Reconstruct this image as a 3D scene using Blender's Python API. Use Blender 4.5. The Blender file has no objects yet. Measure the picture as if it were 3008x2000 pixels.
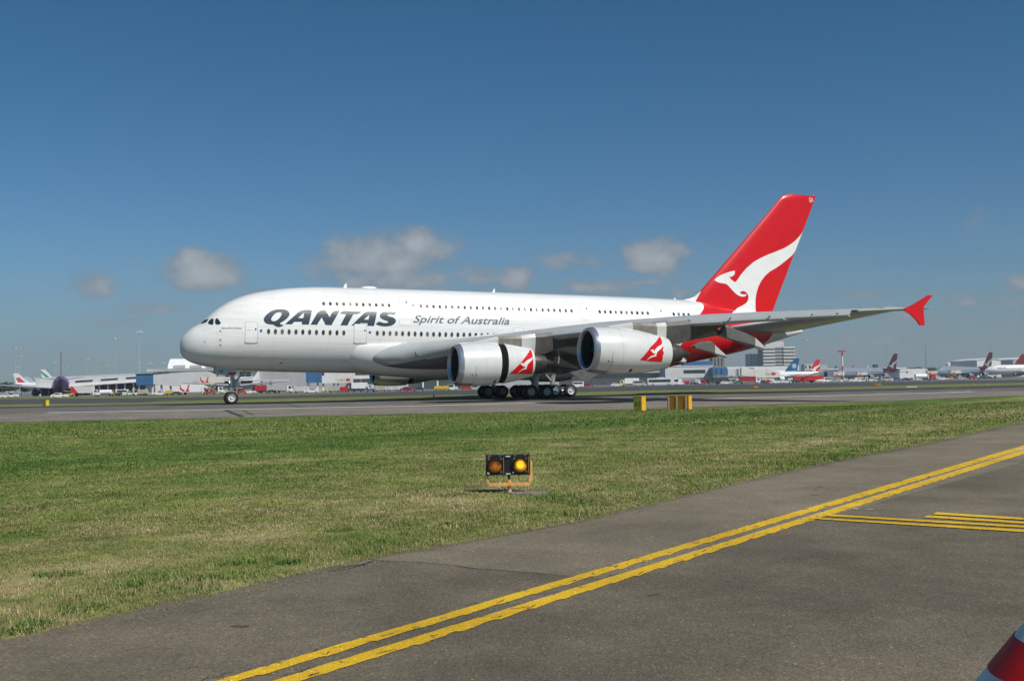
import bpy, bmesh, math, random
import numpy as np
from mathutils import Vector, Matrix, noise
from mathutils.geometry import delaunay_2d_cdt
random.seed(7); RNG = np.random.default_rng(11)
S = bpy.context.scene
COL = S.collection
rad = math.radians

# ------------------------------------------------------------------ camera
CP = np.array([-6.890309, -104.404693, 1.477685])
YAW, PIT, ROL, FPX = 0.3697713, 0.0410108, -0.0175340, 3126.153
IW, IH = 3008.0, 2000.0
_F = np.array([math.sin(YAW)*math.cos(PIT), math.cos(YAW)*math.cos(PIT), math.sin(PIT)])
_R = np.array([math.cos(YAW), -math.sin(YAW), 0.0]); _U = np.cross(_R, _F)
_c, _s = math.cos(ROL), math.sin(ROL)
_R, _U = _c*_R+_s*_U, -_s*_R+_c*_U
cd = bpy.data.cameras.new('camera'); cam = bpy.data.objects.new('camera', cd); COL.objects.link(cam)
cd.sensor_fit = 'HORIZONTAL'; cd.sensor_width = 36.0; cd.lens = FPX/IW*36.0
cd.clip_start = 0.1; cd.clip_end = 30000
m = Matrix.Identity(4)
for i in range(3):
    m[i][0], m[i][1], m[i][2], m[i][3] = _R[i], _U[i], -_F[i], CP[i]
cam.matrix_world = m
S.camera = cam

# ------------------------------------------------------------------ light
SUN_EL, SUN_AZ = rad(47.0), rad(24.0)          # azimuth from -Y towards +X
SD = Vector((math.cos(SUN_EL)*math.sin(SUN_AZ), -math.cos(SUN_EL)*math.cos(SUN_AZ), math.sin(SUN_EL)))
sl = bpy.data.lights.new('sun', 'SUN'); so = bpy.data.objects.new('sun', sl); COL.objects.link(so)
sl.energy = 4.6; sl.angle = rad(0.53); sl.color = (1.0, 0.95, 0.87)
so.rotation_euler = SD.to_track_quat('Z', 'Y').to_euler()
so.location = (0, -60, 80)
S.view_settings.view_transform = 'Standard'; S.view_settings.look = 'None'
S.view_settings.exposure = 0.0; S.view_settings.gamma = 1.0

W = bpy.data.worlds.new("World"); S.world = W; W.use_nodes = True
def build_world():
    nt = W.node_tree; N = nt.nodes; L = nt.links; N.clear()
    out = N.new('ShaderNodeOutputWorld'); bg = N.new('ShaderNodeBackground')
    sky = N.new('ShaderNodeTexSky'); sky.sky_type = 'NISHITA'; sky.sun_disc = False
    sky.sun_elevation = SUN_EL; sky.sun_rotation = math.atan2(SD.x, SD.y)
    sky.altitude = 0; sky.air_density = 1.0; sky.dust_density = 0.2; sky.ozone_density = 4.0
    geo = N.new('ShaderNodeTexCoord')
    def math_(op, a, b=None, clamp=False):
        n = N.new('ShaderNodeMath'); n.operation = op; n.use_clamp = clamp
        for i, x in enumerate((a, b)):
            if x is None: continue
            if hasattr(x, 'links'): L.new(x, n.inputs[i])
            else: n.inputs[i].default_value = x
        return n.outputs[0]
    def dot(v, c):
        n = N.new('ShaderNodeVectorMath'); n.operation = 'DOT_PRODUCT'
        L.new(v, n.inputs[0]); n.inputs[1].default_value = c; return n.outputs['Value']
    D = geo.outputs['Generated']
    # tangent coordinates of the sky around a fixed compass heading (world-fixed)
    hx = dot(D, (math.sin(YAW), math.cos(YAW), 0)); hx = math_('MAXIMUM', hx, 0.05)
    X = math_('DIVIDE', dot(D, (math.cos(YAW), -math.sin(YAW), 0)), hx)
    Z = math_('DIVIDE', dot(D, (0, 0, 1)), hx)
    def noise_(scale, detail=5, off=(0, 0, 0), rough=.55):
        mp = N.new('ShaderNodeMapping'); mp.inputs['Location'].default_value = off
        mp.inputs['Scale'].default_value = (1, 1, 1.5)
        L.new(D, mp.inputs[0])
        n = N.new('ShaderNodeTexNoise'); n.inputs['Scale'].default_value = scale
        n.inputs['Detail'].default_value = detail; n.inputs['Roughness'].default_value = rough
        L.new(mp.outputs[0], n.inputs['Vector']); return n.outputs['Fac']
    n1 = noise_(9, 7, (.3, .1, 0)); n2 = noise_(38, 5, (.7, .2, .1)); n4 = noise_(5, 3, (2, 1, 0))
    nn = math_('ADD', math_('MULTIPLY', math_('SUBTRACT', n1, .5), 2.2), math_('MULTIPLY', math_('SUBTRACT', n2, .5), 1.5))
    def px(u, v):                                  # direction of a cloud as tangent coordinates
        d = _F + (u-IW/2)/FPX*_R - (v-IH/2)/FPX*_U
        h = d[0]*math.sin(YAW)+d[1]*math.cos(YAW)
        return (d[0]*math.cos(YAW)-d[1]*math.sin(YAW))/h, d[2]/h
    blobs = [(600, 798, 112, 62, 1.0), (565, 768, 70, 42, 1.0), (1120, 752, 225, 74, .95), (1215, 722, 72, 58, 1.0),
             (1000, 760, 90, 40, .7), (1180, 825, 190, 40, .85), (1000, 800, 120, 34, .6),
             (1520, 818, 62, 40, .9), (1410, 808, 100, 42, .66), (1920, 752, 105, 54, .95), (1690, 765, 150, 38, .58), (1960, 800, 90, 36, .5),
             (265, 840, 85, 48, .68), (460, 905, 130, 22, .5), (50, 880, 90, 20, .5), (760, 862, 110, 20, .55), (1600, 850, 260, 26, .4),
             (2900, 645, 150, 75, .40), (2995, 835, 60, 34, .8), (2880, 880, 220, 40, .46), (2560, 870, 200, 24, .40), (1980, 860, 200, 22, .46), (2410, 825, 40, 24, .35), (2750, 860, 300, 26, .38),
             (2500, 1000, 420, 36, .42), (2700, 930, 260, 30, .45), (2300, 905, 180, 26, .38), (90, 930, 160, 30, .4), (330, 950, 170, 22, .38), (1330, 850, 160, 22, .5), (1760, 845, 180, 24, .55), (1880, 830, 200, 18, .5), (390, 765, 50, 16, .3), (200, 1000, 300, 34, .25), (2060, 850, 140, 20, .4)]
    tot = None
    for (u, v, ru, rv, a) in blobs:
        cx, cz = px(u, v)
        dx = math_('DIVIDE', math_('SUBTRACT', X, cx), ru/FPX); dz = math_('DIVIDE', math_('SUBTRACT', Z, cz), rv/FPX)
        q = math_('ADD', math_('MULTIPLY', dx, dx), math_('MULTIPLY', dz, dz))
        q = math_('POWER', 2.718, math_('MULTIPLY', q, -.8))
        q = math_('MULTIPLY', q, a)
        tot = q if tot is None else math_('MAXIMUM', tot, q)
    dens = math_('ADD', tot, math_('MULTIPLY', math_('MULTIPLY', nn, .62), math_('MINIMUM', math_('ADD', math_('MULTIPLY', tot, 2.0), .02), 1.0)))
    mr = N.new('ShaderNodeMapRange'); mr.interpolation_type = 'SMOOTHSTEP'; L.new(dens, mr.inputs[0])
    mr.inputs[1].default_value = .22; mr.inputs[2].default_value = .70
    # thin grey layer towards the horizon
    band = N.new('ShaderNodeMapRange'); band.interpolation_type = 'SMOOTHSTEP'; L.new(Z, band.inputs[0])
    band.inputs[1].default_value = .16; band.inputs[2].default_value = 0.0; band.inputs[3].default_value = 0; band.inputs[4].default_value = 1
    lay = math_('MULTIPLY', band.outputs[0], math_('MULTIPLY', math_('ADD', n4, math_('MULTIPLY', n1, .9)), .58), True)
    # bright sides of the clouds face the sun (right / up)
    br = N.new('ShaderNodeMapRange'); L.new(math_('ADD', math_('MULTIPLY', n2, .5), math_('MULTIPLY', dens, .75)), br.inputs[0])
    br.inputs[1].default_value = .45; br.inputs[2].default_value = 1.15
    cr = N.new('ShaderNodeMix'); cr.data_type = 'RGBA'
    cr.inputs['A'].default_value = (.185, .225, .265, 1); cr.inputs['B'].default_value = (.43, .445, .455, 1)
    L.new(br.outputs[0], cr.inputs['Factor'])
    gs = N.new('ShaderNodeVectorMath'); gs.operation = 'MULTIPLY'; L.new(sky.outputs[0], gs.inputs[0])
    gs.inputs[1].default_value = SKYMUL
    hi = N.new('ShaderNodeMapRange'); hi.interpolation_type = 'SMOOTHSTEP'; L.new(Z, hi.inputs[0]); hi.inputs[1].default_value = .06; hi.inputs[2].default_value = .40
    hm = N.new('ShaderNodeMix'); hm.data_type = 'RGBA'; hm.inputs['A'].default_value = (1, 1, 1, 1); hm.inputs['B'].default_value = (.62, .93, .94, 1); L.new(hi.outputs[0], hm.inputs['Factor'])
    gz_ = N.new('ShaderNodeVectorMath'); gz_.operation = 'MULTIPLY'; L.new(gs.outputs[0], gz_.inputs[0]); L.new(hm.outputs['Result'], gz_.inputs[1])
    m1 = N.new('ShaderNodeMix'); m1.data_type = 'RGBA'; L.new(lay, m1.inputs['Factor'])
    L.new(gz_.outputs[0], m1.inputs['A']); m1.inputs['B'].default_value = (.200, .240, .300, 1)
    m2 = N.new('ShaderNodeMix'); m2.data_type = 'RGBA'
    L.new(math_('MULTIPLY', mr.outputs[0], .80), m2.inputs['Factor']); L.new(m1.outputs['Result'], m2.inputs['A']); L.new(cr.outputs['Result'], m2.inputs['B'])
    L.new(m2.outputs['Result'], bg.inputs['Color']); bg.inputs['Strength'].default_value = 1.0
    L.new(bg.outputs[0], out.inputs[0])
SKYMUL = (0.038, 0.055, 0.066)
build_world()

# ------------------------------------------------------------------ geometry helpers
def ray(u, v): return CP, _F + (u-IW/2)/FPX*_R - (v-IH/2)/FPX*_U
def zg(x, y):
    if y <= -75: return 0.0
    if y <= -38: return -0.45*(y+75)/37.0
    if y <= -8: return -0.45*(-8-y)/30.0
    return 0.0
def G(u, v):                                    # point of the ground seen along a bearing
    c, d = ray(u, v); z = 0.0
    if d[2] > -1e-5: d = d.copy(); d[2] = -1e-5
    for _ in range(40):
        p = c + d*((z-c[2])/d[2]); z = .5*z+.5*zg(p[0], p[1])
    return Vector((p[0], p[1], z))
def hor(u): return IH/2 + (_F[2]*FPX+(u-IW/2)*_R[2])/_U[2]
HF = (math.sin(YAW), math.cos(YAW)); HR = (math.cos(YAW), -math.sin(YAW))
def BG(u, D, z=0.0):                             # ground point at bearing u and distance D
    k = (u-IW/2)/FPX
    return Vector((CP[0]+D*(HF[0]+k*HR[0]), CP[1]+D*(HF[1]+k*HR[1]), z))

AL = 0.018751600; PVx = 33.0
MA = np.array([[math.cos(AL), 0, math.sin(AL)], [0, 1, 0], [-math.sin(AL), 0, math.cos(AL)]])
def w2b(p): return np.array([PVx, 0, 0]) + MA.T@(np.asarray(p, float)-np.array([PVx, 0, 0]))
def BP(u, v, y):                                # bearing -> point of the airliner's plane y = const
    c, d = ray(u, v); c = w2b(c); d = MA.T@d
    return c+d*((y-c[1])/d[1])

class MB:
    def __init__(s): s.v = []; s.f = []; s.m = []
    def add(s, vs, fs, mi=0):
        o = len(s.v); s.v += [tuple(map(float, p)) for p in vs]; s.f += [tuple(i+o for i in f) for f in fs]; s.m += [mi]*len(fs); return s
    def box(s, x0, x1, y0, y1, z0, z1, mi=0, M=None):
        vs = [(x, y, z) for z in (z0, z1) for y in (y0, y1) for x in (x0, x1)]
        if M is not None: vs = [M@Vector(p) for p in vs]
        return s.add(vs, [(0, 2, 3, 1), (4, 5, 7, 6), (0, 1, 5, 4), (2, 6, 7, 3), (0, 4, 6, 2), (1, 3, 7, 5)], mi)
    def prism(s, poly, y0, y1, mi=0, axis='y'):   # polygon in xz extruded in y (or polygon xy extruded z)
        n = len(poly)
        if axis == 'y': vs = [(p[0], y0, p[1]) for p in poly]+[(p[0], y1, p[1]) for p in poly]
        elif axis == 'x': vs = [(y0, p[0], p[1]) for p in poly]+[(y1, p[0], p[1]) for p in poly]
        else: vs = [(p[0], p[1], y0) for p in poly]+[(p[0], p[1], y1) for p in poly]
        fs = [tuple(range(n)), tuple(range(2*n-1, n-1, -1))]+[(i, i+n, (i+1) % n+n, (i+1) % n) for i in range(n)]
        return s.add(vs, fs, mi)
    def loft(s, rings, mi=0, cap=True, close=True):
        n = len(rings[0]); vs = [p for r in rings for p in r]; fs = []
        for i in range(len(rings)-1):
            for j in range(n if close else n-1):
                a = i*n+j; b = i*n+(j+1) % n; fs.append((a, b, b+n, a+n))
        if cap and close: fs += [tuple(range(n-1, -1, -1)), tuple(range((len(rings)-1)*n, len(rings)*n))]
        return s.add(vs, fs, mi)
    def tube(s, pts, r, n=8, mi=0):
        rs = r if isinstance(r, (list, tuple)) else [r]*len(pts); P = [Vector(p) for p in pts]; rings = []
        for i, p in enumerate(P):
            d = (P[min(i+1, len(P)-1)]-P[max(i-1, 0)]).normalized(); a = d.orthogonal().normalized()
            if abs(d.z) > .9: a = Vector((1, 0, 0))-d*d.x; a.normalize()
            b = d.cross(a)
            rings.append([p+(a*math.cos(t)+b*math.sin(t))*rs[i] for t in [2*math.pi*k/n for k in range(n)]])
        return s.loft(rings, mi)
    def lathe(s, prof, c=(0, 0, 0), axis='x', n=32, mi=0, cap=False, sc=1.0):  # prof: (along, radius)
        rings = []
        for a, r in prof:
            ring = []
            for k in range(n):
                t = 2*math.pi*k/n; q = (r*math.cos(t), r*math.sin(t))
                if axis == 'x': p = (c[0]+a, c[1]+q[0], c[2]+q[1]*sc)
                elif axis == 'y': p = (c[0]+q[0], c[1]+a, c[2]+q[1])
                else: p = (c[0]+q[0], c[1]+q[1], c[2]+a)
                ring.append(p)
            rings.append(ring)
        return s.loft(rings, mi, cap)
    def build(s, name, mats, parent=None, smooth=False, off=(0, 0, 0), loc=None):
        me = bpy.data.meshes.new(name)
        o = Vector(off)
        me.from_pydata([tuple(Vector(p)-o) for p in s.v], [], s.f)
        for mt in (mats if isinstance(mats, (list, tuple)) else [mats]): me.materials.append(mt)
        if any(s.m): me.polygons.foreach_set('material_index', s.m)
        bm = bmesh.new(); bm.from_mesh(me); bmesh.ops.recalc_face_normals(bm, faces=bm.faces)
        bm.to_mesh(me); bm.free()
        if smooth:
            me.polygons.foreach_set('use_smooth', [True]*len(me.polygons))
            if smooth != 'full': me.set_sharp_from_angle(angle=rad(38 if smooth is True else smooth))
        ob = bpy.data.objects.new(name, me); COL.objects.link(ob)
        if parent is not None: ob.parent = parent
        if loc is not None: ob.location = loc
        return ob
def tag(o, label, cat, group=None, kind=None):
    if label: o['label'] = label
    if cat: o['category'] = cat
    if group: o['group'] = group
    if kind: o['kind'] = kind
    return o
def thing(name, label, cat, loc=(0, 0, 0), rotz=0.0, group=None):
    o = bpy.data.objects.new(name, None); COL.objects.link(o); o.location = loc; o.rotation_euler = (0, 0, rotz)
    o.empty_display_size = .5
    return tag(o, label, cat, group)
def copy_tree(o, parent=None):
    c = o.copy(); COL.objects.link(c); c.parent = parent
    for ch in list(o.children): copy_tree(ch, c)
    return c

# ------------------------------------------------------------------ materials
def mat(name, col, rough=.5, metal=0.0, var=0.0, vscale=3.0, coat=0.0, bump=0.0, bscale=50.0, spec=.5, emit=None, es=0.0, dirt=None, crough=.08):
    M = bpy.data.materials.new(name); M.use_nodes = True; nt = M.node_tree; b = nt.nodes['Principled BSDF']
    c = tuple(col)+(1,) if len(col) == 3 else col
    b.inputs['Base Color'].default_value = c; b.inputs['Roughness'].default_value = rough; b.inputs['Metallic'].default_value = metal
    b.inputs['Coat Weight'].default_value = coat; b.inputs['Coat Roughness'].default_value = crough
    b.inputs['Specular IOR Level'].default_value = spec
    tc = nt.nodes.new('ShaderNodeTexCoord')
    if var or dirt:
        n = nt.nodes.new('ShaderNodeTexNoise'); n.inputs['Scale'].default_value = vscale; n.inputs['Detail'].default_value = 6
        nt.links.new(tc.outputs['Object'], n.inputs['Vector'])
        mx = nt.nodes.new('ShaderNodeMix'); mx.data_type = 'RGBA'
        d = dirt or tuple(x*(1-var) for x in col)
        mx.inputs['A'].default_value = tuple(d)+(1,); mx.inputs['B'].default_value = tuple(min(1, x*(1+var*.5)) for x in col)+(1,)
        mr = nt.nodes.new('ShaderNodeMapRange'); mr.inputs[1].default_value = .3; mr.inputs[2].default_value = .62 if not dirt else .5
        nt.links.new(n.outputs['Fac'], mr.inputs[0]); nt.links.new(mr.outputs[0], mx.inputs['Factor'])
        nt.links.new(mx.outputs['Result'], b.inputs['Base Color'])
    if bump:
        n = nt.nodes.new('ShaderNodeTexNoise'); n.inputs['Scale'].default_value = bscale; n.inputs['Detail'].default_value = 4
        nt.links.new(tc.outputs['Object'], n.inputs['Vector'])
        bp = nt.nodes.new('ShaderNodeBump'); bp.inputs['Strength'].default_value = bump; bp.inputs['Distance'].default_value = .05
        nt.links.new(n.outputs['Fac'], bp.inputs['Height']); nt.links.new(bp.outputs[0], b.inputs['Normal'])
    if emit:
        b.inputs['Emission Color'].default_value = tuple(emit)+(1,); b.inputs['Emission Strength'].default_value = es
    return M
WHITE = mat('white_paint', (.80, .80, .78), .28, var=.05, vscale=.6, coat=.6)
NACW = mat('nacelle_white_paint', (.64, .65, .64), .3, var=.06, vscale=.9, coat=.9, crough=.035)
RED = mat('red_paint', (.60, .003, .006), .32, var=.06, vscale=.6, coat=.15, spec=.35)
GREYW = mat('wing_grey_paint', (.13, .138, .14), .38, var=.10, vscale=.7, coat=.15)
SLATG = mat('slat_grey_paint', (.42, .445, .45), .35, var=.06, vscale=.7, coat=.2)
FAIRG = mat('fairing_grey_paint', (.50, .51, .50), .35, var=.06, vscale=.8, coat=.3)
LIPM = mat('inlet_bare_metal', (.42, .45, .50), .28, metal=.75, var=.12, vscale=2)
DARKM = mat('dark_metal', (.06, .06, .06), .45, metal=.6, var=.3, vscale=4)
HOTM = mat('exhaust_metal', (.13, .12, .115), .4, metal=.8, var=.3, vscale=3)
PYLB = mat('pylon_bare_panel', (.22, .205, .18), .42, metal=.35, var=.25, vscale=2)
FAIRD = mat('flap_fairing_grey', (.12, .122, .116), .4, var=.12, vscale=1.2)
TPLG = mat('tailplane_grey_paint', (.36, .37, .37), .32, var=.06, vscale=.8, coat=.3)
PYLD = mat('pylon_aft_shaded', (.085, .082, .074), .55, metal=.2, var=.3, vscale=1.5)  # aft pylon sides: their shade is put into this dark colour
BLACKD = mat('black_opening', (.012, .012, .013), .6)
CASC = mat('reverser_cascade', (.007, .008, .008), .85, var=.4, vscale=12, spec=.1)
GLASSD = mat('dark_glass', (.018, .03, .035), .08, spec=.8, coat=.5)
WINM = mat('cabin_window_pane', (.055, .06, .06), .15, spec=.6)
WIN2 = mat('cabin_window_blind', (.13, .135, .13), .2, spec=.6); WIN3 = mat('cabin_window_dark', (.025, .03, .03), .12, spec=.6)
LINE = mat('panel_line', (.33, .34, .34), .5)
LETM = mat('letter_charcoal_paint', (.028, .045, .060), .3, coat=.5)
LETG = mat('letter_grey_paint', (.10, .135, .15), .3, coat=.3)
TYRE = mat('tyre_rubber', (.014, .014, .014), .75, var=.3, vscale=6, bump=.2)
RIM = mat('wheel_rim', (.62, .63, .62), .35, metal=.2, var=.15, vscale=8)
STEEL = mat('gear_steel', (.45, .46, .45), .35, metal=.5, var=.2, vscale=6)
BDOOR = mat('belly_door_dark', (.10, .10, .10), .5, var=.2, vscale=2)
GDOOR = mat('gear_door_grey', (.46, .47, .47), .4, var=.08, vscale=3)
BLUEM = mat('emblem_blue', (.10, .12, .38), .4)

# ------------------------------------------------------------------ the airliner
AIR = thing('airliner', 'huge white double-deck airliner with red tail taxiing left', 'airplane', (PVx, 0, 0))
AIR.rotation_euler = (0, AL, 0)
AO = (PVx, 0, 0)
def pchip(xs, ys):
    xs = np.array(xs, float); ys = np.array(ys, float); h = np.diff(xs); d = np.diff(ys)/h; mm = np.zeros_like(ys)
    for i in range(1, len(xs)-1):
        if d[i-1]*d[i] > 0:
            w1 = 2*h[i]+h[i-1]; w2 = h[i]+2*h[i-1]; mm[i] = (w1+w2)/(w1/d[i-1]+w2/d[i])
    mm[0] = d[0]; mm[-1] = d[-1]
    def f(x):
        x = min(max(x, xs[0]), xs[-1]); i = min(max(int(np.searchsorted(xs, x))-1, 0), len(h)-1); t = (x-xs[i])/h[i]
        return (2*t**3-3*t**2+1)*ys[i]+(t**3-2*t**2+t)*h[i]*mm[i]+(-2*t**3+3*t**2)*ys[i+1]+(t**3-t**2)*h[i]*mm[i+1]
    return f
sq = math.sqrt
TOP = [(0, 4.95), (.07, 5.52), (.48, 6.20), (1.04, 6.72), (1.83, 7.22), (2.55, 7.92), (3.29, 8.57), (4.35, 9.27), (5.42, 9.78), (6.5, 10.13), (7.59, 10.39), (8.69, 10.59), (10.36, 10.81), (13.18, 11.0), (20, 11.06), (37, 11.1), (48.6, 11.07), (53.8, 10.98), (57, 10.72), (60, 10.35), (64, 9.5), (67.8, 8.3), (70.05, 7.98)]
BOT = [(0, 4.95), (.04, 4.45), (.41, 3.85), (1.25, 3.37), (2.3, 3.1), (3.31, 2.94), (5.07, 2.77), (7.68, 2.65), (12.1, 2.57), (16.2, 2.55), (42, 2.6), (46, 2.75), (50.9, 3.22), (54, 3.82), (59.5, 4.84), (63, 5.62), (67.4, 6.85), (70.05, 7.62)]
WID = [(0, 0), (.08, .42), (.4, 1.0), (1.25, 1.82), (2.3, 2.42), (4, 2.98), (6, 3.32), (8, 3.48), (10.5, 3.56), (13, 3.57), (48, 3.57), (54, 3.22), (59.5, 2.45), (65, 1.35), (68, .68), (70.05, .25)]
MID = [(0, 4.95), (2, 5.25), (4, 5.6), (8, 6.15), (13, 6.4), (46, 6.45), (54, 6.95), (59.5, 7.25), (65, 7.6), (70.05, 7.8)]
_t, _b, _w, _m = [pchip([sq(a) for a, _ in P], [b for _, b in P]) for P in (TOP, BOT, WID, MID)]
def fsec(x):
    q = sq(max(x, 0)); return _t(q), _b(q), _w(q), _m(q)
def fy(x, z):                                    # half width of the fuselage at (x, z)
    t, b, w, mz = fsec(x)
    if z >= mz:
        k = (z-mz)/max(t-mz, 1e-4); p = 2.15
    else:
        k = (mz-z)/max(mz-b, 1e-4); p = 2.05
    return 0.0 if k >= 1 else w*(1-k**p)**(1/p)
def ring(x, n=72, grow=0.0):
    t, b, w, mz = fsec(x); out = []
    for k in range(n):
        a = 2*math.pi*k/n; ca, sa = math.cos(a), math.sin(a)
        p = 2.15 if sa >= 0 else 2.05; e = 2/p
        yy = (w+grow)*math.copysign(abs(ca)**e, ca); zz = mz+((t-mz+grow) if sa >= 0 else (mz-b+grow))*math.copysign(abs(sa)**e, sa)
        out.append((x, yy, zz))
    return out
def tail_red_material():
    M = mat('fuselage_paint', (.8, .8, .78), .26, coat=.6); nt = M.node_tree; N = nt.nodes; L = nt.links; b = N['Principled BSDF']
    tc = N.new('ShaderNodeTexCoord'); sx = N.new('ShaderNodeSeparateXYZ'); L.new(tc.outputs['Object'], sx.inputs[0])
    def ramp(pts):
        mr = N.new('ShaderNodeMapRange'); mr.inputs[1].default_value = 2; mr.inputs[2].default_value = 13; L.new(sx.outputs['Z'], mr.inputs[0])
        r = N.new('ShaderNodeValToRGB'); e = r.color_ramp.elements
        while len(e) < len(pts): e.new(.5)
        for i, (z, x) in enumerate(pts):
            e[i].position = (z-2)/11; v = (x-PVx)/40; e[i].color = (v, v, v, 1)
        L.new(mr.outputs[0], r.inputs[0])
        g = N.new('ShaderNodeMath'); g.operation = 'MULTIPLY'; g.inputs[1].default_value = 40; L.new(r.outputs[0], g.inputs[0])
        c = N.new('ShaderNodeMath'); c.operation = 'GREATER_THAN'; L.new(sx.outputs['X'], c.inputs[0]); L.new(g.outputs[0], c.inputs[1]); return c.outputs[0]
    f = ramp([(2, 49.0), (3.2, 50.0), (8.6, 54.0), (9.3, 54.75), (9.9, 55.45), (10.3, 55.75), (10.7, 55.75), (11.0, 55.4)])
    a = ramp([(2, 61.0), (5.7, 63.5), (6.6, 64.6), (7.5, 65.2), (8.9, 65.8), (12.9, 68)])
    s = N.new('ShaderNodeMath'); s.operation = 'SUBTRACT'; s.use_clamp = True; L.new(f, s.inputs[0]); L.new(a, s.inputs[1])
    n = N.new('ShaderNodeTexNoise'); n.inputs['Scale'].default_value = .7; n.inputs['Detail'].default_value = 5; L.new(tc.outputs['Object'], n.inputs['Vector'])
    w = N.new('ShaderNodeMix'); w.data_type = 'RGBA'; w.inputs['A'].default_value = (.76, .76, .74, 1); w.inputs['B'].default_value = (.82, .82, .81, 1); L.new(n.outputs['Fac'], w.inputs['Factor'])
    x = N.new('ShaderNodeMix'); x.data_type = 'RGBA'; L.new(s.outputs[0], x.inputs['Factor']); L.new(w.outputs['Result'], x.inputs['A']); x.inputs['B'].default_value = (.60, .003, .006, 1)
    st_ = N.new('ShaderNodeMapping'); st_.inputs['Scale'].default_value = (.12, 1, 2.2); L.new(tc.outputs['Object'], st_.inputs[0])
    sn = N.new('ShaderNodeTexNoise'); sn.inputs['Scale'].default_value = 1.6; sn.inputs['Detail'].default_value = 7; L.new(st_.outputs[0], sn.inputs['Vector'])
    sm = N.new('ShaderNodeMapRange'); L.new(sn.outputs['Fac'], sm.inputs[0]); sm.inputs[1].default_value = .3; sm.inputs[2].default_value = .6; sm.inputs[3].default_value = .90; sm.inputs[4].default_value = 1.0
    def seam(src, per, off, w):
        a1 = N.new('ShaderNodeMath'); a1.operation = 'ADD'; a1.inputs[1].default_value = off; L.new(src, a1.inputs[0])
        a2 = N.new('ShaderNodeMath'); a2.operation = 'MODULO'; a2.inputs[1].default_value = per; L.new(a1.outputs[0], a2.inputs[0])
        a3 = N.new('ShaderNodeMath'); a3.operation = 'LESS_THAN'; a3.inputs[1].default_value = w; L.new(a2.outputs[0], a3.inputs[0]); return a3.outputs[0]
    sa, sb = seam(sx.outputs['X'], 5.1, 101.3, .035), seam(sx.outputs['Z'], 2.15, 50.62, .025)
    sc_ = N.new('ShaderNodeMath'); sc_.operation = 'MAXIMUM'; L.new(sa, sc_.inputs[0]); L.new(sb, sc_.inputs[1])
    sd_ = N.new('ShaderNodeMath'); sd_.operation = 'MULTIPLY_ADD'; sd_.inputs[1].default_value = -.16; L.new(sc_.outputs[0], sd_.inputs[0]); L.new(sm.outputs[0], sd_.inputs[2])
    hv = N.new('ShaderNodeHueSaturation'); L.new(x.outputs['Result'], hv.inputs['Color']); L.new(sd_.outputs[0], hv.inputs['Value'])
    L.new(hv.outputs[0], b.inputs['Base Color']); return M
FUSM = tail_red_material()
xs = sorted(set([0.001, .02, .06, .12, .2, .3, .42, .56, .72, .9, 1.1, 1.3, 1.55, 1.8, 2.1, 2.4, 2.7, 3.1, 3.5, 4, 4.5, 5, 5.6, 6.3, 7, 7.8, 8.7, 9.7, 11, 12.5, 14]+[16+2*k for k in range(15)]+[46+k for k in range(24)]+[69.6, 70.0]))
fm = MB(); fm.loft([ring(x) for x in xs])
FUS = fm.build('fuselage', FUSM, AIR, 'full', AO)
# belly fairing
def brings():
    out = []
    for x, w, zc, hh in [(15.2, 2.6, 4.0, .8), (15.6, 3.1, 4.05, 1.05), (16.2, 3.42, 4.05, 1.28), (17.2, 3.66, 3.98, 1.46), (18.7, 3.80, 3.9, 1.58), (21.1, 3.92, 3.85, 1.68), (24, 3.98, 3.8, 1.78), (28, 3.98, 3.75, 1.85), (36, 4.0, 3.75, 1.85), (39, 3.9, 3.75, 1.75), (41, 3.6, 3.85, 1.4), (44, 3.2, 4.0, 1.22), (46, 2.8, 4.1, 1.1)]:
        r = []
        for k in range(40):
            a = 2*math.pi*k/40; ca, sa = math.cos(a), math.sin(a)
            zt_, zb_ = zc+hh, zc-hh; zm_ = zt_-.30*min(1, hh); r.append((x, w*math.copysign(abs(ca)**(.5 if sa > 0 else .78), ca), zm_+((zt_-zm_) if sa > 0 else (zm_-zb_))*math.copysign(abs(sa)**.95, sa)))
        out.append(r)
    return out
MB().loft(brings()).build('belly_fairing', WHITE, AIR, 'full', AO)

# decals lying on a skin -------------------------------------------------------
def inpoly(x, z, P):
    c = False; j = len(P)-1
    for i in range(len(P)):
        if (P[i][1] > z) != (P[j][1] > z) and x < (P[j][0]-P[i][0])*(z-P[i][1])/(P[j][1]-P[i][1])+P[i][0]: c = not c
        j = i
    return c
def dens(P, step):
    out = []
    for i in range(len(P)):
        a, b = P[i], P[(i+1) % len(P)]; n = max(1, int(math.hypot(b[0]-a[0], b[1]-a[1])/step))
        out += [(a[0]+(b[0]-a[0])*k/n, a[1]+(b[1]-a[1])*k/n) for k in range(n)]
    return out
def smooth_poly(P, it=2):
    for _ in range(it):
        Q = []
        for i in range(len(P)):
            a, b = P[i], P[(i+1) % len(P)]
            Q += [(a[0]*.75+b[0]*.25, a[1]*.75+b[1]*.25), (a[0]*.25+b[0]*.75, a[1]*.25+b[1]*.75)]
        P = Q
    return P
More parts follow.
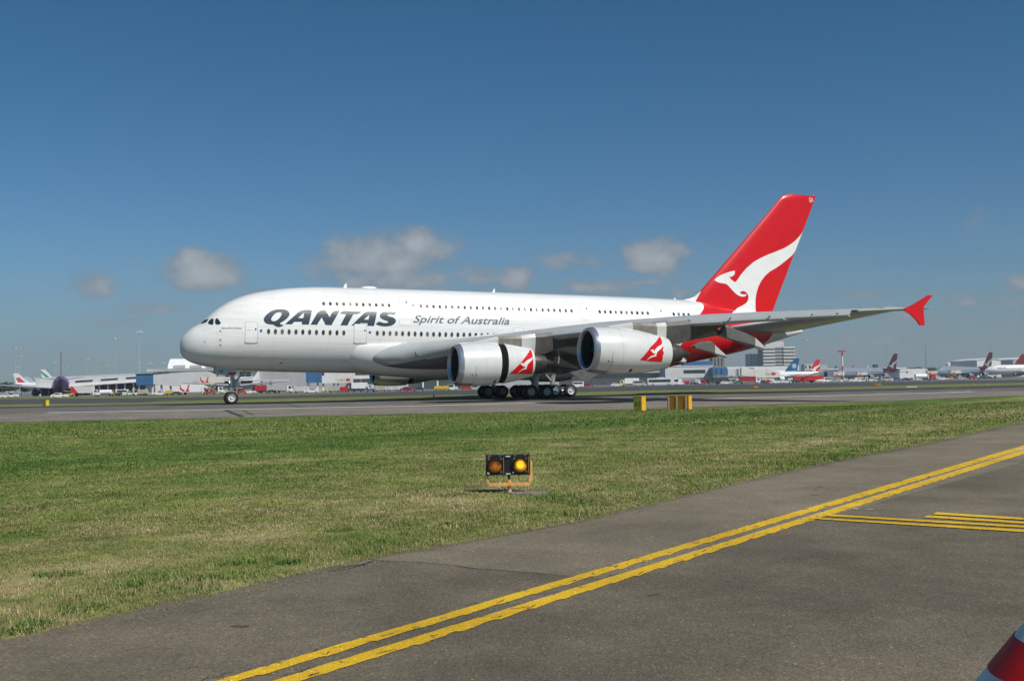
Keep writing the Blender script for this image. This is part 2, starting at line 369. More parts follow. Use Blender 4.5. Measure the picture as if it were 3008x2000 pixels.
def decal(mb, poly, holes, ymap, step=.3, mi=0):
    outer = dens(poly, step); hs = [dens(h, step) for h in holes]
    vs = [Vector(p) for p in outer]; es = [(i, (i+1) % len(outer)) for i in range(len(outer))]
    for h in hs:
        o = len(vs); vs += [Vector(p) for p in h]; es += [(o+i, o+(i+1) % len(h)) for i in range(len(h))]
    x0, x1 = min(p[0] for p in outer), max(p[0] for p in outer); z0, z1 = min(p[1] for p in outer), max(p[1] for p in outer)
    x = x0+step/2
    while x < x1:
        z = z0+step/2
        while z < z1:
            if inpoly(x, z, outer) and not any(inpoly(x, z, h) for h in hs): vs.append(Vector((x, z)))
            z += step
        x += step
    r = delaunay_2d_cdt(vs, es, [], 0, 1e-5)
    V, Fc = r[0], r[2]
    fs = []
    for f in Fc:
        cx = sum(V[i].x for i in f)/len(f); cz = sum(V[i].y for i in f)/len(f)
        if inpoly(cx, cz, outer) and not any(inpoly(cx, cz, h) for h in hs): fs.append(tuple(f))
    mb.add([ymap(p.x, p.y) for p in V], fs, mi)
def fus_map(off=.012, side=-1):
    def f(x, z):
        y = fy(x, z); e = .01
        n = Vector((fy(x-e, z)-fy(x+e, z), 2*e, fy(x, z-e)-fy(x, z+e))).normalized()
        return (x+n.x*off, side*(y+n.y*off), z+n.z*off)
    return f
def FU(u, v):                                    # bearing -> (x, z) on the port skin
    y = -3.4
    for _ in range(25):
        p = BP(u, v, y); y = .5*y-.5*max(fy(p[0], p[2]), .2)
    return (float(p[0]), float(p[2]))
FM = fus_map(); FM2 = fus_map(.02)
def ell(cx, cz, rx, rz, n=14): return [(cx+rx*math.cos(2*math.pi*k/n), cz+rz*math.sin(2*math.pi*k/n)) for k in range(n)]
# cabin windows: one mesh each
def window(x, z, dz=.25):
    b = MB(); f = fus_map(.014); g = fus_map(.02)
    b.add([f(*p) for p in ell(x, z, .165, dz+.03)], [tuple(range(14))], 0)
    b.add([g(*p) for p in ell(x, z, .125, dz-.015)], [tuple(range(14))], 1)
    b.build('window', [LINE, WINM], FUS)
    # built in airliner coordinates
    ob = COL.objects[-1] if False else None
def win_at(x, z, dz=.25):
    b = MB(); f = fus_map(.014); g = fus_map(.022)
    b.add([f(*p) for p in ell(x, z, .16, dz+.02)], [tuple(range(14))], 0)
    b.add([g(*p) for p in ell(x, z, .138, dz-.008)], [tuple(range(14))], 1)
    return b.build('window', [LINE, random.choice((WINM, WINM, WINM, WIN2, WIN3))], AIR, False, AO)
for k in range(12): win_at(FU(789.2+k*(1010-789.2)/11, 973.6+k*3.05/11)[0], 6.33, .24)
for k in range(20): win_at(18.08+.632*k, 6.37, .24)
for k in range(11): win_at(12.95+.643*k, 9.12, .19)
for k in range(26): win_at(22.62+.655*k, 9.13, .19)
for k in range(10): win_at(42.25+.637*k, 9.13, .19)
for k in range(4): win_at(51.2+.64*k, 9.12, .19)
# lettering
def c1(u, v): return 500+u/2.949, 800+v/2.949
def c2(u, v): return 1200+u/2.949, 800+v/2.949
def c3(u, v): return 1900+u/2.621, 800+v/2.621
def c4(u, v): return 1980+u/3.564, 540+v/3.564
def c5(u, v): return 1000+u/5.8975, 990+v/5.8975
def c6(u, v): return 1300+u/7.863, 980+v/7.863
def c7(u, v): return 1880+u/6.208, 900+v/6.208
def c8(u, v): return 2060+u/4.718, 890+v/4.718
def cn(u, v): return 580+u/11.2, 1060+v/11.2
def cq(u, v): return 765+u/11.233, 895+v/11.233
def cr(u, v): return 965+u/11.233, 895+v/11.233
def T(fn, P): return [FU(*fn(*p)) for p in P]
lt = MB()
decal(lt, smooth_poly(T(cq, [(690, 150), (820, 165), (910, 205), (960, 275), (955, 350), (900, 430), (820, 500), (720, 570), (630, 612), (680, 655), (740, 664), (780, 662), (730, 705), (640, 738), (570, 738), (490, 705), (425, 655), (330, 655), (220, 635), (140, 585), (108, 515), (112, 450), (160, 370), (240, 295), (340, 220), (450, 180), (560, 157)]), 1),
      [smooth_poly(T(cq, [(630, 250), (690, 262), (705, 300), (680, 370), (620, 450), (550, 515), (470, 548), (390, 540), (355, 515), (355, 465), (390, 400), (440, 335), (500, 285), (560, 258)]), 1)], FM)
decal(lt, T(cq, [(1705, 168), (1595, 655), (1365, 652), (1372, 565), (1120, 562), (1035, 648), (810, 643), (1050, 430), (1250, 250), (1340, 200), (1430, 172), (1560, 160)]), [T(cq, [(1448, 285), (1410, 445), (1245, 440), (1330, 355), (1400, 290)])], FM)
decal(lt, T(cq, [(1655, 655), (1720, 545), (1800, 405), (1880, 270), (1950, 210), (2040, 175), (2145, 175), (2275, 400)])+T(cr, [(30, 420), (115, 270), (170, 215), (245, 185), (380, 185), (270, 370), (170, 545), (98, 675), (-1, 672)])+T(cq, [(2150, 665), (2020, 420), (1950, 530), (1870, 660)]), [], FM)
decal(lt, T(cr, [(545, 190), (1105, 202), (1060, 255), (1000, 298), (920, 312), (825, 312), (720, 500), (622, 683), (390, 680), (500, 470), (585, 312), (370, 300), (440, 222), (490, 198)]), [], FM)
decal(lt, T(cr, [(1602, 220), (1560, 440), (1502, 703), (1280, 697), (1288, 612), (1050, 607), (985, 690), (752, 685), (900, 545), (1070, 375), (1180, 270), (1270, 222), (1380, 205)]), [T(cr, [(1350, 330), (1320, 495), (1168, 490), (1250, 415)])], FM)
decal(lt, smooth_poly(T(cr, [(2255, 262), (2230, 262), (2180, 330), (2110, 322), (2020, 312), (1950, 325), (1935, 355), (1990, 385), (2090, 405), (2180, 445), (2228, 520), (2215, 590), (2150, 650), (2040, 700), (1900, 718), (1760, 708), (1640, 680), (1550, 645), (1600, 600), (1665, 550), (1750, 585), (1850, 605), (1930, 605), (1978, 580), (1960, 550), (1880, 520), (1780, 485), (1710, 430), (1685, 360), (1710, 300), (1780, 240), (1900, 210), (2020, 210), (2140, 225)]), 1), [], FM)
lt.build('lettering', LETM, AIR, False, AO)['label'] = 'large dark slanted capital letters QANTAS'
def text_mesh(s, size=1.0, shear=0.0, offset=0.0):
    cu = bpy.data.curves.new('tmp', 'FONT'); cu.body = s; cu.size = size; cu.shear = shear; cu.offset = offset; cu.resolution_u = 3
    ob = bpy.data.objects.new('tmp', cu); COL.objects.link(ob); dg = bpy.context.evaluated_depsgraph_get(); dg.update()
    me = bpy.data.meshes.new_from_object(ob.evaluated_get(dg)); bpy.data.objects.remove(ob)
    bm = bmesh.new(); bm.from_mesh(me); bmesh.ops.remove_doubles(bm, verts=bm.verts, dist=1e-4)
    bmesh.ops.triangulate(bm, faces=bm.faces)
    vs = [(v.co.x, v.co.y) for v in bm.verts]; fs = [tuple(v.index for v in f.verts) for f in bm.faces]; bm.free()
    x0, x1 = min(v[0] for v in vs), max(v[0] for v in vs); return vs, fs, x0, x1
def put_text(name, s, x0, x1, zb, cap, mp, mt, parent, shear=0.0, offset=0.0, off=AO, zslope=0.0, mb=None, mi=0):
    vs, fs, a, b = text_mesh(s, 1.0, shear, offset); k = (x1-x0)/(b-a); h = cap/.69
    pts = [mp(x0+(v[0]-a)*k, zb+v[1]*h+zslope*(v[0]-a)*k) for v in vs]
    if mb is not None: mb.add(pts, fs, mi); return
    return MB().add(pts, fs).build(name, mt, parent, False, off)
sp0, sp1 = FU(1214, 947), FU(1497, 953.5)
put_text('lettering', 'Spirit of Australia', sp0[0], sp1[0], sp0[1], .72, fus_map(.015), LETG, AIR, .38, .012, zslope=(sp1[1]-sp0[1])/(sp1[0]-sp0[0]))['label'] = 'small grey slanted words Spirit of Australia'
na0, na1 = FU(650.5, 966), FU(710, 966.5)
put_text('lettering', 'Nancy-Bird Walton', na0[0], na1[0], na0[1], .16, fus_map(.015), LETG, AIR, .1, .008)['label'] = 'tiny name Nancy-Bird Walton behind the cockpit'
# doors
def rrect(x0, x1, z0, z1, r, n=4):
    P = []
    for cx, cz, a0 in ((x1-r, z1-r, 0), (x0+r, z1-r, 90), (x0+r, z0+r, 180), (x1-r, z0+r, 270)):
        P += [(cx+r*math.cos(rad(a0+90*k/n)), cz+r*math.sin(rad(a0+90*k/n))) for k in range(n+1)]
    return P
def door(x0, x1, z0, z1, w=.035, win=True, r=.14, lip=False, cl=True):
    b = MB(); decal(b, rrect(x0, x1, z0, z1, r), [rrect(x0+w, x1-w, z0+w, z1-w, r-.02)], fus_map(.016), .35)
    if cl: decal(b, rrect(x0+w, x1-w, z0+w, z1-w, r-.02), [], fus_map(.0145), .35, 1)
    if lip: decal(b, [(x0-.07, z0+.12), (x0-.02, z0-.02), (x0+.1, z0-.09), (x1-.1, z0-.09), (x1+.02, z0-.02), (x1+.07, z0+.12), (x1+.04, z0+.1), (x1-.1, z0-.05), (x0+.1, z0-.05), (x0-.04, z0+.1)], [], fus_map(.017), .35)
    d = b.build('door', [LINE, WHITE], AIR, False, AO)
    if win:
        MB().add([fus_map(.022)(*p) for p in ell(x1-.17, z0+.66*(z1-z0), .07, .11)], [tuple(range(14))]).build('door_window', WINM, d, False, AO)
        put_text('door_marking', 'No- | >-', x0+.2, x1-.35, z0+.6*(z1-z0)-.02, .07, fus_map(.022), LINE, d)
    return d
d0 = FU(*c1(648, 430)); d1 = FU(*c1(755, 612)); door(d0[0], d1[0], d1[1], d0[1], lip=True)
d0 = FU(*c1(1592, 445)); d1 = FU(*c1(1698, 615)); door(d0[0], d1[0], d1[1], d0[1], lip=True)
d0 = FU(*c1(1972, 212)); d1 = FU(*c1(2078, 345)); door(d0[0], d1[0]-.1, d1[1]-.1, d0[1], .02)
d0 = FU(*c2(1465, 263)); d1 = FU(*c2(1575, 415)); door(d0[0]+.15, d1[0]-.05, d1[1], d0[1], .018)
d0 = FU(*c2(2110, 288)); d1 = FU(*c2(2215, 395)); door(d0[0]+.15, d1[0]-.05, d1[1]-.4, d0[1], .018)
d0 = FU(*c2(907, 477)); d1 = FU(*c2(996, 515)); door(d0[0], d1[0], d1[1]-.9, d0[1], .03, win=False)
d0 = FU(*c1(1985, 408)); d1 = FU(*c1(2092, 460)); door(d0[0], d1[0], d1[1], d0[1], .012, win=False)
# cockpit glazing
cockpit = MB()
def ck(a, b): return 560+a/8.25, 920+b/8.25
def FU0(u, v):
    y = -1.9
    for _ in range(60):
        p = BP(u, v, y); y = .7*y-.3*max(fy(p[0], p[2]), .15)
    return (float(p[0]), float(p[2]))
for P in ([(237, 262), (270, 225), (340, 160), (445, 135), (385, 215), (330, 240)], [(420, 255), (425, 215), (485, 140), (560, 125), (552, 270), (530, 285)], [(590, 280), (598, 135), (655, 122), (690, 165), (748, 268)]):
    b = MB(); decal(b, smooth_poly([FU0(*ck(*p)) for p in P], 1), [], fus_map(.015), .12); b.build('cockpit_window', GLASSD, AIR, False, AO)
    b = MB(); decal(b, smooth_poly([FU0(*ck(*p)) for p in P], 1), [], fus_map(.015, 1), .12); b.build('cockpit_window', GLASSD, AIR, False, AO)
# small probes and emblems
b = MB()
for p in ((722, 428), (720, 650), (720, 770)):
    x, z = FU(*ck(*p)); b.add([fus_map(.02)(*q) for q in ell(x, z, .04, .045)], [tuple(range(14))], 0)
    b.add([fus_map(.013)(*q) for q in ell(x, z, .12, .13)], [tuple(range(14))], 1)
x, z = FU(*ck(343, 687)); b.add([fus_map(.02)(*q) for q in ell(x, z, .08, .08)], [tuple(range(14))], 1)
x, z = FU(*c1(960, 783)); b.box(x-.15, x+.15, -fy(x, z)-.02, -fy(x, z)+.1, z-.04, z+.06, 2)
b.build('probe', [DARKM, mat('probe_plate', (.6, .5, .48), .5), BLACKD], AIR, False, AO)
for p in ((787, 505), (1730, 520), (2106, 287)):
    x, z = FU(*c1(*p)); MB().add([fus_map(.02)(*q) for q in ell(x, z, .13, .13, 16)], [tuple(range(16))]).build('emblem', BLUEM, AIR, False, AO)
# antennas, dorsal fillet
for x0, x1, xt, zt_ in ((15.37, 15.85, 15.74, 11.45), (31.1, 31.5, 31.48, 11.46), (52.75, 53.1, 53.05, 11.2)):
    MB().prism([(x0, 10.9), (x1, 10.9), (xt+.06, zt_), (xt-.06, zt_)], -.05, .05).build('antenna', WHITE, AIR, False, AO)
MB().loft([[(18.06+.86*c*math.cos(a), .45*c*math.sin(a), 11.0+h) for a in [2*math.pi*k/20 for k in range(20)]] for c, h in ((1, 0), (.95, .12), (.7, .21), (.2, .24))]).build('antenna_dome', WHITE, AIR, 'full', AO)
MB().loft([[(28.6+.3*c*math.cos(a), .2*c*math.sin(a), 11.03+h) for a in [2*math.pi*k/16 for k in range(16)]] for c, h in ((1, 0), (.8, .06), (.2, .1))]).build('antenna_dome', WHITE, AIR, 'full', AO)

# fin ---------------------------------------------------------------------------
def finle(z): return np.interp(z, [8.5, 10.76, 11.75, 21.69, 23.3, 23.75, 23.92], [54.4, 55.5, 56.0, 65.62, 67.1, 67.62, 68.35])
def finte(z): return 65.98+(z-10.02)*.4565
def naca(s, t): return 5*t*(.2969*sq(max(s, 0))-.1260*s-.3516*s*s+.2843*s**3-.1036*s**4)
def fin_t(x, z):
    a, b_ = finle(z), finte(z); s = (x-a)/(b_-a)
    return 0 if s <= 0 or s >= 1 else naca(s, .095)*(b_-a)
def foil_ring(fn, n=18):                         # fn(s, side) -> point
    ss = [(1-math.cos(math.pi*k/n))/2 for k in range(n+1)]
    return [fn(s, 1) for s in reversed(ss)]+[fn(s, -1) for s in ss[1:-1]]
rings = []
for z in [8.5, 10, 11, 12, 14, 16, 18, 20, 21.7, 22.6, 23.2, 23.6, 23.8, 23.92, 23.96]:
    a, b_ = finle(min(z, 23.92)), finte(z); th = .095*(1 if z < 23.8 else (.6 if z < 23.95 else .15))
    rings.append(foil_ring(lambda s, d: (a+s*(b_-a), d*naca(s, th)*(b_-a), z)))
FIN = MB().loft(rings).build('fin', RED, AIR, 25, AO)
MB().prism([(53.6, 10.9), (54.2, 11.02), (54.95, 11.2), (55.6, 11.45), (56.35, 12.05), (56.0, 10.5)], -.13, .13).build('dorsal_fillet', WHITE, AIR, False, AO)
roo = [(1368, 472), (1320, 540), (1270, 595), (1210, 640), (1150, 675), (1060, 712), (980, 742), (900, 780), (830, 820), (760, 880), (700, 950), (660, 1010), (640, 1030), (600, 1005), (577, 972), (602, 973), (628, 955), (637, 930), (634, 910), (595, 917), (540, 935), (490, 955), (450, 980), (420, 1007), (445, 1025), (480, 1038), (520, 1043), (550, 1050), (580, 1080), (610, 1115), (640, 1145), (670, 1168), (705, 1181), (735, 1181), (755, 1170), (757, 1156), (740, 1158), (715, 1158), (695, 1148), (687, 1138), (703, 1127), (725, 1122), (750, 1132), (770, 1155), (780, 1185), (775, 1215), (755, 1245), (720, 1270), (680, 1290), (650, 1305), (620, 1335), (585, 1372), (560, 1400), (858, 1400), (855, 1345), (848, 1300), (850, 1230), (860, 1150), (880, 1080), (910, 1020), (950, 965), (1000, 920), (1060, 885), (1120, 845), (1180, 795), (1230, 755), (1275, 700), (1300, 640), (1330, 570)]
def FT(u, v):
    y = -.25
    for _ in range(30):
        p = BP(u, v, y); y = .6*y-.4*max(fin_t(p[0], p[2]), fy(p[0], p[2]) if p[2] < 11 else 0)
    return (float(p[0]), float(p[2]))
RP = [FT(*c4(*p)) for p in roo]
def finmap(side, off=.02):
    def f(x, z):
        a, b_ = finle(z), finte(z); x = min(x, b_-.01) if z > 10.4 else x
        return (x, side*(max(fin_t(x, z), fy(x, z) if z < 11 else 0)+off+(.06 if z < 10.9 else 0)), z)
    return f
for sd in (-1, 1):
    b = MB(); decal(b, RP, [], finmap(sd), .35); b.build('kangaroo_emblem', WHITE, AIR, False, AO)['label'] = 'white leaping kangaroo on the red fin'
q0 = FT(*c4(1412, 188)); q1 = FT(*c4(1455, 188))
put_text('lettering', 'QA', q0[0], q1[0], q0[1], .5, finmap(-1, .025), WHITE, AIR, 0, .015)['label'] = 'white letters QA at the fin tip'
b = MB(); b.prism([(59.6, 10.2), (65.9, 9.95), (65.8, 10.02), (59.6, 10.26)], -.8, -.79); 
# wing --------------------------------------------------------------------------
YS = [2.6, 3.3, 4.0, 4.6, 5.3, 6.2, 7.2, 8.5, 10, 12, 13.4, 14.9, 17, 19.5, 21, 22.4, 22.5, 24, 26.5, 28.5, 31, 34, 37, 39.2, 39.7]
_yk = [2.6, 3.3, 4.0, 5, 6, 7, 8, 10, 14.9, 25.7, 39.7]
LEX = lambda y: float(np.interp(y, [2.6, 3.3, 4.0, 4.6, 5.3, 6.2, 7.2, 8.5, 10, 14.9, 25.7, 39.7], [17.2, 17.5, 18.3, 20.1, 21.8, 23.6, 25.1, 26.6, 28.1, 31.9, 39.9, 50.2]))
LEZ = lambda y: float(np.interp(y, [2.6, 4.0, 5, 6, 8, 10, 14.9, 18, 25.7, 30, 39.7], [4.0, 4.12, 4.62, 4.95, 5.42, 5.68, 6.22, 6.48, 6.82, 6.92, 7.0]))
TEX = lambda y: float(np.interp(y, [2.6, 14, 25.7, 39.7], [37.5, 40.3, 46.5, 52.7]))
TEZ = lambda y: float(np.interp(y, [2.6, 4, 8, 14.9, 20, 23, 25.7, 31, 39.7], [3.5, 3.7, 4.45, 5.6, 6.35, 6.85, 7.0, 7.08, 7.06]))
THK = lambda y: float(np.interp(y, [2.6, 4, 6, 8, 14.9, 25.7, 39.7], [2.7, 2.6, 2.1, 1.7, 1.12, .72, .24]))
def wpt(y, s, d, smax=1.0):                       # d=+1 upper, -1 lower
    c = TEX(y)-LEX(y); t = THK(y)/c; yt = naca(s, t)*c; cam = .012*c*math.sin(math.pi*s)
    k = (1.12 if d > 0 else .88)
    return Vector((LEX(y)+s*c, y, LEZ(y)+(TEZ(y)-LEZ(y))*s+cam+d*yt*k))
def make_wing(sd):
    rings = []
    for y in YS:
        sm = .79 if y < 22.45 else 1.0
        n = 20; ss = [sm*(1-math.cos(math.pi*k/n))/2 for k in range(n+1)]
        pts = [wpt(y, s, 1) for s in reversed(ss)]+[wpt(y, s, -1) for s in ss[1:]]
        rings.append([(p.x, sd*p.y, p.z) for p in pts])
    wm = MB().loft(rings); nr = len(rings[0])
    for i in range(len(rings)-1):
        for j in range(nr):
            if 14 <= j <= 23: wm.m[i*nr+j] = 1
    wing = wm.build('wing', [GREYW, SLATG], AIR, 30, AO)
    # leading-edge slats
    def slat(y0, y1, drop, fwd, nm):
        rr = []; n = max(3, int((y1-y0)/1.5)); 
        for i in range(n+1):
            y = y0+(y1-y0)*i/n; P = []
            for s, d in [(.15, 1), (.11, 1), (.07, 1), (.035, 1), (.012, 1), (0, 1), (.01, -1), (.03, -1), (.055, -1), (.08, -1)]:
                p = wpt(y, s, d); w = 1-s/.15 if d > 0 else 1.0
                P.append(Vector((p.x-fwd*w**.6, sd*y, p.z-drop*w+(.035 if d > 0 else 0)*(1-w)-(.0 if d > 0 else .02))))
            P += [Vector((q.x+.06, q.y, q.z-.04 if k < 5 else q.z+.05)) for k, q in reversed(list(enumerate(P)))][1:-1]
            rr.append([tuple(q) for q in P])
        o = MB().loft(rr).build(nm, SLATG, wing, 40, AO); return o
    slat(5.2, 9.1, .10, .12, 'droop_nose'); slat(9.15, 12.8, .18, .25, 'droop_nose')
    slat(13.5, 17.6, .42, .72, 'slat'); slat(17.64, 21.8, .42, .7, 'slat')
    slat(24.1, 28.3, .40, .66, 'slat'); slat(28.34, 32.5, .36, .6, 'slat'); slat(32.54, 36.6, .30, .5, 'slat')
    # bracket gap and fixed tip leading edge (lighter)
    rr = []
    for i in range(6):
        y = 36.9+(39.6-36.9)*i/5; rr.append([tuple(Vector((p.x-.03, sd*p.y, p.z+(.015 if d > 0 else -.015)))) for p, d in [(wpt(y, s, d), d) for s, d in [(.16, 1), (.08, 1), (.02, 1), (0, 1), (.02, -1), (.07, -1)]]])
    MB().loft(rr, close=False).build('tip_leading_edge', FAIRG, wing, 40, AO)
    # flaps
    def flap(y0, y1, ch, ang, dz, dx):
        rr = []
        for i in range(6):
            y = y0+(y1-y0)*i/5; c = ch[0]+(ch[1]-ch[0])*i/5; o = wpt(y, .79, 0); a = -rad(ang)
            def pf(s, d):
                X = s*c; Z = d*naca(s, .15)*c
                return (o.x+dx+X*math.cos(a)-Z*math.sin(a), sd*y, o.z+dz+X*math.sin(a)+Z*math.cos(a))
            rr.append(foil_ring(pf, 12))
        MB().loft(rr).build('flap', GREYW, wing, 30, AO)
    flap(4.3, 14.2, (3.2, 2.6), 26, -.2, .1); flap(14.5, 18.2, (2.5, 2.4), 22, -.1, .1); flap(18.3, 22.3, (2.4, 2.2), 22, -.08, .1)
    # flap track fairings (side outline measured at their span station)
    def fair(y, tip, x0, depth, w=.42, tipz=0):
        t = Vector((tip[0], 0, tip[1])); rr = []
        zl = lambda x: wpt(y, min(max((x-LEX(y))/(TEX(y)-LEX(y)), 0), .79), -1).z
        xb = LEX(y)+.76*(TEX(y)-LEX(y)); n = 14
        for i in range(n+1):
            k = i/n
            if k < .45:
                q = k/.45; x = x0+(xb-x0)*q; zt = zl(x)+.25; zb = zl(x)-depth*math.sin(q*math.pi/2)**.8
                x2 = x
            else:
                q = (k-.45)/.55; x = xb+(t.x-xb)*q; zt0 = zl(xb)+.25; zb0 = zl(xb)-depth
                zb = zb0+(t.z-zb0)*q**.9; zt = zt0+(t.z+.12-zt0)*(q**1.75); x2 = x
                x = x-(.30*(1-q))*0
            ww = w*(min(1, (k/.18)**.6+.05))*(1 if k < .75 else max(.12, 1-(k-.75)/.25*.85))
            r = []
            for a_, b_ in ((-1, .0), (-1, .45), (-.75, .8), (0, 1), (.75, .8), (1, .45), (1, 0), (0, -.02)):
                r.append((x, sd*(y+a_*ww), zt+(zb-zt)*b_))
            rr.append(r)
        MB().loft(rr).build('flap_fairing', FAIRG, wing, 35, AO)
    OUTL = ((22.6, [(1430, 510), (1510, 345), (1570, 335), (1720, 415), (1900, 485), (2060, 565), (2150, 670), (2236, 782), (2232, 812), (2060, 745), (1800, 660), (1620, 600)]),
            (19.2, [(925, 735), (1100, 640), (1270, 630), (1335, 690), (1400, 760), (1510, 885), (1518, 905), (1565, 932), (1550, 940), (1340, 868), (1100, 785)]),
            (15.8, [(470, 965), (560, 900), (640, 850), (710, 890), (760, 930), (812, 985), (805, 1035), (640, 1005)]))
    def clip(P, x, keep):                         # keep the side left (-1) or right (+1) of a bearing
        out = []
        for i in range(len(P)):
            a, b_ = P[i], P[(i+1) % len(P)]; ia, ib = (a[0]-x)*keep >= 0, (b_[0]-x)*keep >= 0
            if ia: out.append(a)
            if ia != ib: k = (x-a[0])/(b_[0]-a[0]); out.append((x, a[1]+(b_[1]-a[1])*k))
        return out
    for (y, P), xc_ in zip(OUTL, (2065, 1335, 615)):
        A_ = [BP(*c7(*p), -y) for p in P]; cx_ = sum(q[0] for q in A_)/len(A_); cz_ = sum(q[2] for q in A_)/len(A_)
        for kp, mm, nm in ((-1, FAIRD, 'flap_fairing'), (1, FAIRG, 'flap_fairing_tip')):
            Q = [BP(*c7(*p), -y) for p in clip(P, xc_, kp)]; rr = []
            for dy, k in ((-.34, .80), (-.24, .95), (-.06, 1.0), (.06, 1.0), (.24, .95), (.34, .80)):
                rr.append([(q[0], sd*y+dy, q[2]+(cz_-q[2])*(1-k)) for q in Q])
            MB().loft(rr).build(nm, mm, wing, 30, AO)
    fair(11.0, (43.2, 3.3), 33.5, .8, .5); fair(6.6, (41.8, 2.6), 32, .7, .45)
    # wing-tip fence
    fe = [BP(2500+a/9.073, 850+b_/9.073, -39.9) for a, b_ in [(1430, 520), (1700, 395), (2090, 150), (2205, 155), (2080, 310), (1965, 455), (1965, 640), (1990, 960), (1870, 955), (1790, 840), (1700, 740), (1600, 650), (1480, 580)]]
    MB().prism([(p[0], p[2]) for p in fe], sd*39.68, sd*39.80).build('wing_tip_fence', RED, wing, False, AO)
    b = MB()
    for y in (25.9, 28.9, 31.6, 34.4, 36.0):
        p = wpt(y, .012, 1); b.box(p.x-.72, p.x-.6, sd*y-.06, sd*y+.06, p.z-.28, p.z-.18)
    for y in (36.66, 36.85): 
        p = wpt(y, .0, 1); b.box(p.x-.25, p.x+.3, sd*y-.03, sd*y+.03, p.z-.06, p.z+.1)
    b.build('slat_track', DARKM, wing, False, AO)
    return wing
WP = make_wing(-1); WS = make_wing(1)
# tailplane
def make_stab(sd):
    rr = []
    for i in range(9):
        k = i/8; y = 1.0+(15.2-1.0)*k; xl = 57.3+(69.0-57.3)*k; xt = 67.8+(72.4-67.8)*k; z = 7.6+(9.5-7.6)*k; c = xt-xl
        rr.append(foil_ring(lambda s, d: (xl+s*c, sd*y, z+d*naca(s, .10 if k < 1 else .05)*c)))
    MB().loft(rr).build('tailplane', TPLG, AIR, 30, AO)
make_stab(-1); make_stab(1)

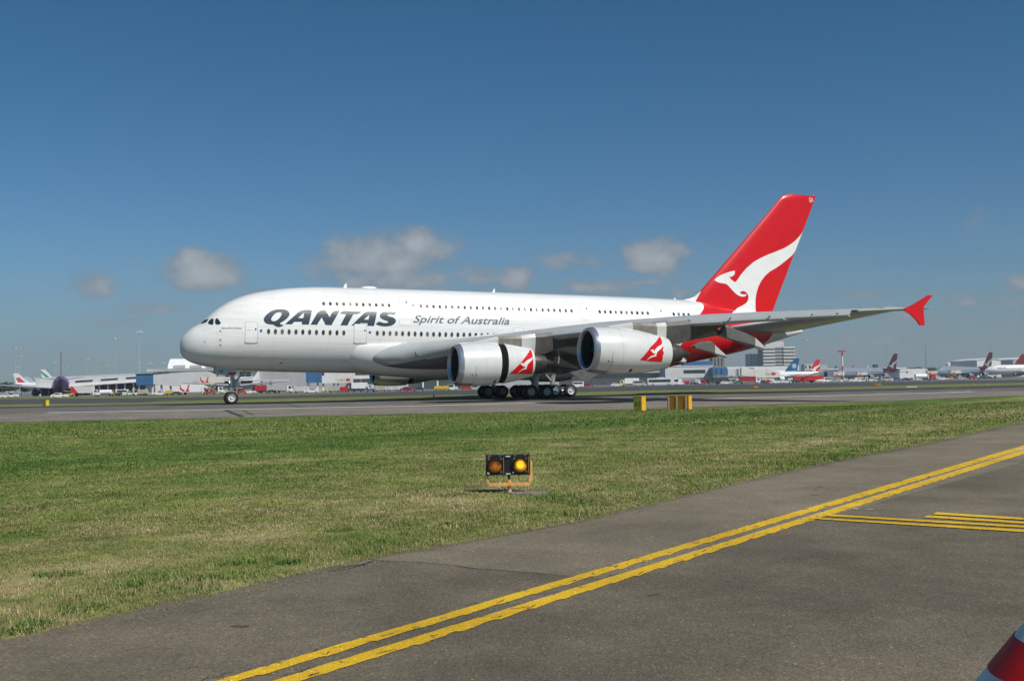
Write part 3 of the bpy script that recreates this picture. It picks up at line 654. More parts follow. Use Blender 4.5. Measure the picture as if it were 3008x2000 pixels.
# engines -----------------------------------------------------------------------
def make_engine(yc, x0, zc0, zc1, reverse, pyl, lod=True):
    PR = [(0.16, 1.50), (0.05, 1.56), (0.0, 1.64), (.05, 1.72), (.18, 1.785), (.5, 1.86), (1.1, 1.92), (2.0, 1.96), (2.9, 1.96), (3.9, 1.90), (4.6, 1.82), (5.5, 1.68), (6.3, 1.53), (7.1, 1.37), (7.35, 1.31)]
    def zc(a): return zc0+(zc1-zc0)*min(max(a, 0)/7.3, 1)
    n = 56
    def rg(a, r, sx=0): return [(x0+a+sx*math.sin(2*math.pi*k/n)*.0, yc+r*math.cos(2*math.pi*k/n), zc(a)+r*math.sin(2*math.pi*k/n)) for k in range(n)]
    cow = MB()
    main = [p for p in PR if p[0] >= .5]
    if reverse:
        A = [p for p in main if p[0] < 3.9]+[(3.95, 1.895)]; B = [(4.62, 1.82)]+[p for p in main if p[0] > 4.7]
        cow.loft([rg(*p) for p in A], cap=False); cow.loft([rg(*p) for p in B], cap=False)
        cow.loft([rg(4.62, 1.82), rg(4.62, 1.70)], cap=False); cow.loft([rg(3.95, 1.895), rg(3.95, 1.7)], cap=False)
    else: cow.loft([rg(*p) for p in main], cap=False)
    # inner duct
    cow.loft([rg(.30, 1.475), rg(.5, 1.46), rg(1.0, 1.47)], cap=False, mi=2)
    cow.loft([rg(7.35, 1.31), rg(7.33, 1.24), rg(5.5, 1.3)], cap=False, mi=2)
    E = cow.build('engine', [NACW, FAIRG, DARKM], AIR, 40, AO)
    MB().loft([rg(*p) for p in [(.35, 1.47)]+[q for q in PR if q[0] <= .5 and not (q[0] == .16)] ] if False else [rg(*p) for p in [(.30, 1.475), (.16, 1.50), (.05, 1.56), (0, 1.64), (.05, 1.72), (.18, 1.785), (.5, 1.86)]], cap=False).build('inlet_lip', LIPM, E, 'full', AO)
    f = MB(); f.loft([rg(1.0, 1.47), rg(1.35, 1.46)], cap=False)
    f.loft([rg(1.35, 1.46), rg(1.36, .2)], cap=False)
    f.lathe([(-.75, .0), (-.68, .12), (-.45, .26), (-.15, .36), (0, .38)], (x0+1.3, yc, zc(1)), 'x', 24)
    for k in range(24):
        a = 2*math.pi*k/24; da = .10
        P = [(x0+1.15, yc+.38*math.cos(a), zc(1)+.38*math.sin(a)), (x0+1.35, yc+.38*math.cos(a+da*3), zc(1)+.38*math.sin(a+da*3)), (x0+1.32, yc+1.43*math.cos(a+da*1.6), zc(1)+1.43*math.sin(a+da*1.6)), (x0+1.1, yc+1.43*math.cos(a+.02), zc(1)+1.43*math.sin(a+.02))]
        f.add(P, [(0, 1, 2, 3)])
    f.build('fan', mat('fan_blades', (.035, .035, .04), .4, metal=.5), E, False, AO)
    x = MB(); x.lathe([(5.6, .98), (7.3, .93), (8.2, .80), (8.75, .66), (8.76, .55), (8.0, .55)], (x0, yc, 0), 'x', 40, 0)
    x.v = [(p[0], p[1], p[2]+zc1) for p in x.v]
    x.build('core_nozzle', HOTM, E, 40, AO)
    y_ = MB(); y_.lathe([(8.0, .50), (8.8, .44), (9.4, .25), (9.75, .04)], (x0, yc, zc1), 'x', 32, cap=True); y_.build('exhaust_plug', DARKM, E, 'full', AO)
    if reverse:
        c = MB(); c.loft([rg(3.9, 1.80), rg(4.66, 1.74)], cap=False); c.build('reverser_cascade', CASC, E, 'full', AO)
    # skin map
    rr = pchip([p[0] for p in PR[2:]], [p[1] for p in PR[2:]])
    def skin(xx, zz, off=.012):
        a = xx-x0; r = rr(a)+off; dz = zz-zc(a); s = max(r*r-dz*dz, .01)
        return (xx, yc-sq(s), zz)
    def NU(u, v):
        y = yc-1.7
        for _ in range(40):
            p = BP(u, v, y); a = p[0]-x0; r = rr(a); dz = p[2]-zc(a); y = .6*y+.4*(yc-sq(max(r*r-dz*dz, .02)))
        return (float(p[0]), float(p[2]))
    # red panel and small emblem, service panels
    if yc < 0:
        if reverse: TR = [c6(2005, 385), c6(2040, 375), c6(2062, 440), c6(2085, 530), c6(2093, 650), c6(2090, 800), c6(2065, 930), c6(1800, 930), c6(1535, 927), c6(1640, 840), c6(1760, 720), c6(1880, 580), c6(1960, 470)]
        else: TR = [c7(345, 550), c7(365, 555), c7(400, 640), c7(425, 740), c7(432, 850), c7(415, 950), c7(395, 1012), c7(180, 1000), c7(-3, 975), c7(90, 875), c7(190, 740), c7(290, 640)]
        pl = [NU(*p) for p in TR]; pl = [(min(p[0], x0+7.33), p[1]) for p in pl]
        b = MB(); decal(b, pl, [], lambda a, z: skin(a, z, .012), .25); b.build('red_panel', RED, E, False, AO)
        ro = [(412, 690), (360, 712), (310, 745), (275, 785), (262, 812), (247, 803), (243, 782), (225, 785), (185, 800), (205, 812), (217, 822), (232, 847), (255, 862), (270, 848), (277, 858), (270, 875), (250, 890), (200, 905), (150, 945), (120, 985), (135, 977), (180, 942), (230, 922), (270, 911), (292, 912), (298, 870), (312, 832), (345, 802), (380, 770), (405, 740), (415, 705)]
        if reverse: ro6 = [(x_*1.0, z_) for x_, z_ in [(2072, 540), (2040, 570), (1990, 592), (1940, 620), (1895, 665), (1868, 700), (1850, 695), (1862, 670), (1835, 672), (1790, 705), (1820, 718), (1840, 722), (1850, 745), (1880, 762), (1905, 748), (1912, 757), (1905, 780), (1880, 795), (1830, 825), (1775, 865), (1730, 912), (1745, 905), (1790, 870), (1840, 838), (1890, 822), (1940, 818), (1942, 780), (1955, 730), (1980, 690), (2020, 655), (2060, 610), (2078, 580)]]; P = [NU(*c6(*p)) for p in ro6]
        else: P = [NU(*c7(*p)) for p in ro]
        P = [(min(p[0], x0+7.32), p[1]) for p in P]
        b = MB(); decal(b, P, [], lambda a, z: skin(a, z, .028), .2); b.build('kangaroo_emblem', WHITE, E, False, AO)
        # cowl seams and panels
        b = MB()
        def seam(a, t0, t1, w=.018):
            ts = [t0+(t1-t0)*k/14 for k in range(15)]; r = rr(a)+.01
            b.add([(x0+a+dx, yc-r*math.cos(rad(t)), zc(a)+r*math.sin(rad(t))) for t in ts for dx in (-w, w)], [(2*k, 2*k+1, 2*k+3, 2*k+2) for k in range(14)], 0)
        seam(1.55, -62, -5, .012); seam(2.5, -60, 80, .008); seam(5.0, 10, 80, .006)
        for (a, dz, w, h, mi) in ((1.25, -.98, .05, .07, 1), (1.6, -1.0, .10, .025, 1), (3.55, -1.62, .11, .12, 2)):
            b.add([skin(x0+a+sx*w, zc(a)+dz+sz*h, .02) for sx, sz in ((-1, -1), (1, -1), (1, 1), (-1, 1))], [(0, 1, 2, 3)], mi)
        # lower chin panel in bare composite
        ts = [-98+k*4 for k in range(10)]
        b.add([(x0+a, yc-(rr(a)+.01)*math.cos(rad(t)), zc(a)+(rr(a)+.01)*math.sin(rad(t))) for t in ts for a in (.42, 1.0, 1.6)], [(3*k+i, 3*k+i+1, 3*k+i+4, 3*k+i+3) for k in range(9) for i in range(2)], 3)
        b.build('cowl_panel', [LINE, mat('stencil_red', (.25, .08, .07), .5), BLACKD, mat('chin_panel', (.26, .25, .23), .4, var=.1)], E, False, AO)
    # pylon
    nt_ = lambda x: zc(x-x0)+float(rr(min(max(x-x0, .6), 7.3)))
    xw = LEX(abs(yc)); zw = LEZ(abs(yc))
    prof = [(x0+1.9, nt_(x0+1.9)+.0), (x0+2.6, nt_(x0+2.6)+.16), (x0+4.2, nt_(x0+4.2)+.55), (x0+6.4, nt_(x0+6.4)+.98), (x0+7.6, zw-.25), (xw, zw-.02), (xw+2.2, zw+.1)]
    low = [(xw+4.2, wpt(abs(yc), .45, -1).z+.1), (xw+2.4, wpt(abs(yc), .3, -1).z-.55), (xw+.3, zw-1.55), (x0+8.6, zc1+.78), (x0+7.4, zc1+.86), (x0+4, nt_(x0+4)-.6), (x0+1.9, nt_(x0+1.9)-.3)]
    xsx = [x0+1.9+k*.45 for k in range(int((xw+4.2-x0-1.9)/.45)+1)]
    up = lambda x: float(np.interp(x, [p[0] for p in prof]+[xw+4.2], [p[1] for p in prof]+[wpt(abs(yc), .45, -1).z+.12]))
    lw = lambda x: float(np.interp(x, [p[0] for p in reversed(low)], [p[1] for p in reversed(low)]))
    P = MB(); rings = []
    for i, x in enumerate(xsx):
        w = .12+.30*min(1, i/5)*(1 if x < xw+1.5 else max(.1, 1-(x-xw-1.5)/3)); u_, l_ = up(x), lw(x)
        wb = w*(1 if x < x0+6.5 else max(.3, 1-(x-x0-6.5)*.45)); rings.append([(x, yc-wb, l_), (x, yc-(w+wb)/2, l_+(u_-l_)*.35), (x, yc-w, l_+(u_-l_)*.8), (x, yc-w*.5, u_), (x, yc+w*.5, u_), (x, yc+w, l_+(u_-l_)*.8), (x, yc+(w+wb)/2, l_+(u_-l_)*.35), (x, yc+wb, l_)])
    for i in range(len(rings)-1):
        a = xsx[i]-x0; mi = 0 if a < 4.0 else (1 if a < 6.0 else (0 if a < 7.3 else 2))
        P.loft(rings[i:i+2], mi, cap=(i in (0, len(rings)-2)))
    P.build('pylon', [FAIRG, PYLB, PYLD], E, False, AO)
    # mounting plate detail
    return E
make_engine(-14.9, 22.1, 3.10, 3.32, True, None)
make_engine(-25.7, 29.95, 4.15, 3.92, False, None)
make_engine(14.9, 22.1, 3.25, 3.42, True, None)
make_engine(25.7, 29.95, 4.15, 3.92, False, None)

# landing gear ------------------------------------------------------------------
def b_of(w): return w2b(w)
def wheel(parent, x, y, r, wd, out):              # x,y world; contact on the ground
    c = b_of((x, y, r+zg(x, y))); c = Vector(c); b = MB()
    b.lathe([(-wd/2+.03, r*.55), (-wd/2, r*.62), (-wd/2+.02, r*.86), (-wd*.30, r*.975), (-wd*.1, r), (wd*.1, r), (wd*.30, r*.975), (wd/2-.02, r*.86), (wd/2, r*.62), (wd/2-.03, r*.55)], c, 'y', 40, 0)
    for s in (-1, 1):
        pr = [(s*(wd/2-.03), r*.56), (s*(wd/2-.01), r*.53), (s*(wd/2-.06), r*.47), (s*(wd/2-.13), r*.40), (s*(wd/2-.15), r*.24), (s*(wd/2-.06), r*.20), (s*(wd/2-.03), r*.14), (s*(wd/2-.03), .01)]
        b.lathe(pr, c, 'y', 32, 1)
        for k in range(9):
            a = 2*math.pi*k/9; b.lathe([(s*(wd/2-.155), .045), (s*(wd/2-.142), .04), (s*(wd/2-.142), .002)], (c.x+r*.32*math.cos(a), c.y, c.z+r*.32*math.sin(a)), 'y', 8, 2)
    return b.build('wheel', [TYRE, RIM, DARKM], parent, 40, AO)
NG = MB()
cx, cz = 4.75, .63
top = Vector((4.9, 0, 3.3)); ax = Vector(b_of((4.75, 0, .63)))
NG.tube([ax+Vector((0, 0, .1)), ax+Vector((0.03, 0, .9))], .09, 12, 1); NG.tube([ax+Vector((.03, 0, .8)), ax+Vector((.06, 0, 1.6)), top], .17, 12, 0)
NG.tube([ax+Vector((.06, 0, 1.1)), (6.2, 0, 3.0)], .09, 8, 0); NG.tube([ax+Vector((.1, -.22, .25)), ax+Vector((.55, -.2, .75)), ax+Vector((.2, -.2, 1.3))], .05, 8, 0)
NG.tube([ax+Vector((.1, .22, .25)), ax+Vector((.55, .2, .75)), ax+Vector((.2, .2, 1.3))], .05, 8, 0)
NG.tube([ax+Vector((0, -.45, 0)), ax+Vector((0, .45, 0))], .08, 10, 0)
for dy, dz in ((-.3, 1.55), (.3, 1.55), (-.25, 1.8), (.25, 1.8)): NG.tube([ax+Vector((-.05, dy, dz)), ax+Vector((.28, dy, dz))], .11, 12, 0)
for k in range(6): NG.box(ax.x-.16+.05*k, ax.x+.02+.05*k, -.2+.04*k, -.12+.05*k, ax.z+.6+.22*k, ax.z+.72+.22*k, 0)
NGO = NG.build('nose_gear', [STEEL, RIM], AIR, True, AO)
for dy in (-.5, .5): wheel(NGO, 4.75, dy, .635, .42, 1)
l = MB(); l.lathe([(0, .07), (.02, .085), (.03, .005)], (ax.x-.2, -.32, ax.z+1.52), 'x', 16)
l.build('taxi_light', mat('lit_lamp', (.9, .9, .85), .3, emit=(1, .97, .88), es=6), NGO, False, AO)
for sd in (-1, 1):
    P = [BP(*cn(*p), -.95) for p in [(600, 180), (590, 395), (640, 405), (900, 440), (1010, 450), (1010, 375), (1285, 375), (1290, 150), (900, 100)]]
    d = MB().prism([(p[0], p[2]) for p in P], sd*.95, sd*.89).build('gear_door', GDOOR, AIR, False, AO)
    P = [BP(*cn(*p), -.95) for p in [(1010, 375), (1010, 440), (1130, 460), (1262, 455), (1285, 375)]]
    MB().prism([(p[0], p[2]) for p in P], sd*.96, sd*.885).build('red_edge', RED, d, False, AO)
    if sd < 0:
        a, b_ = BP(*cn(705, 370), -.96), BP(*cn(862, 375), -.96)
        put_text('lettering', 'QA', a[0], b_[0], a[2], .21, lambda x, z: (x, -.985, z), LETM, d, 0, .02)
def bogie(xc, yc, ax_n, tw, name):
    o = MB(); xs_ = [xc+(i-(ax_n-1)/2)*1.7 for i in range(ax_n)]
    pts = [Vector(b_of((x, yc, .7))) for x in xs_]
    o.tube([pts[0], pts[-1]], .17, 10)
    for p in pts: o.tube([p+Vector((0, -tw, 0)), p+Vector((0, tw, 0))], .11, 10)
    mid = Vector(b_of((xc, yc, .7))); o.tube([mid, mid+Vector((.05, 0, 1.2)), mid+Vector((.2, 0, 3.6))], [.26, .24, .30], 14)
    o.tube([mid+Vector((0, 0, .9)), mid+Vector((-1.9, 0, 2.9))], .12, 8); o.tube([mid+Vector((0, 0, 1.3)), mid+Vector((.1, -1.2 if yc < 0 else 1.2, 3.2))], .1, 8)
    for s in (-1, 1):
        for p in pts: o.tube([p+Vector((0, s*.33, .35)), p+Vector((.4, s*.33, .5))], .05, 6)
        o.tube([pts[0]+Vector((0, s*.12, .3)), pts[-1]+Vector((0, s*.12, .32))], .04, 6)
    ob = o.build(name, STEEL, AIR, True, AO)
    for x in xs_:
        for s in (-1, 1): wheel(ob, x, yc+s*tw, .70, .50, s)
    return ob
for sd in (-1, 1):
    bogie(33.62, sd*6.23, 2, .68, 'wing_gear'); bogie(36.95, sd*2.63, 3, .77, 'body_gear')
    # gear doors hanging below the belly and wing
    for yy, pts in ((3.6, [(38.2, 4.2), (38.0, 3.0), (39.9, 1.85), (40.7, 1.95), (43.2, 3.3), (42.5, 4.2)]), (7.9, [(31.9, 4.4), (31.9, 2.7), (33.0, 2.45), (34.6, 2.6), (35.0, 4.6)])):
        MB().prism(pts, sd*yy, sd*(yy-.08)).build('gear_door', BDOOR, AIR, False, AO)
    MB().prism([(33.9, 2.6), (36.2, 1.75), (38.6, 1.75), (40.2, 2.0), (40.2, 3), (33.9, 3)], sd*.35, sd*.27).build('gear_door', BDOOR, AIR, False, AO)
# inboard flap end seen between the engines
P = [BP(1500+a/9.223, 930+b_/9.223, -9.0) for a, b_ in [(1525, 940), (1580, 970), (1850, 885), (1850, 808), (1640, 880), (1610, 925)]]
MB().prism([(p[0], p[2]) for p in P], -9.0, -8.6).build('flap_end_plate', WHITE, AIR, False, AO)
P = [BP(1500+a/9.223, 930+b_/9.223, -7.0) for a, b_ in [(1735, 1015), (1800, 1020), (1785, 1140), (1760, 1250), (1720, 1240)]]
MB().prism([(p[0], p[2]) for p in P], -7.0, -6.8).build('gear_strut_fairing', GDOOR, AIR, False, AO)
# ------------------------------------------------------------------ ground
def vnoise(x, y, seed=0):
    xi = np.floor(x).astype(int); yi = np.floor(y).astype(int); fx = x-xi; fy_ = y-yi
    def h(a, b):
        n = (a*374761393+b*668265263+seed*1442695041) & 0xffffffff; n = ((n ^ (n >> 13))*1274126177) & 0xffffffff
        return ((n ^ (n >> 16)) & 0xffff)/65535.0
    sx = fx*fx*(3-2*fx); sy = fy_*fy_*(3-2*fy_)
    return (h(xi, yi)*(1-sx)+h(xi+1, yi)*sx)*(1-sy)+(h(xi, yi+1)*(1-sx)+h(xi+1, yi+1)*sx)*sy
def fbm(x, y, seed=0, o=4):
    s = 0; a = .5
    for k in range(o): s = s+a*vnoise(x*2**k, y*2**k, seed+k*17); a *= .5
    return s/(1-.5**o)
EDGE_PX = [(-420, 1968), (-200, 1925), (0, 1881), (100, 1862), (190, 1838), (343, 1805), (500, 1768), (687, 1733), (889, 1684), (983, 1662), (1109, 1638), (1172, 1622), (1300, 1604), (1500, 1567), (1709, 1530), (1900, 1484), (2100, 1434), (2300, 1388), (2405, 1366), (2555, 1335), (2744, 1298), (2900, 1263), (3008, 1239), (3150, 1212)]
EDGE = [G(*p) for p in EDGE_PX]
E0, E1 = np.array(EDGE[2][:2]), np.array(EDGE[22][:2]); ED = (E1-E0)/np.linalg.norm(E1-E0); EN = np.array([-ED[1], ED[0]])
_es = np.array([(np.array(p[:2])-E0)@ED for p in EDGE]); _et = np.array([(np.array(p[:2])-E0)@EN for p in EDGE])
def st(x, y): # along / across the road edge; across > 0 on the grass
    s = (x-E0[0])*ED[0]+(y-E0[1])*ED[1]; t = (x-E0[0])*EN[0]+(y-E0[1])*EN[1]
    return s, t-np.interp(s, _es, _et)
def grass_mix(x, y):
    """0 = dark lush green, 1 = straw"""
    s, t = st(x, y)
    n1 = fbm(s*.22, t*.55, 3, 4); n2 = fbm(x*.9, y*.9, 9, 3); n3 = fbm(s*.05, t*.16, 21, 3)
    near = np.clip(1-(t-.3)/9.0, 0, 1)
    band = np.exp(-((t-10.5-1.5*(fbm(s*.06, s*0, 5, 2)-.5))/1.0)**2)*.55+np.exp(-((t-2.6-1.2*(fbm(s*.1, s*0+4, 6, 2)-.5))/.8)**2)*.4
    dark = np.exp(-((t-14.5)/3.0)**2)*.28
    n4 = fbm(x*3.1, y*3.1, 13, 3)
    n5 = fbm(x*7.3, y*7.3, 19, 2)
    v = .40+.22*near+band*.38-dark*.9+(n1-.5)*.28+(n2-.5)*.45+(n3-.5)*.20+(n4-.5)*.75+(n5-.5)*.5
    v = v-.05*np.clip((t-18)/20, 0, 1)
    return np.clip(v, 0, 1)
GC = [(-.0, (.062, .116, .018)), (.35, (.118, .172, .031)), (.6, (.190, .206, .057)), (.8, (.255, .240, .092)), (1.0, (.40, .32, .17))]
def grass_rgb(v):
    return np.stack([np.interp(v, [g[0] for g in GC], [g[1][k] for g in GC]) for k in range(3)], -1)
def gmat(name, blades=False):
    M = bpy.data.materials.new(name); M.use_nodes = True; nt = M.node_tree; N = nt.nodes; L = nt.links; b = N['Principled BSDF']
    a = N.new('ShaderNodeAttribute'); a.attribute_name = 'gcol'; b.inputs['Roughness'].default_value = .8 if not blades else .55
    b.inputs['Specular IOR Level'].default_value = .15 if not blades else .25
    if blades: L.new(a.outputs['Color'], b.inputs['Base Color']); return M
    g = N.new('ShaderNodeNewGeometry')
    n = N.new('ShaderNodeTexNoise'); n.inputs['Scale'].default_value = 7; n.inputs['Detail'].default_value = 8; n.inputs['Roughness'].default_value = .75
    L.new(g.outputs['Position'], n.inputs['Vector'])
    n2 = N.new('ShaderNodeTexNoise'); n2.inputs['Scale'].default_value = 1.1; n2.inputs['Detail'].default_value = 6; n2.inputs['Roughness'].default_value = .7
    L.new(g.outputs['Position'], n2.inputs['Vector'])
    n3 = N.new('ShaderNodeTexNoise'); n3.inputs['Scale'].default_value = .45; n3.inputs['Detail'].default_value = 8; n3.inputs['Roughness'].default_value = .85
    L.new(g.outputs['Position'], n3.inputs['Vector'])
    av = N.new('ShaderNodeMath'); av.operation = 'MULTIPLY_ADD'; av.inputs[1].default_value = 1.2; L.new(n3.outputs['Fac'], av.inputs[0]); av.inputs[2].default_value = -.6
    a0 = N.new('ShaderNodeMath'); a0.operation = 'ADD'; L.new(n2.outputs['Fac'], a0.inputs[0]); L.new(av.outputs[0], a0.inputs[1])
    ad = N.new('ShaderNodeMath'); ad.operation = 'ADD'; L.new(n.outputs['Fac'], ad.inputs[0]); L.new(a0.outputs[0], ad.inputs[1])
    mr = N.new('ShaderNodeMapRange'); mr.inputs[1].default_value = .75; mr.inputs[2].default_value = 1.25; mr.inputs[3].default_value = .45; mr.inputs[4].default_value = 1.5; L.new(ad.outputs[0], mr.inputs[0])
    h = N.new('ShaderNodeHueSaturation'); L.new(a.outputs['Color'], h.inputs['Color']); L.new(mr.outputs[0], h.inputs['Value'])
    L.new(h.outputs[0], b.inputs['Base Color'])
    bp = N.new('ShaderNodeBump'); bp.inputs['Strength'].default_value = .9; bp.inputs['Distance'].default_value = .04; L.new(n.outputs['Fac'], bp.inputs['Height']); L.new(bp.outputs[0], b.inputs['Normal'])
    return M
def spaced(lo, hi, step, flo, fhi, gr=1.18):
    a = list(np.arange(lo, hi+1e-6, step)); d = step; x = hi
    while x < fhi: d *= gr; x += d; a.append(x)
    d = step; x = lo
    while x > flo: d *= gr; x -= d; a.insert(0, x)
    return a
gx = spaced(-30, 80, .5, -2500, 6000); gy = [y for y in spaced(-104, -30, .35, -900, 9000)]
gy = sorted(set([round(y, 3) for y in gy if min(abs(y-b) for b in (-75, -38, -8)) > .12]+[-75, -38, -8]))
XX, YY = np.meshgrid(gx, gy); ZZ = np.vectorize(zg)(XX, YY)
me = bpy.data.meshes.new('ground'); nx, ny = len(gx), len(gy)
me.from_pydata(np.stack([XX, YY, ZZ], -1).reshape(-1, 3).tolist(), [], [(j*nx+i, j*nx+i+1, (j+1)*nx+i+1, (j+1)*nx+i) for j in range(ny-1) for i in range(nx-1)])
col = grass_rgb(grass_mix(XX.ravel(), YY.ravel())); col = np.where((YY.ravel() > -20)[:, None], np.array([[.16, .175, .05]]), col)
at = me.color_attributes.new('gcol', 'FLOAT_COLOR', 'POINT'); at.data.foreach_set('color', np.concatenate([col, np.ones((len(col), 1))], 1).ravel().astype(np.float32))
me.materials.append(gmat('mown_grass')); go = bpy.data.objects.new('ground', me); COL.objects.link(go); go['kind'] = 'structure'

# mown grass blades and straw clippings in front of the camera
NEAR = [(0, 1240.5), (381, 1234), (636, 1228), (954, 1221), (1500, 1210), (1729, 1205), (2050, 1197), (2304, 1188), (2431, 1184), (2650, 1177), (2773, 1171), (3008, 1162)]
TNX, TNY = zip(*[G(*p)[:2] for p in NEAR])
def make_grass():
    V = []; Cc = []; nb = 0
    def batch(n, d0, d1, hgt, wid, straw=False):
        u = RNG.uniform(-380, 3300, n); q = RNG.uniform(0, 1, n); D = np.sqrt(d0*d0+(d1*d1-d0*d0)*q)
        k = (u-IW/2)/FPX; x = CP[0]+D*(HF[0]+k*HR[0]); y = CP[1]+D*(HF[1]+k*HR[1])
        s, t = st(x, y); rag = .10*(fbm(s*1.7, s*0, 31, 3)-.5)
        keep = t > (-.02+rag if not straw else -.28+rag*2.5)
        keep &= y < np.interp(x, TNX, TNY)-.4
        if straw: keep &= RNG.uniform(0, 1, n) < np.clip(.15+grass_mix(x, y)*1.1-.35, 0, 1)+1.0*np.exp(-((t+.02)/.20)**2)
        x, y, D, t = x[keep], y[keep], D[keep], t[keep]; n = len(x)
        m_ = grass_mix(x, y)+RNG.normal(0, .13, n)
        if straw: m_ = .85+RNG.normal(0, .1, n)
        m_ = np.clip(m_, 0, 1); c = grass_rgb(m_)*RNG.uniform(.65, 1.35, (n, 1))
        a = RNG.uniform(0, 2*np.pi, n); ln = RNG.uniform(.5, 1.3, n)*hgt*(1 if straw else (1+.5*(fbm(x*1.3, y*1.3, 77, 2)-.3)))
        tuft = np.exp(-((t-.55)/.5)**2)*(fbm(x*1.1, y*1.1, 51, 2) > .53)
        if not straw: ln = ln*(1+1.1*tuft)
        lean = RNG.uniform(.5, 1.5, n) if not straw else RNG.uniform(1.35, 1.57, n)
        dx, dy = np.cos(a), np.sin(a); w = wid*RNG.uniform(.6, 1.3, n)
        z = np.interp(y, [-75, -38, -8], [0, -.45, 0]); z0 = z+(RNG.uniform(.004, .03, n) if straw else 0)
        P0 = np.stack([x, y, z0], -1); S_ = np.stack([-dy*w, dx*w, np.zeros(n)], -1)
        d1_ = np.stack([dx*np.sin(lean*.5), dy*np.sin(lean*.5), np.cos(lean*.5)], -1); d2_ = np.stack([dx*np.sin(lean), dy*np.sin(lean), np.cos(lean)], -1)
        if straw: d1_ = d2_
        P1 = P0+d1_*(ln*.55)[:, None]; P2 = P1+d2_*(ln*.5)[:, None]
        v = np.stack([P0-S_, P0+S_, P1+S_*.75, P1-S_*.75, P2], 1); V.append(v.reshape(-1, 3)); Cc.append(np.repeat(c, 5, 0)); return n
    nb += batch(150000, 5.6, 12.5, .024, .0022); nb += batch(170000, 11, 21, .030, .0040); nb += batch(130000, 19, 38, .035, .007); nb += batch(120000, 36, 72, .05, .016)
    nb += batch(60000, 5.6, 13, .07, .0014, True); nb += batch(60000, 12, 26, .10, .0026, True)
    sp = [(470, 1700), (380, 1722), (600, 1700), (730, 1690), (845, 1655), (560, 1735), (250, 1790), (700, 1655), (1060, 1625), (1000, 1560), (1150, 1590), (1600, 1465), (1640, 1458), (1250, 1570), (100, 1835), (1330, 1540), (40, 1860), (1750, 1440), (1690, 1475), (2000, 1400), (2500, 1325), (2840, 1262), (170, 1690), (1560, 1508)]
    for (pu, pv) in sp:
        g = G(pu, pv); n = int(RNG.uniform(60, 160)); rr_ = RNG.uniform(.06, .17); a = RNG.uniform(0, 2*np.pi, n); q = rr_*np.sqrt(RNG.uniform(0, 1, n)); x = g.x+q*np.cos(a)*1.6; y = g.y+q*np.sin(a); ln = RNG.uniform(.02, .055, n); w = RNG.uniform(.0025, .005, n); b2 = RNG.uniform(0, 2*np.pi, n); le = RNG.uniform(.3, 1.2, n)
        dx, dy = np.cos(b2), np.sin(b2); z = np.full(n, zg(g.x, g.y)); c_ = np.array([.075, .155, .026])*RNG.uniform(.6, 1.6, (n, 1))
        P0 = np.stack([x, y, z], -1); S_ = np.stack([-dy*w, dx*w, np.zeros(n)], -1); d1_ = np.stack([dx*np.sin(le*.5), dy*np.sin(le*.5), np.cos(le*.5)], -1); d2_ = np.stack([dx*np.sin(le), dy*np.sin(le), np.cos(le)], -1)
        P1 = P0+d1_*(ln*.55)[:, None]; P2 = P1+d2_*(ln*.5)[:, None]; V.append(np.stack([P0-S_, P0+S_, P1+S_*.9, P1-S_*.9, P2], 1).reshape(-1, 3)); Cc.append(np.repeat(c_, 5, 0)); nb += n
    v = np.concatenate(V); c = np.concatenate(Cc); n = nb; b = (np.arange(n)*5)[:, None]
    me = bpy.data.meshes.new('grass'); me.vertices.add(len(v)); me.vertices.foreach_set('co', v.ravel().astype(np.float32))
    q = np.concatenate([b+0, b+1, b+2, b+3, b+3, b+2, b+4], 1).ravel(); me.loops.add(len(q)); me.loops.foreach_set('vertex_index', q.astype(np.int32))
    me.polygons.add(2*n); ls = np.stack([np.arange(n)*7, np.arange(n)*7+4], -1).ravel(); me.polygons.foreach_set('loop_start', ls.astype(np.int32))
    me.update(calc_edges=True)
    at = me.color_attributes.new('gcol', 'FLOAT_COLOR', 'POINT'); at.data.foreach_set('color', np.concatenate([c, np.ones((len(c), 1))], 1).ravel().astype(np.float32))
    me.materials.append(gmat('grass_blade', True)); o = bpy.data.objects.new('grass', me); COL.objects.link(o); o['kind'] = 'stuff'
    tag(o, 'mown green and straw coloured grass beside the asphalt road', 'grass')
make_grass()

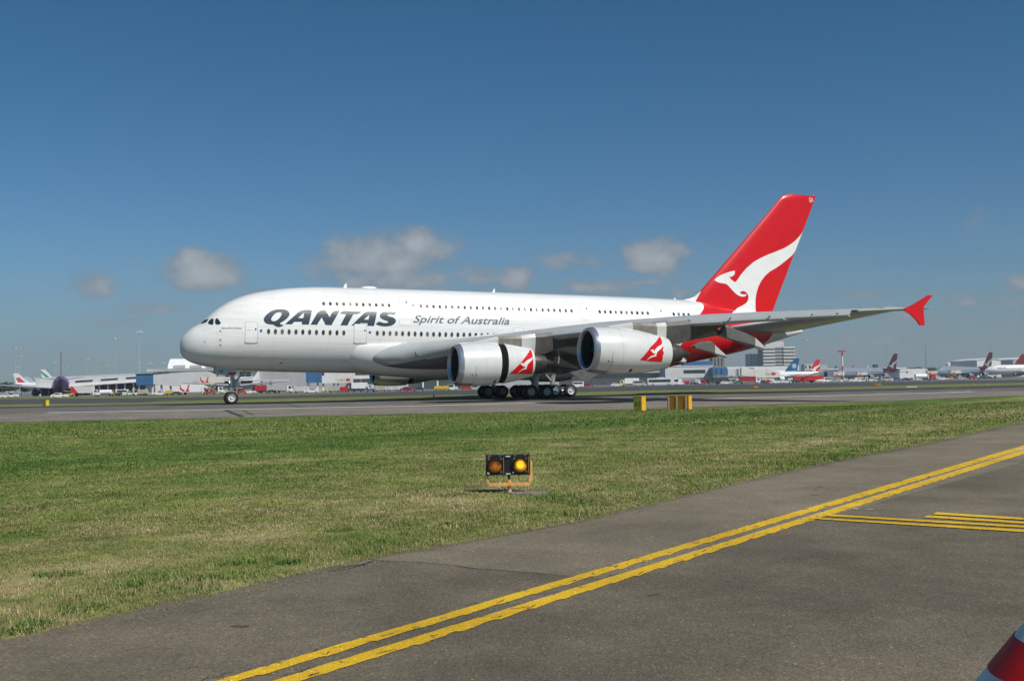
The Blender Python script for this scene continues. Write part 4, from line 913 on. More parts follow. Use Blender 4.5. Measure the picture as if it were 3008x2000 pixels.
def asphalt(name, c0, c1, agg=140.0, speck=.35, patch=.35, patchc=None, rough=.85, stain=.25):
    M = bpy.data.materials.new(name); M.use_nodes = True; nt = M.node_tree; N = nt.nodes; L = nt.links; b = N['Principled BSDF']
    g = N.new('ShaderNodeNewGeometry'); P = g.outputs['Position']
    def nz(sc, det=5, ro=.6, w=None):
        n = N.new('ShaderNodeTexNoise'); n.inputs['Scale'].default_value = sc; n.inputs['Detail'].default_value = det; n.inputs['Roughness'].default_value = ro
        L.new(w or P, n.inputs['Vector']); return n.outputs['Fac']
    def mp(x, a, b_, c, d):
        m_ = N.new('ShaderNodeMapRange'); L.new(x, m_.inputs[0]); m_.inputs[1].default_value = a; m_.inputs[2].default_value = b_; m_.inputs[3].default_value = c; m_.inputs[4].default_value = d; return m_.outputs[0]
    def ma(op, a, b_):
        m_ = N.new('ShaderNodeMath'); m_.operation = op
        for i, q in enumerate((a, b_)):
            if hasattr(q, 'links'): L.new(q, m_.inputs[i])
            else: m_.inputs[i].default_value = q
        return m_.outputs[0]
    mx = N.new('ShaderNodeMix'); mx.data_type = 'RGBA'; mx.inputs['A'].default_value = tuple(c0)+(1,); mx.inputs['B'].default_value = tuple(c1)+(1,)
    L.new(mp(nz(.35, 6, .6), .35, .65, 0, 1), mx.inputs['Factor'])
    vo = N.new('ShaderNodeTexVoronoi'); vo.inputs['Scale'].default_value = agg; L.new(P, vo.inputs['Vector'])
    sv = N.new('ShaderNodeSeparateXYZ'); L.new(vo.outputs['Color'], sv.inputs[0])
    val = ma('MULTIPLY', mp(sv.outputs[0], 0, 1, 1-speck, 1+speck), mp(nz(28, 4, .8), .3, .7, .82, 1.18))
    val = ma('MULTIPLY', val, mp(nz(.9, 5, .7), .35, .6, 1-stain, 1.06))
    val = ma('MULTIPLY', val, mp(nz(.24, 5, .62), .40, .56, 1-stain*.9, 1.04))
    val = ma('MULTIPLY', val, mp(sv.outputs[1], .965, 1.0, 1.0, 2.0))
    h = N.new('ShaderNodeHueSaturation'); L.new(mx.outputs['Result'], h.inputs['Color']); L.new(val, h.inputs['Value'])
    L.new(h.outputs[0], b.inputs['Base Color']); b.inputs['Roughness'].default_value = rough; b.inputs['Specular IOR Level'].default_value = .3
    bp = N.new('ShaderNodeBump'); bp.inputs['Strength'].default_value = .6; bp.inputs['Distance'].default_value = .006
    L.new(vo.outputs['Distance'], bp.inputs['Height']); L.new(bp.outputs[0], b.inputs['Normal']); return M
ROADM = asphalt('road_asphalt', (.130, .110, .078), (.168, .142, .098), 80, .24, stain=.24)
TAXM = asphalt('taxiway_asphalt', (.125, .118, .102), (.155, .145, .125), 12, .12, stain=.2)
SHOM = asphalt('taxiway_shoulder_asphalt', (.175, .155, .128), (.215, .19, .155), 12, .12, stain=.15)
DRKM = asphalt('dark_asphalt', (.050, .052, .056), (.075, .076, .08), 10, .2, stain=.3)
RUNM = asphalt('runway_asphalt', (.062, .064, .068), (.095, .095, .098), 8, .15, stain=.35)
APRM = asphalt('apron_asphalt', (.16, .155, .145), (.20, .19, .175), 6, .1, stain=.25)
# service road (foreground)
def road():
    up = []; nseg = 1600
    sA = np.linspace(_es[0]-40, _es[-1]+60, nseg); tA = np.interp(sA, _es, _et)+.05*(fbm(sA*2.3, sA*0, 8, 3)-.5)
    up = [E0+ED*s+EN*t for s, t in zip(sA, tA)]; dn = [p-EN*60 for p in up]
    vs = [(p[0], p[1], .006) for p in up]+[(p[0], p[1], .006) for p in dn]
    return MB().add(vs, [(i, i+1, i+1+nseg, i+nseg) for i in range(nseg-1)]).build('service_road', ROADM)
road()['kind'] = 'structure'
def strip(name, lo, hi, m_, dz, ext=(400, 600), n=26):
    u0, u1 = -300, 3300; us = np.linspace(u0, u1, 181)
    fl = lambda pts: np.interp(us, [p[0] for p in pts], [p[1] for p in pts])
    def xt(pts):
        a, b_ = pts[0], pts[1]; c, d = pts[-2], pts[-1]
        return [(u0, a[1]+(u0-a[0])*(b_[1]-a[1])/(b_[0]-a[0]))]+list(pts)+[(u1, d[1]+(u1-d[0])*(d[1]-c[1])/(d[0]-c[0]))]
    A = [G(u, v) for u, v in zip(us, fl(xt(lo)))]; B = [G(u, v) for u, v in zip(us, fl(xt(hi)))] if not callable(hi) else [hi(u) for u in us]
    def ex(P):
        d0 = (P[0]-P[4]); d0.z = 0; d0.normalize(); d1 = (P[-1]-P[-5]); d1.z = 0; d1.normalize(); return [P[0]+d0*ext[0]]+P+[P[-1]+d1*ext[1]]
    A, B = ex(A), ex(B); rows = []
    for a, b_ in zip(A, B):
        r = []
        for k in range(n+1):
            p = a.lerp(b_, k/n); r.append((p.x, p.y, zg(p.x, p.y)+dz))
        rows.append(r)
    mb = MB().loft(rows, cap=False, close=False); o = mb.build(name, m_); o['kind'] = 'structure'; return o
NEAR = [(0, 1240.5), (381, 1234), (636, 1228), (954, 1221), (1500, 1210), (1729, 1205), (2050, 1197), (2304, 1188), (2431, 1184), (2650, 1177), (2773, 1171), (3008, 1162)]
WL = [(0, 1216), (140, 1213), (500, 1206.9), (1200, 1193.4), (1539, 1184.8), (2033, 1173.5), (2400, 1163.5), (2800, 1152.9), (2860, 1150.5), (3008, 1148)]
FAR = [(0, 1195), (400, 1188), (500, 1186), (750, 1182), (1200, 1171.5), (1700, 1162.5), (1900, 1156.7), (2250, 1149.5), (2600, 1141.5), (2800, 1136.3), (3008, 1130.7)]
DK = [(0, 1200), (400, 1192.5), (500, 1190.5), (750, 1187), (1200, 1178), (1700, 1168.5), (1900, 1162.5), (2250, 1156.5), (2600, 1148.5), (2800, 1144), (3008, 1138)]
RLO = [(0, 1187), (400, 1182), (500, 1177), (750, 1172), (1200, 1162), (1700, 1151.5), (1900, 1146), (2250, 1142), (2500, 1135), (2800, 1127.5), (3008, 1123.7)]
RHI = [(0, 1172.5), (400, 1169), (500, 1167), (750, 1164.5), (1000, 1157), (1200, 1150.5), (1500, 1143), (1900, 1134), (2250, 1127.5), (2500, 1123.8), (2800, 1118.3), (3008, 1115.3)]
AP = [(0, 1168.5), (400, 1162.5), (750, 1158.5), (1000, 1154), (1200, 1149.5), (1500, 1142.5), (1900, 1133.6), (2250, 1127), (2500, 1123.3), (2800, 1117.8), (3008, 1114.8)]
strip('taxiway_shoulder', NEAR, WL, SHOM, .02); strip('taxiway', WL, DK, TAXM, .02, n=40); strip('taxiway_edge', DK, FAR, DRKM, .02)
strip('runway', RLO, RHI, RUNM, .02); strip('apron', AP, lambda u: BG(u, 3000), APRM, .016, n=60)
PW = mat('white_marking_paint', (.62, .61, .57), .7, var=.15, vscale=.8)
def ground_line(name, px, w, m_, dz=.03, z_on=True):
    P = [G(*p) for p in px]; Q = []
    for a, b_ in zip(P[:-1], P[1:]):
        n = max(1, int((b_-a).length/1.0)); Q += [a.lerp(b_, k/n) for k in range(n)]
    Q.append(P[-1]); vs = []
    for i, p in enumerate(Q):
        d = Q[min(i+1, len(Q)-1)]-Q[max(i-1, 0)]; d.z = 0; d.normalize(); nn = Vector((-d.y, d.x, 0))
        for s in (-1, 1):
            q = p+nn*w/2*s; vs.append((q.x, q.y, zg(q.x, q.y)+dz))
    o = MB().add(vs, [(2*i, 2*i+1, 2*i+3, 2*i+2) for i in range(len(Q)-1)]).build(name, m_); o['kind'] = 'structure'; return o
ground_line('taxiway_edge_line', [(138, 1213)]+WL[2:9], .95, PW, .034)
ground_line('taxiway_edge_line', [(-200, 1198.6), (0, 1194.6), (300, 1189.8)], .5, PW, .034)
ground_line('taxi_centre_line', [(-300, 1229), (0, 1222.5), (138, 1213.4)], .28, mat('yellow_line_far', (.42, .27, .06), .7), .034)
CRK = mat('tar_crack', (.03, .03, .03), .7)
ground_line('pavement_crack', [(662, 1205), (672, 1209), (685, 1215), (698, 1219), (711, 1224.5)], .35, CRK, .034)
ground_line('pavement_crack', [(845, 1189), (870, 1194), (893, 1198.5)], .18, CRK, .034)
ground_line('pavement_crack', [(716, 1208), (735, 1216), (745, 1220)], .12, CRK, .034)

# lighter, older asphalt patch between the grass and the double line
def patch():
    P = [G(*p) for p in [(985, 1668), (1120, 1650), (1260, 1656), (1420, 1674), (1620, 1692), (1765, 1702), (2080, 1610), (2500, 1500), (3000, 1360), (3300, 1290), (3300, 1190), (3008, 1246), (2744, 1304), (2555, 1341), (2300, 1395), (2100, 1441), (1900, 1491), (1709, 1537), (1500, 1574), (1300, 1612), (1172, 1630)]]
    Q = []
    for a, b_ in zip(P, P[1:]+P[:1]):
        n = max(1, int((b_-a).length/.2)); Q += [a.lerp(b_, k/n) for k in range(n)]
    c = sum(Q, Vector())/len(Q); vs = []
    for i, q in enumerate(Q): w = .03*(vnoise(np.array([i*.7]), np.array([3.]), 5)[0]-.5); vs.append((q.x+w, q.y+w, .0075))
    o = MB().add(vs, [tuple(range(len(vs)))]).build('old_asphalt_patch', asphalt('old_asphalt', (.170, .144, .100), (.205, .174, .122), 80, .22, stain=.16)); o['kind'] = 'structure'
patch()
# foreground yellow double line with chipped edges
def yellow_mat():
    M = asphalt('yellow_marking_paint', (.60, .365, .012), (.66, .42, .02), 95, .14, stain=.14); nt = M.node_tree; N = nt.nodes; L = nt.links; b = N['Principled BSDF']
    g = N.new('ShaderNodeNewGeometry'); src = b.inputs['Base Color'].links[0].from_socket
    n = N.new('ShaderNodeTexNoise'); n.inputs['Scale'].default_value = 5; n.inputs['Detail'].default_value = 9; n.inputs['Roughness'].default_value = .72; n.inputs['Distortion'].default_value = .4
    L.new(g.outputs['Position'], n.inputs['Vector']); mr = N.new('ShaderNodeMapRange'); mr.inputs[1].default_value = .60; mr.inputs[2].default_value = .63; L.new(n.outputs['Fac'], mr.inputs[0])
    mx = N.new('ShaderNodeMix'); mx.data_type = 'RGBA'; L.new(mr.outputs[0], mx.inputs['Factor']); L.new(src, mx.inputs['A']); mx.inputs['B'].default_value = (.10, .085, .06, 1)
    L.new(mx.outputs['Result'], b.inputs['Base Color']); return M
YM = yellow_mat()
def yline(top, bot, m_=YM, z=.0105, scallop=.05, seed=1, name='yellow_marking', fine=.012):
    A0, A1 = G(*top[0]), G(*top[-1]); B0, B1 = G(*bot[0]), G(*bot[-1]); n = int((A1-A0).length/.04); vs = []
    ps = [(i/n) for i in range(n+1)]; L_ = (A1-A0).length
    d = (A1-A0).normalized(); nn = Vector((-d.y, d.x, 0))
    for k in ps:
        s = k*L_; a = A0.lerp(A1, k); b_ = B0.lerp(B1, k)
        ph = s/.42+2.0*float(vnoise(np.array([s*.5]), np.array([seed*3.1]), seed)[0]); fr = ph-math.floor(ph)
        e1 = (float(fbm(np.array([s*7.]), np.array([seed*7.7]), seed, 4)[0])-.5)*fine*3
        e2 = (float(fbm(np.array([s*7.]), np.array([seed*2.7]), seed+5, 4)[0])-.5)*fine*3
        vs += [tuple(a+nn*(e1)+Vector((0, 0, z))), tuple(b_-nn*(scallop*(abs(math.sin(math.pi*fr))**.6-.6)+e2)+Vector((0, 0, z)))]
    o = MB().add(vs, [(2*i, 2*i+1, 2*i+3, 2*i+2) for i in range(n)]).build(name, m_); o['kind'] = 'structure'; return o
def cy1(a, b_): return 560+a/3.188, 1600+b_/3.188
def cy2(a, b_): return 2300+a/3.332, 1300+b_/3.332
def ext(p, q, k0, k1):                            # extend a pixel segment on the ground
    A, B = G(*p), G(*q); return p, q
def yl(tA, tB, bA, bB, **kw):
    A0, A1, B0, B1 = G(*tA), G(*tB), G(*bA), G(*bB)
    global G_; yline_pts(A0+(A0-A1).normalized()*4, A1+(A1-A0).normalized()*25, B0+(B0-B1).normalized()*4, B1+(B1-B0).normalized()*25, **kw)
def yline_pts(A0, A1, B0, B1, m_=YM, z=.0105, scallop=.012, seed=1, name='yellow_marking', fine=.010):
    L_ = (A1-A0).length; n = int(L_/.03); d = (A1-A0).normalized(); nn = Vector((-d.y, d.x, 0)); s = np.linspace(0, L_, n+1)
    ph = s/.40+1.6*vnoise(s*.5, s*0+seed*3.1, seed); fr = ph-np.floor(ph)
    e1 = (fbm(s*9., s*0+seed*7.7, seed, 4)-.5)*fine*3; e2 = (fbm(s*9., s*0+seed*2.7, seed+5, 4)-.5)*fine*3+scallop*((1-fr)**1.5*1.8-.7)*vnoise(s*.9, s*0+.5, seed+9)*1.6
    vs = []
    for i in range(n+1):
        k = i/n; a = A0.lerp(A1, k)+nn*e1[i]; b_ = B0.lerp(B1, k)-nn*e2[i]*np.sign(nn.dot(A0-B0))
        vs += [(a.x, a.y, z), (b_.x, b_.y, z)]
    o = MB().add(vs, [(2*i, 2*i+1, 2*i+3, 2*i+2) for i in range(n)]).build(name, m_); o['kind'] = 'structure'; return o
yl(cy1(270, 1275), cy2(2359, 28), cy1(510, 1275), cy2(2359, 67), seed=1, scallop=.016)
yl(cy1(810, 1275), cy2(2359, 76), cy1(1080, 1275), cy2(2359, 114), seed=2, scallop=.016)
OLDW = mat('old_line_edge', (.42, .47, .47), .7, var=.2, vscale=6)
yl(cy1(790, 1279), cy2(2359, 72), cy1(830, 1275), cy2(2359, 80), seed=5, scallop=0, m_=OLDW, z=.0085, fine=.003)
def yseg(tA, tB, bA, bB, seed, e=12):
    A0, A1, B0, B1 = G(*tA), G(*tB), G(*bA), G(*bB)
    yline_pts(A0, A1+(A1-A0).normalized()*e, B0, B1+(B1-B0).normalized()*e, seed=seed, scallop=.006, fine=.006, z=.0118+.0002*seed)
def scars():
    r = random.Random(9); T0, T1 = G(*cy1(500, 1215)), G(*cy2(2359, 48)); B0, B1 = G(*cy1(1100, 1200)), G(*cy2(2359, 95)); b = MB()
    for (P, Q, hw, n) in ((T0, T1, .08, 60), (B0, B1, .085, 70)):
        d = (Q-P).normalized(); nn = Vector((-d.y, d.x, 0)); L_ = (Q-P).length
        for _ in range(n):
            s0 = r.uniform(-1.5, L_*.75)**1.0; o = r.choice((-1, 1))*r.uniform(.25, .98)*hw; ln = r.uniform(.04, .14); c = P+d*s0+nn*o; a = r.uniform(-.5, .5); e = d*math.cos(a)+nn*math.sin(a); f = Vector((-e.y, e.x, 0)); pts = []
            for k in range(5): pts.append(c+e*(ln*(k/4-.5))+f*r.uniform(.0015, .006))
            for k in range(4, -1, -1): pts.append(c+e*(ln*(k/4-.5))-f*r.uniform(.0015, .006))
            b.add([(q.x, q.y, .0145) for q in pts], [tuple(range(10))])
    o = b.build('paint_scars', mat('exposed_asphalt', (.075, .062, .045), .85)); o['kind'] = 'structure'
scars()
yseg(cy2(300, 742), cy2(2359, 862), cy2(250, 754), cy2(2359, 887), 11); yseg(cy2(420, 709), cy2(2359, 824), cy2(400, 726), cy2(2359, 843), 12)
yseg(cy2(1420, 723), cy2(2359, 784), cy2(1380, 741), cy2(2359, 804), 13); yseg(cy2(1505, 691), cy2(2359, 746), cy2(1470, 711), cy2(2359, 767), 14)
ground_line('chalk_mark', [cy2(685, 653), cy2(735, 654)], .06, PW, .012); ground_line('chalk_mark', [cy2(820, 658), cy2(890, 660)], .03, PW, .012); ground_line('chalk_mark', [cy2(2290, 70), cy2(2359, 66)], .18, PW, .0125)
def crack(pts, w, seed):
    P = [G(*p) for p in pts]; Q = []
    for a, b_ in zip(P[:-1], P[1:]):
        n = max(1, int((b_-a).length/.05)); Q += [a.lerp(b_, k/n) for k in range(n)]
    vs = []; d = (P[-1]-P[0]).normalized(); nn = Vector((-d.y, d.x, 0))
    for i, p in enumerate(Q):
        o = (float(fbm(np.array([i*.15]), np.array([seed]), 4, 4)[0])-.5)*.12; ww = w*(.3+float(vnoise(np.array([i*.6]), np.array([seed*2.]), 8)[0]))
        for s in (-1, 1): q = p+nn*(o+ww*s); vs.append((q.x, q.y, .0095))
    o = MB().add(vs, [(2*i, 2*i+1, 2*i+3, 2*i+2) for i in range(len(Q)-1)]).build('pavement_crack', CRK); o['kind'] = 'structure'
crack([(1040, 1640), (1120, 1648), (1250, 1654), (1400, 1672), (1600, 1690), (1760, 1700)], .006, 2.3)
crack([(975, 1673), (1010, 1668), (1060, 1660), (1110, 1645)], .012, 5.1); crack([(960, 1680), (1020, 1672), (1090, 1655)], .007, 9.1)
crack([(2405, 1366), (2440, 1371), (2510, 1370)], .015, 7.1); crack([(2560, 1334), (2600, 1336)], .02, 3.3)
for k, (pu, pv) in enumerate([(705, 1842), (1920, 1749), (2395, 1440), (2410, 1431), (2395, 1456), (2733, 1462), (2905, 1382)]):
    a = G(pu, pv); b = MB(); 
    P = [(a.x+(.045*math.cos(t)+.02*math.cos(3*t+k))*HR[0], a.y+.04*math.sin(t+k)+(.045*math.cos(t))*HR[1], .0095) for t in [2*math.pi*j/12 for j in range(12)]]
    b.add(P, [tuple(range(12))]).build('rust_stain', mat('rust_stain', (.11, .055, .035), .8))['kind'] = 'structure'

# ------------------------------------------------------------------ wig-wag guard light
def guard_light():
    base = G(1497, 1447); t = thing('guard_light', 'pair of amber warning lamps in a black case on a low orange frame', 'signal light', base, -YAW+.02)
    d = (np.array(base)-CP)@_F; k = d/FPX; bu, bv = 1497, 1447
    def X(u): return (u-bu)*k
    def Z(v): return (bv-v)*k
    OR = mat('signal_orange_paint', (.72, .37, .12), .5, var=.12, vscale=14, dirt=(.55, .27, .09)); BK = mat('signal_black', (.012, .012, .013), .45, var=.2, vscale=20)
    BR = mat('brass_trim', (.32, .17, .06), .5, var=.3, vscale=30); GR = mat('signal_label', (.55, .56, .56), .5); CON = mat('post_concrete', (.42, .40, .37), .8, var=.35, vscale=30)
    x0, x1, z0, z1 = X(1428.5), X(1558), Z(1395), Z(1336); xm0, xm1 = X(1486), X(1505)
    h = MB(); h.box(x0, x1, 0, .16, z0, z1, 0); 
    h.build('case', BK, t)
    for i, cu in enumerate((1456, 1530)):
        c = (X(cu), -.003, Z(1366)); vb = MB(); w = .098
        vb.box(c[0]-.125, c[0]+.125, -.012, -.001, z0+.006, z1-.006, 0)
        fr = [(-.012-.0, .100), (-.04, .104), (-.04, .098), (-.012, .094), (-.005, .094)]
        vb.lathe(fr, (c[0], 0, c[2]), 'y', 36, 0)
        # hood: upper part of a tube reaching forward
        rr = []
        for a_ in [rad(20+140*q/16) for q in range(17)]:
            l = .075*math.sin((a_-rad(20))/rad(140)*math.pi)**.5+.02
            rr.append([(c[0]+.104*math.cos(a_), -.01, c[2]+.104*math.sin(a_)), (c[0]+.104*math.cos(a_), -.01-l, c[2]+.104*math.sin(a_)), (c[0]+.100*math.cos(a_), -.01-l, c[2]+.100*math.sin(a_)), (c[0]+.100*math.cos(a_), -.01, c[2]+.100*math.sin(a_))])
        vb.loft(rr, 0); v = vb.build('lamp_bezel', BK, t, 40)
        if i == 0: LM = lens_mat('amber_lens_dim', (.34, .11, .012), (1.0, .24, .02), .34, .35, .6)
        else: LM = lens_mat('amber_lens_lit', (.75, .30, .03), (1.0, .43, .006), 1.8, .85, 1.0)
        l = MB(); l.lathe([(-.014, .0935), (-.022, .085), (-.030, .06), (-.036, .03), (-.037, .001)], (0, 0, 0), 'y', 40, 0)
        lo = l.build('lens', LM, t, 'full'); lo.location = (c[0], 0, c[2]); lo['label'] = 'dim amber lens' if i == 0 else 'bright yellow glowing lens'
        b = MB()
        for sx in (-1, 1):
            for sz in (-1, 1): b.lathe([(-.016, .006), (-.013, .007), (-.012, .001)], (c[0]+sx*.082, 0, c[2]+sz*.088), 'y', 10)
        b.build('screws', GR, t)
    tr = MB(); 
    for u_ in (1480.5, 1554): tr.box(X(u_)-.004, X(u_)+.004, -.02, -.0125, Z(1390), Z(1342))
    tr.build('edge_strip', BR, t)
    for u_ in (1441, 1471, 1514.5, 1544.5): MB().box(X(u_)-.006, X(u_)+.006, -.022, .02, Z(1340.5), Z(1336)+.004).build('clip', BR, t)
    for v_ in (1340, 1391): MB().box(X(1487), X(1500.5), -.021, -.0125, Z(v_)-.008, Z(v_)+.008).build('label_plate', GR, t)
    b = MB(); b.prism([(X(1432), Z(1345)), (X(1434), Z(1343.5)), (X(1439), Z(1338)), (X(1438), Z(1341))], -.021, -.0125); b.build('sticker', GR, t)
    MB().box(X(1433), X(1440), -.021, -.0125, Z(1391), Z(1385)).build('sticker', GR, t); MB().lathe([(-.02, .009), (-.0125, .01)], (X(1508.5), 0, Z(1387)), 'y', 12, cap=True).build('sticker', GR, t)
    y = MB(); zb0, zb1 = Z(1427), Z(1418)
    y.box(X(1436), X(1555), .02, .09, zb0, zb1); y.build('cross_bar', OR, t)
    y = MB(); y.prism([(X(1429), Z(1395)), (X(1434.5), Z(1395)), (X(1437.5), Z(1419)), (X(1436), Z(1427)), (X(1433), Z(1422))], .025, .085); y.build('side_arm', OR, t)
    y = MB(); y.prism([(X(1555), Z(1416)), (X(1556), Z(1394)), (X(1559.5), Z(1394)), (X(1559.5), Z(1356)), (X(1562), Z(1354)), (X(1565), Z(1356)), (X(1565.5), Z(1415)), (X(1561), Z(1416)), (X(1555.5), Z(1427))], .02, .10); y.build('side_arm', OR, t)
    for u_ in (1469, 1520): MB().prism([(X(u_)-.012, zb1), (X(u_)+.014, zb1), (X(u_)+.004, zb1+.03), (X(u_)-.004, zb1+.03)], .03, .06).build('bolt_lug', OR, t)
    MB().lathe([(0, .017), (.09, .017)], (X(1496), .055, Z(1409)), 'z', 14).build('conduit', BK, t, True)
    MB().lathe([(Z(1419), .033), (Z(1411), .034), (Z(1410), .018), (Z(1406), .017)], (X(1496), .055, 0), 'z', 20).build('socket', OR, t, True)
    MB().lathe([(Z(1438), .024), (Z(1427), .026)], (X(1497), .055, 0), 'z', 20, cap=True).build('post', mat('post_orange', (.40, .15, .05), .6, var=.3, vscale=25), t, True)
    MB().lathe([(-.02, .03), (Z(1438), .026)], (X(1497), .055, 0), 'z', 20, cap=True).build('post_foot', CON, t, True)
def lens_mat(name, c, e, es, r, core):
    M = mat(name, c, .25, coat=.6, emit=e, es=es); nt = M.node_tree; N = nt.nodes; L = nt.links; b = N['Principled BSDF']
    tc = N.new('ShaderNodeTexCoord'); v = N.new('ShaderNodeVectorMath'); v.operation = 'MULTIPLY'; v.inputs[1].default_value = (1, 0, 1); L.new(tc.outputs['Object'], v.inputs[0])
    o = N.new('ShaderNodeVectorMath'); o.operation = 'SUBTRACT'; o.inputs[1].default_value = (0, 0, .008); L.new(v.outputs[0], o.inputs[0])
    ln = N.new('ShaderNodeVectorMath'); ln.operation = 'LENGTH'; L.new(o.outputs[0], ln.inputs[0])
    n = N.new('ShaderNodeTexNoise'); n.inputs['Scale'].default_value = 60; L.new(tc.outputs['Object'], n.inputs['Vector'])
    ad = N.new('ShaderNodeMath'); ad.operation = 'MULTIPLY_ADD'; ad.inputs[1].default_value = .03; L.new(n.outputs['Fac'], ad.inputs[0]); L.new(ln.outputs['Value'], ad.inputs[2])
    mr = N.new('ShaderNodeMapRange'); mr.interpolation_type = 'SMOOTHSTEP'; L.new(ad.outputs[0], mr.inputs[0])
    mr.inputs[1].default_value = .035 if core < 1 else .068; mr.inputs[2].default_value = .015 if core < 1 else .045; mr.inputs[3].default_value = .03; mr.inputs[4].default_value = es
    mr.inputs[1].default_value, mr.inputs[2].default_value = (.075, .015) if core < 1 else (.088, .042)
    L.new(mr.outputs[0], b.inputs['Emission Strength']); return M
guard_light()
pad = G(1555, 1450)
o = MB().box(-.24, .24, -.16, .16, -.03, .018).build('concrete_pad', mat('pad_concrete', (.20, .18, .145), .9, var=.4, vscale=15, bump=.4), loc=pad); o.rotation_euler = (0, 0, -YAW); tag(o, 'small bare concrete pad in the grass by the amber lamps', 'concrete pad')

# striped cone at the lower right corner
def cone():
    D = 3.9; c = BG(3160, D); t = thing('marker_cone', 'red and white striped cone at the right edge of the road', 'marker cone', c)
    H = .80; R0 = .62
    wh = mat('cone_white_band', (.66, .70, .72), .6, var=.10, vscale=8, spec=.3); rd = mat('cone_red_band', (.50, .008, .010), .6, var=.08, vscale=8, spec=.3)
    z = [.0, .13, .26, .39, .515, .64, H]; ms = [wh, rd, wh, rd, wh, rd]
    MB().lathe([(-.003, R0+.06), (.012, R0+.06), (.014, R0)], (0, 0, 0), 'z', 64, cap=True).build('base', rd, t, True)
    for i in range(6):
        r0 = R0*(1-z[i]/(H+.04)); r1 = R0*(1-z[i+1]/(H+.04)); e = .004 if i % 2 else 0
        MB().lathe([(z[i], r0+e), (z[i+1], r1+e)], (0, 0, 0), 'z', 72).build('band', ms[i], t, 'full')
cone()

# ------------------------------------------------------------------ yellow guidance sign boxes
YB = mat('sign_yellow_paint', (.80, .40, .015), .4, var=.12, vscale=3); YS_ = mat('sign_back_shaded', (.58, .23, .015), .5, var=.15, vscale=3); YF = mat('sign_face_shaded', (.34, .35, .05), .45, var=.1, vscale=3); STR = mat('sign_strap', (.55, .55, .53), .5); SBK = mat('sign_black', (.02, .02, .02), .5)  # face and back panel tones hold the shade on those yellow sides
def signbox(label, u0, u1, u2, vt, vb, face, straps=(), text=None, rot=None, endm=YB, group='yellow guidance sign boxes on the grass', dirx=None):
    """face spans u0..u1, end panel spans u1..u2"""
    a = G((u0+u1)/2, vb); D = (np.array(a)-CP)@_F; k = D/FPX; h = (vb-vt)*k; wf = (u1-u0)*k; we = (u2-u1)*k
    rz = -YAW if rot is None else rot
    g1 = G(u1, vb+.8); t = thing('guidance_sign', label, 'airfield sign', g1, rz, group)
    ang = rad(38)                                  # face turned away to the left, end panel catches the sun
    bearing = math.atan2(u1-IW/2, FPX); va = bearing
    fd = Vector((-math.cos(ang), math.sin(ang), 0)); ed = Vector((math.sin(ang), math.cos(ang), 0))
    Lf = wf/max(.2, abs(fd.x+fd.y*math.tan(va)*-1)); Le = we/max(.2, abs(ed.x-ed.y*math.tan(va)))
    M = Matrix(((fd.x, ed.x, 0, 0), (fd.y, ed.y, 0, 0), (0, 0, 1, 0), (0, 0, 0, 1)))
    MB().box(0, Lf, 0, Le, .06, h, 0, M).build('cabinet', endm, t)
    MB().box(.04, Lf-.04, -.012, -.001, .10, h-.04, 0, M).build('panel', face, t)
    for s in straps: MB().box(s*Lf-.035, s*Lf+.035, -.035, -.013, .04, h+.02, 0, M).build('strap', STR, t)
    for s in (.12, .88): MB().box(s*Lf-.04, s*Lf+.04, Le/2-.04, Le/2+.04, -.45, .06, 0, M).build('leg', STR, t)
    MB().box(-.02, Lf+.02, -.02, Le+.02, h, h+.03, 0, M).build('rim', endm, t)
    MB().box(-.012, -.001, Le*.1, Le*.3, .3*h, .4*h, 0, M).build('latch', STR, t)
    if text:
        vs, fs, a_, b_ = text_mesh(text, 1.0, 0, 0); kx = (Lf*.7)/(b_-a_)
        MB().add([M@Vector((Lf*.85-(v[0]-a_)*kx, -.016, h*.34+v[1]*h*.48)) for v in vs], fs).build('lettering', SBK, t)
    return t
signbox('yellow sign box with a shaded face, left of the strapped box', 1862, 1886, 1897.5, 1164.5, 1207.5, YF, text='A 5')
signbox('wide yellow sign box with three pale straps on its shaded back', 1961, 2024, 2032.5, 1163, 1204, YS_, straps=(.02, .38, .76) and (.13, .55, .93))
signbox('orange and lime sign box standing beyond the taxiway, far left', 126, 135, 144, 1175, 1192.5, mat('sign_orange_face', (.85, .34, .02), .5), endm=mat('sign_lime', (.55, .52, .04), .5), group='yellow guidance sign boxes on the grass')
# ------------------------------------------------------------------ airport behind the taxiway
def ZV(u, v, D): return 1.478+(hor(u)-v)*D/FPX
def K(D): return D/FPX
BWH = mat('cladding_white', (.74, .74, .72), .5, var=.10, vscale=.25); BGR = mat('cladding_grey', (.42, .43, .44), .5, var=.12, vscale=.2); BLG = mat('cladding_light_grey', (.58, .585, .58), .5, var=.08, vscale=.3)
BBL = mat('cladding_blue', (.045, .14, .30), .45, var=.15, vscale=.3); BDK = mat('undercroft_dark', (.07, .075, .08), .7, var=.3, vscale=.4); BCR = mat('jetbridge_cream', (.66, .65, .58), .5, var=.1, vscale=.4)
CON = mat('concrete', (.40, .39, .37), .8, var=.15, vscale=.4); ROOFW = mat('metal_roof_white', (.80, .81, .82), .35, var=.06, vscale=.3); GLB = mat('window_band_glass', (.03, .045, .05), .12, spec=.7)
def bthing(name, label, cat, u, D, group=None, rz=-YAW): return thing(name, label, cat, BG(u, D), rz, group)
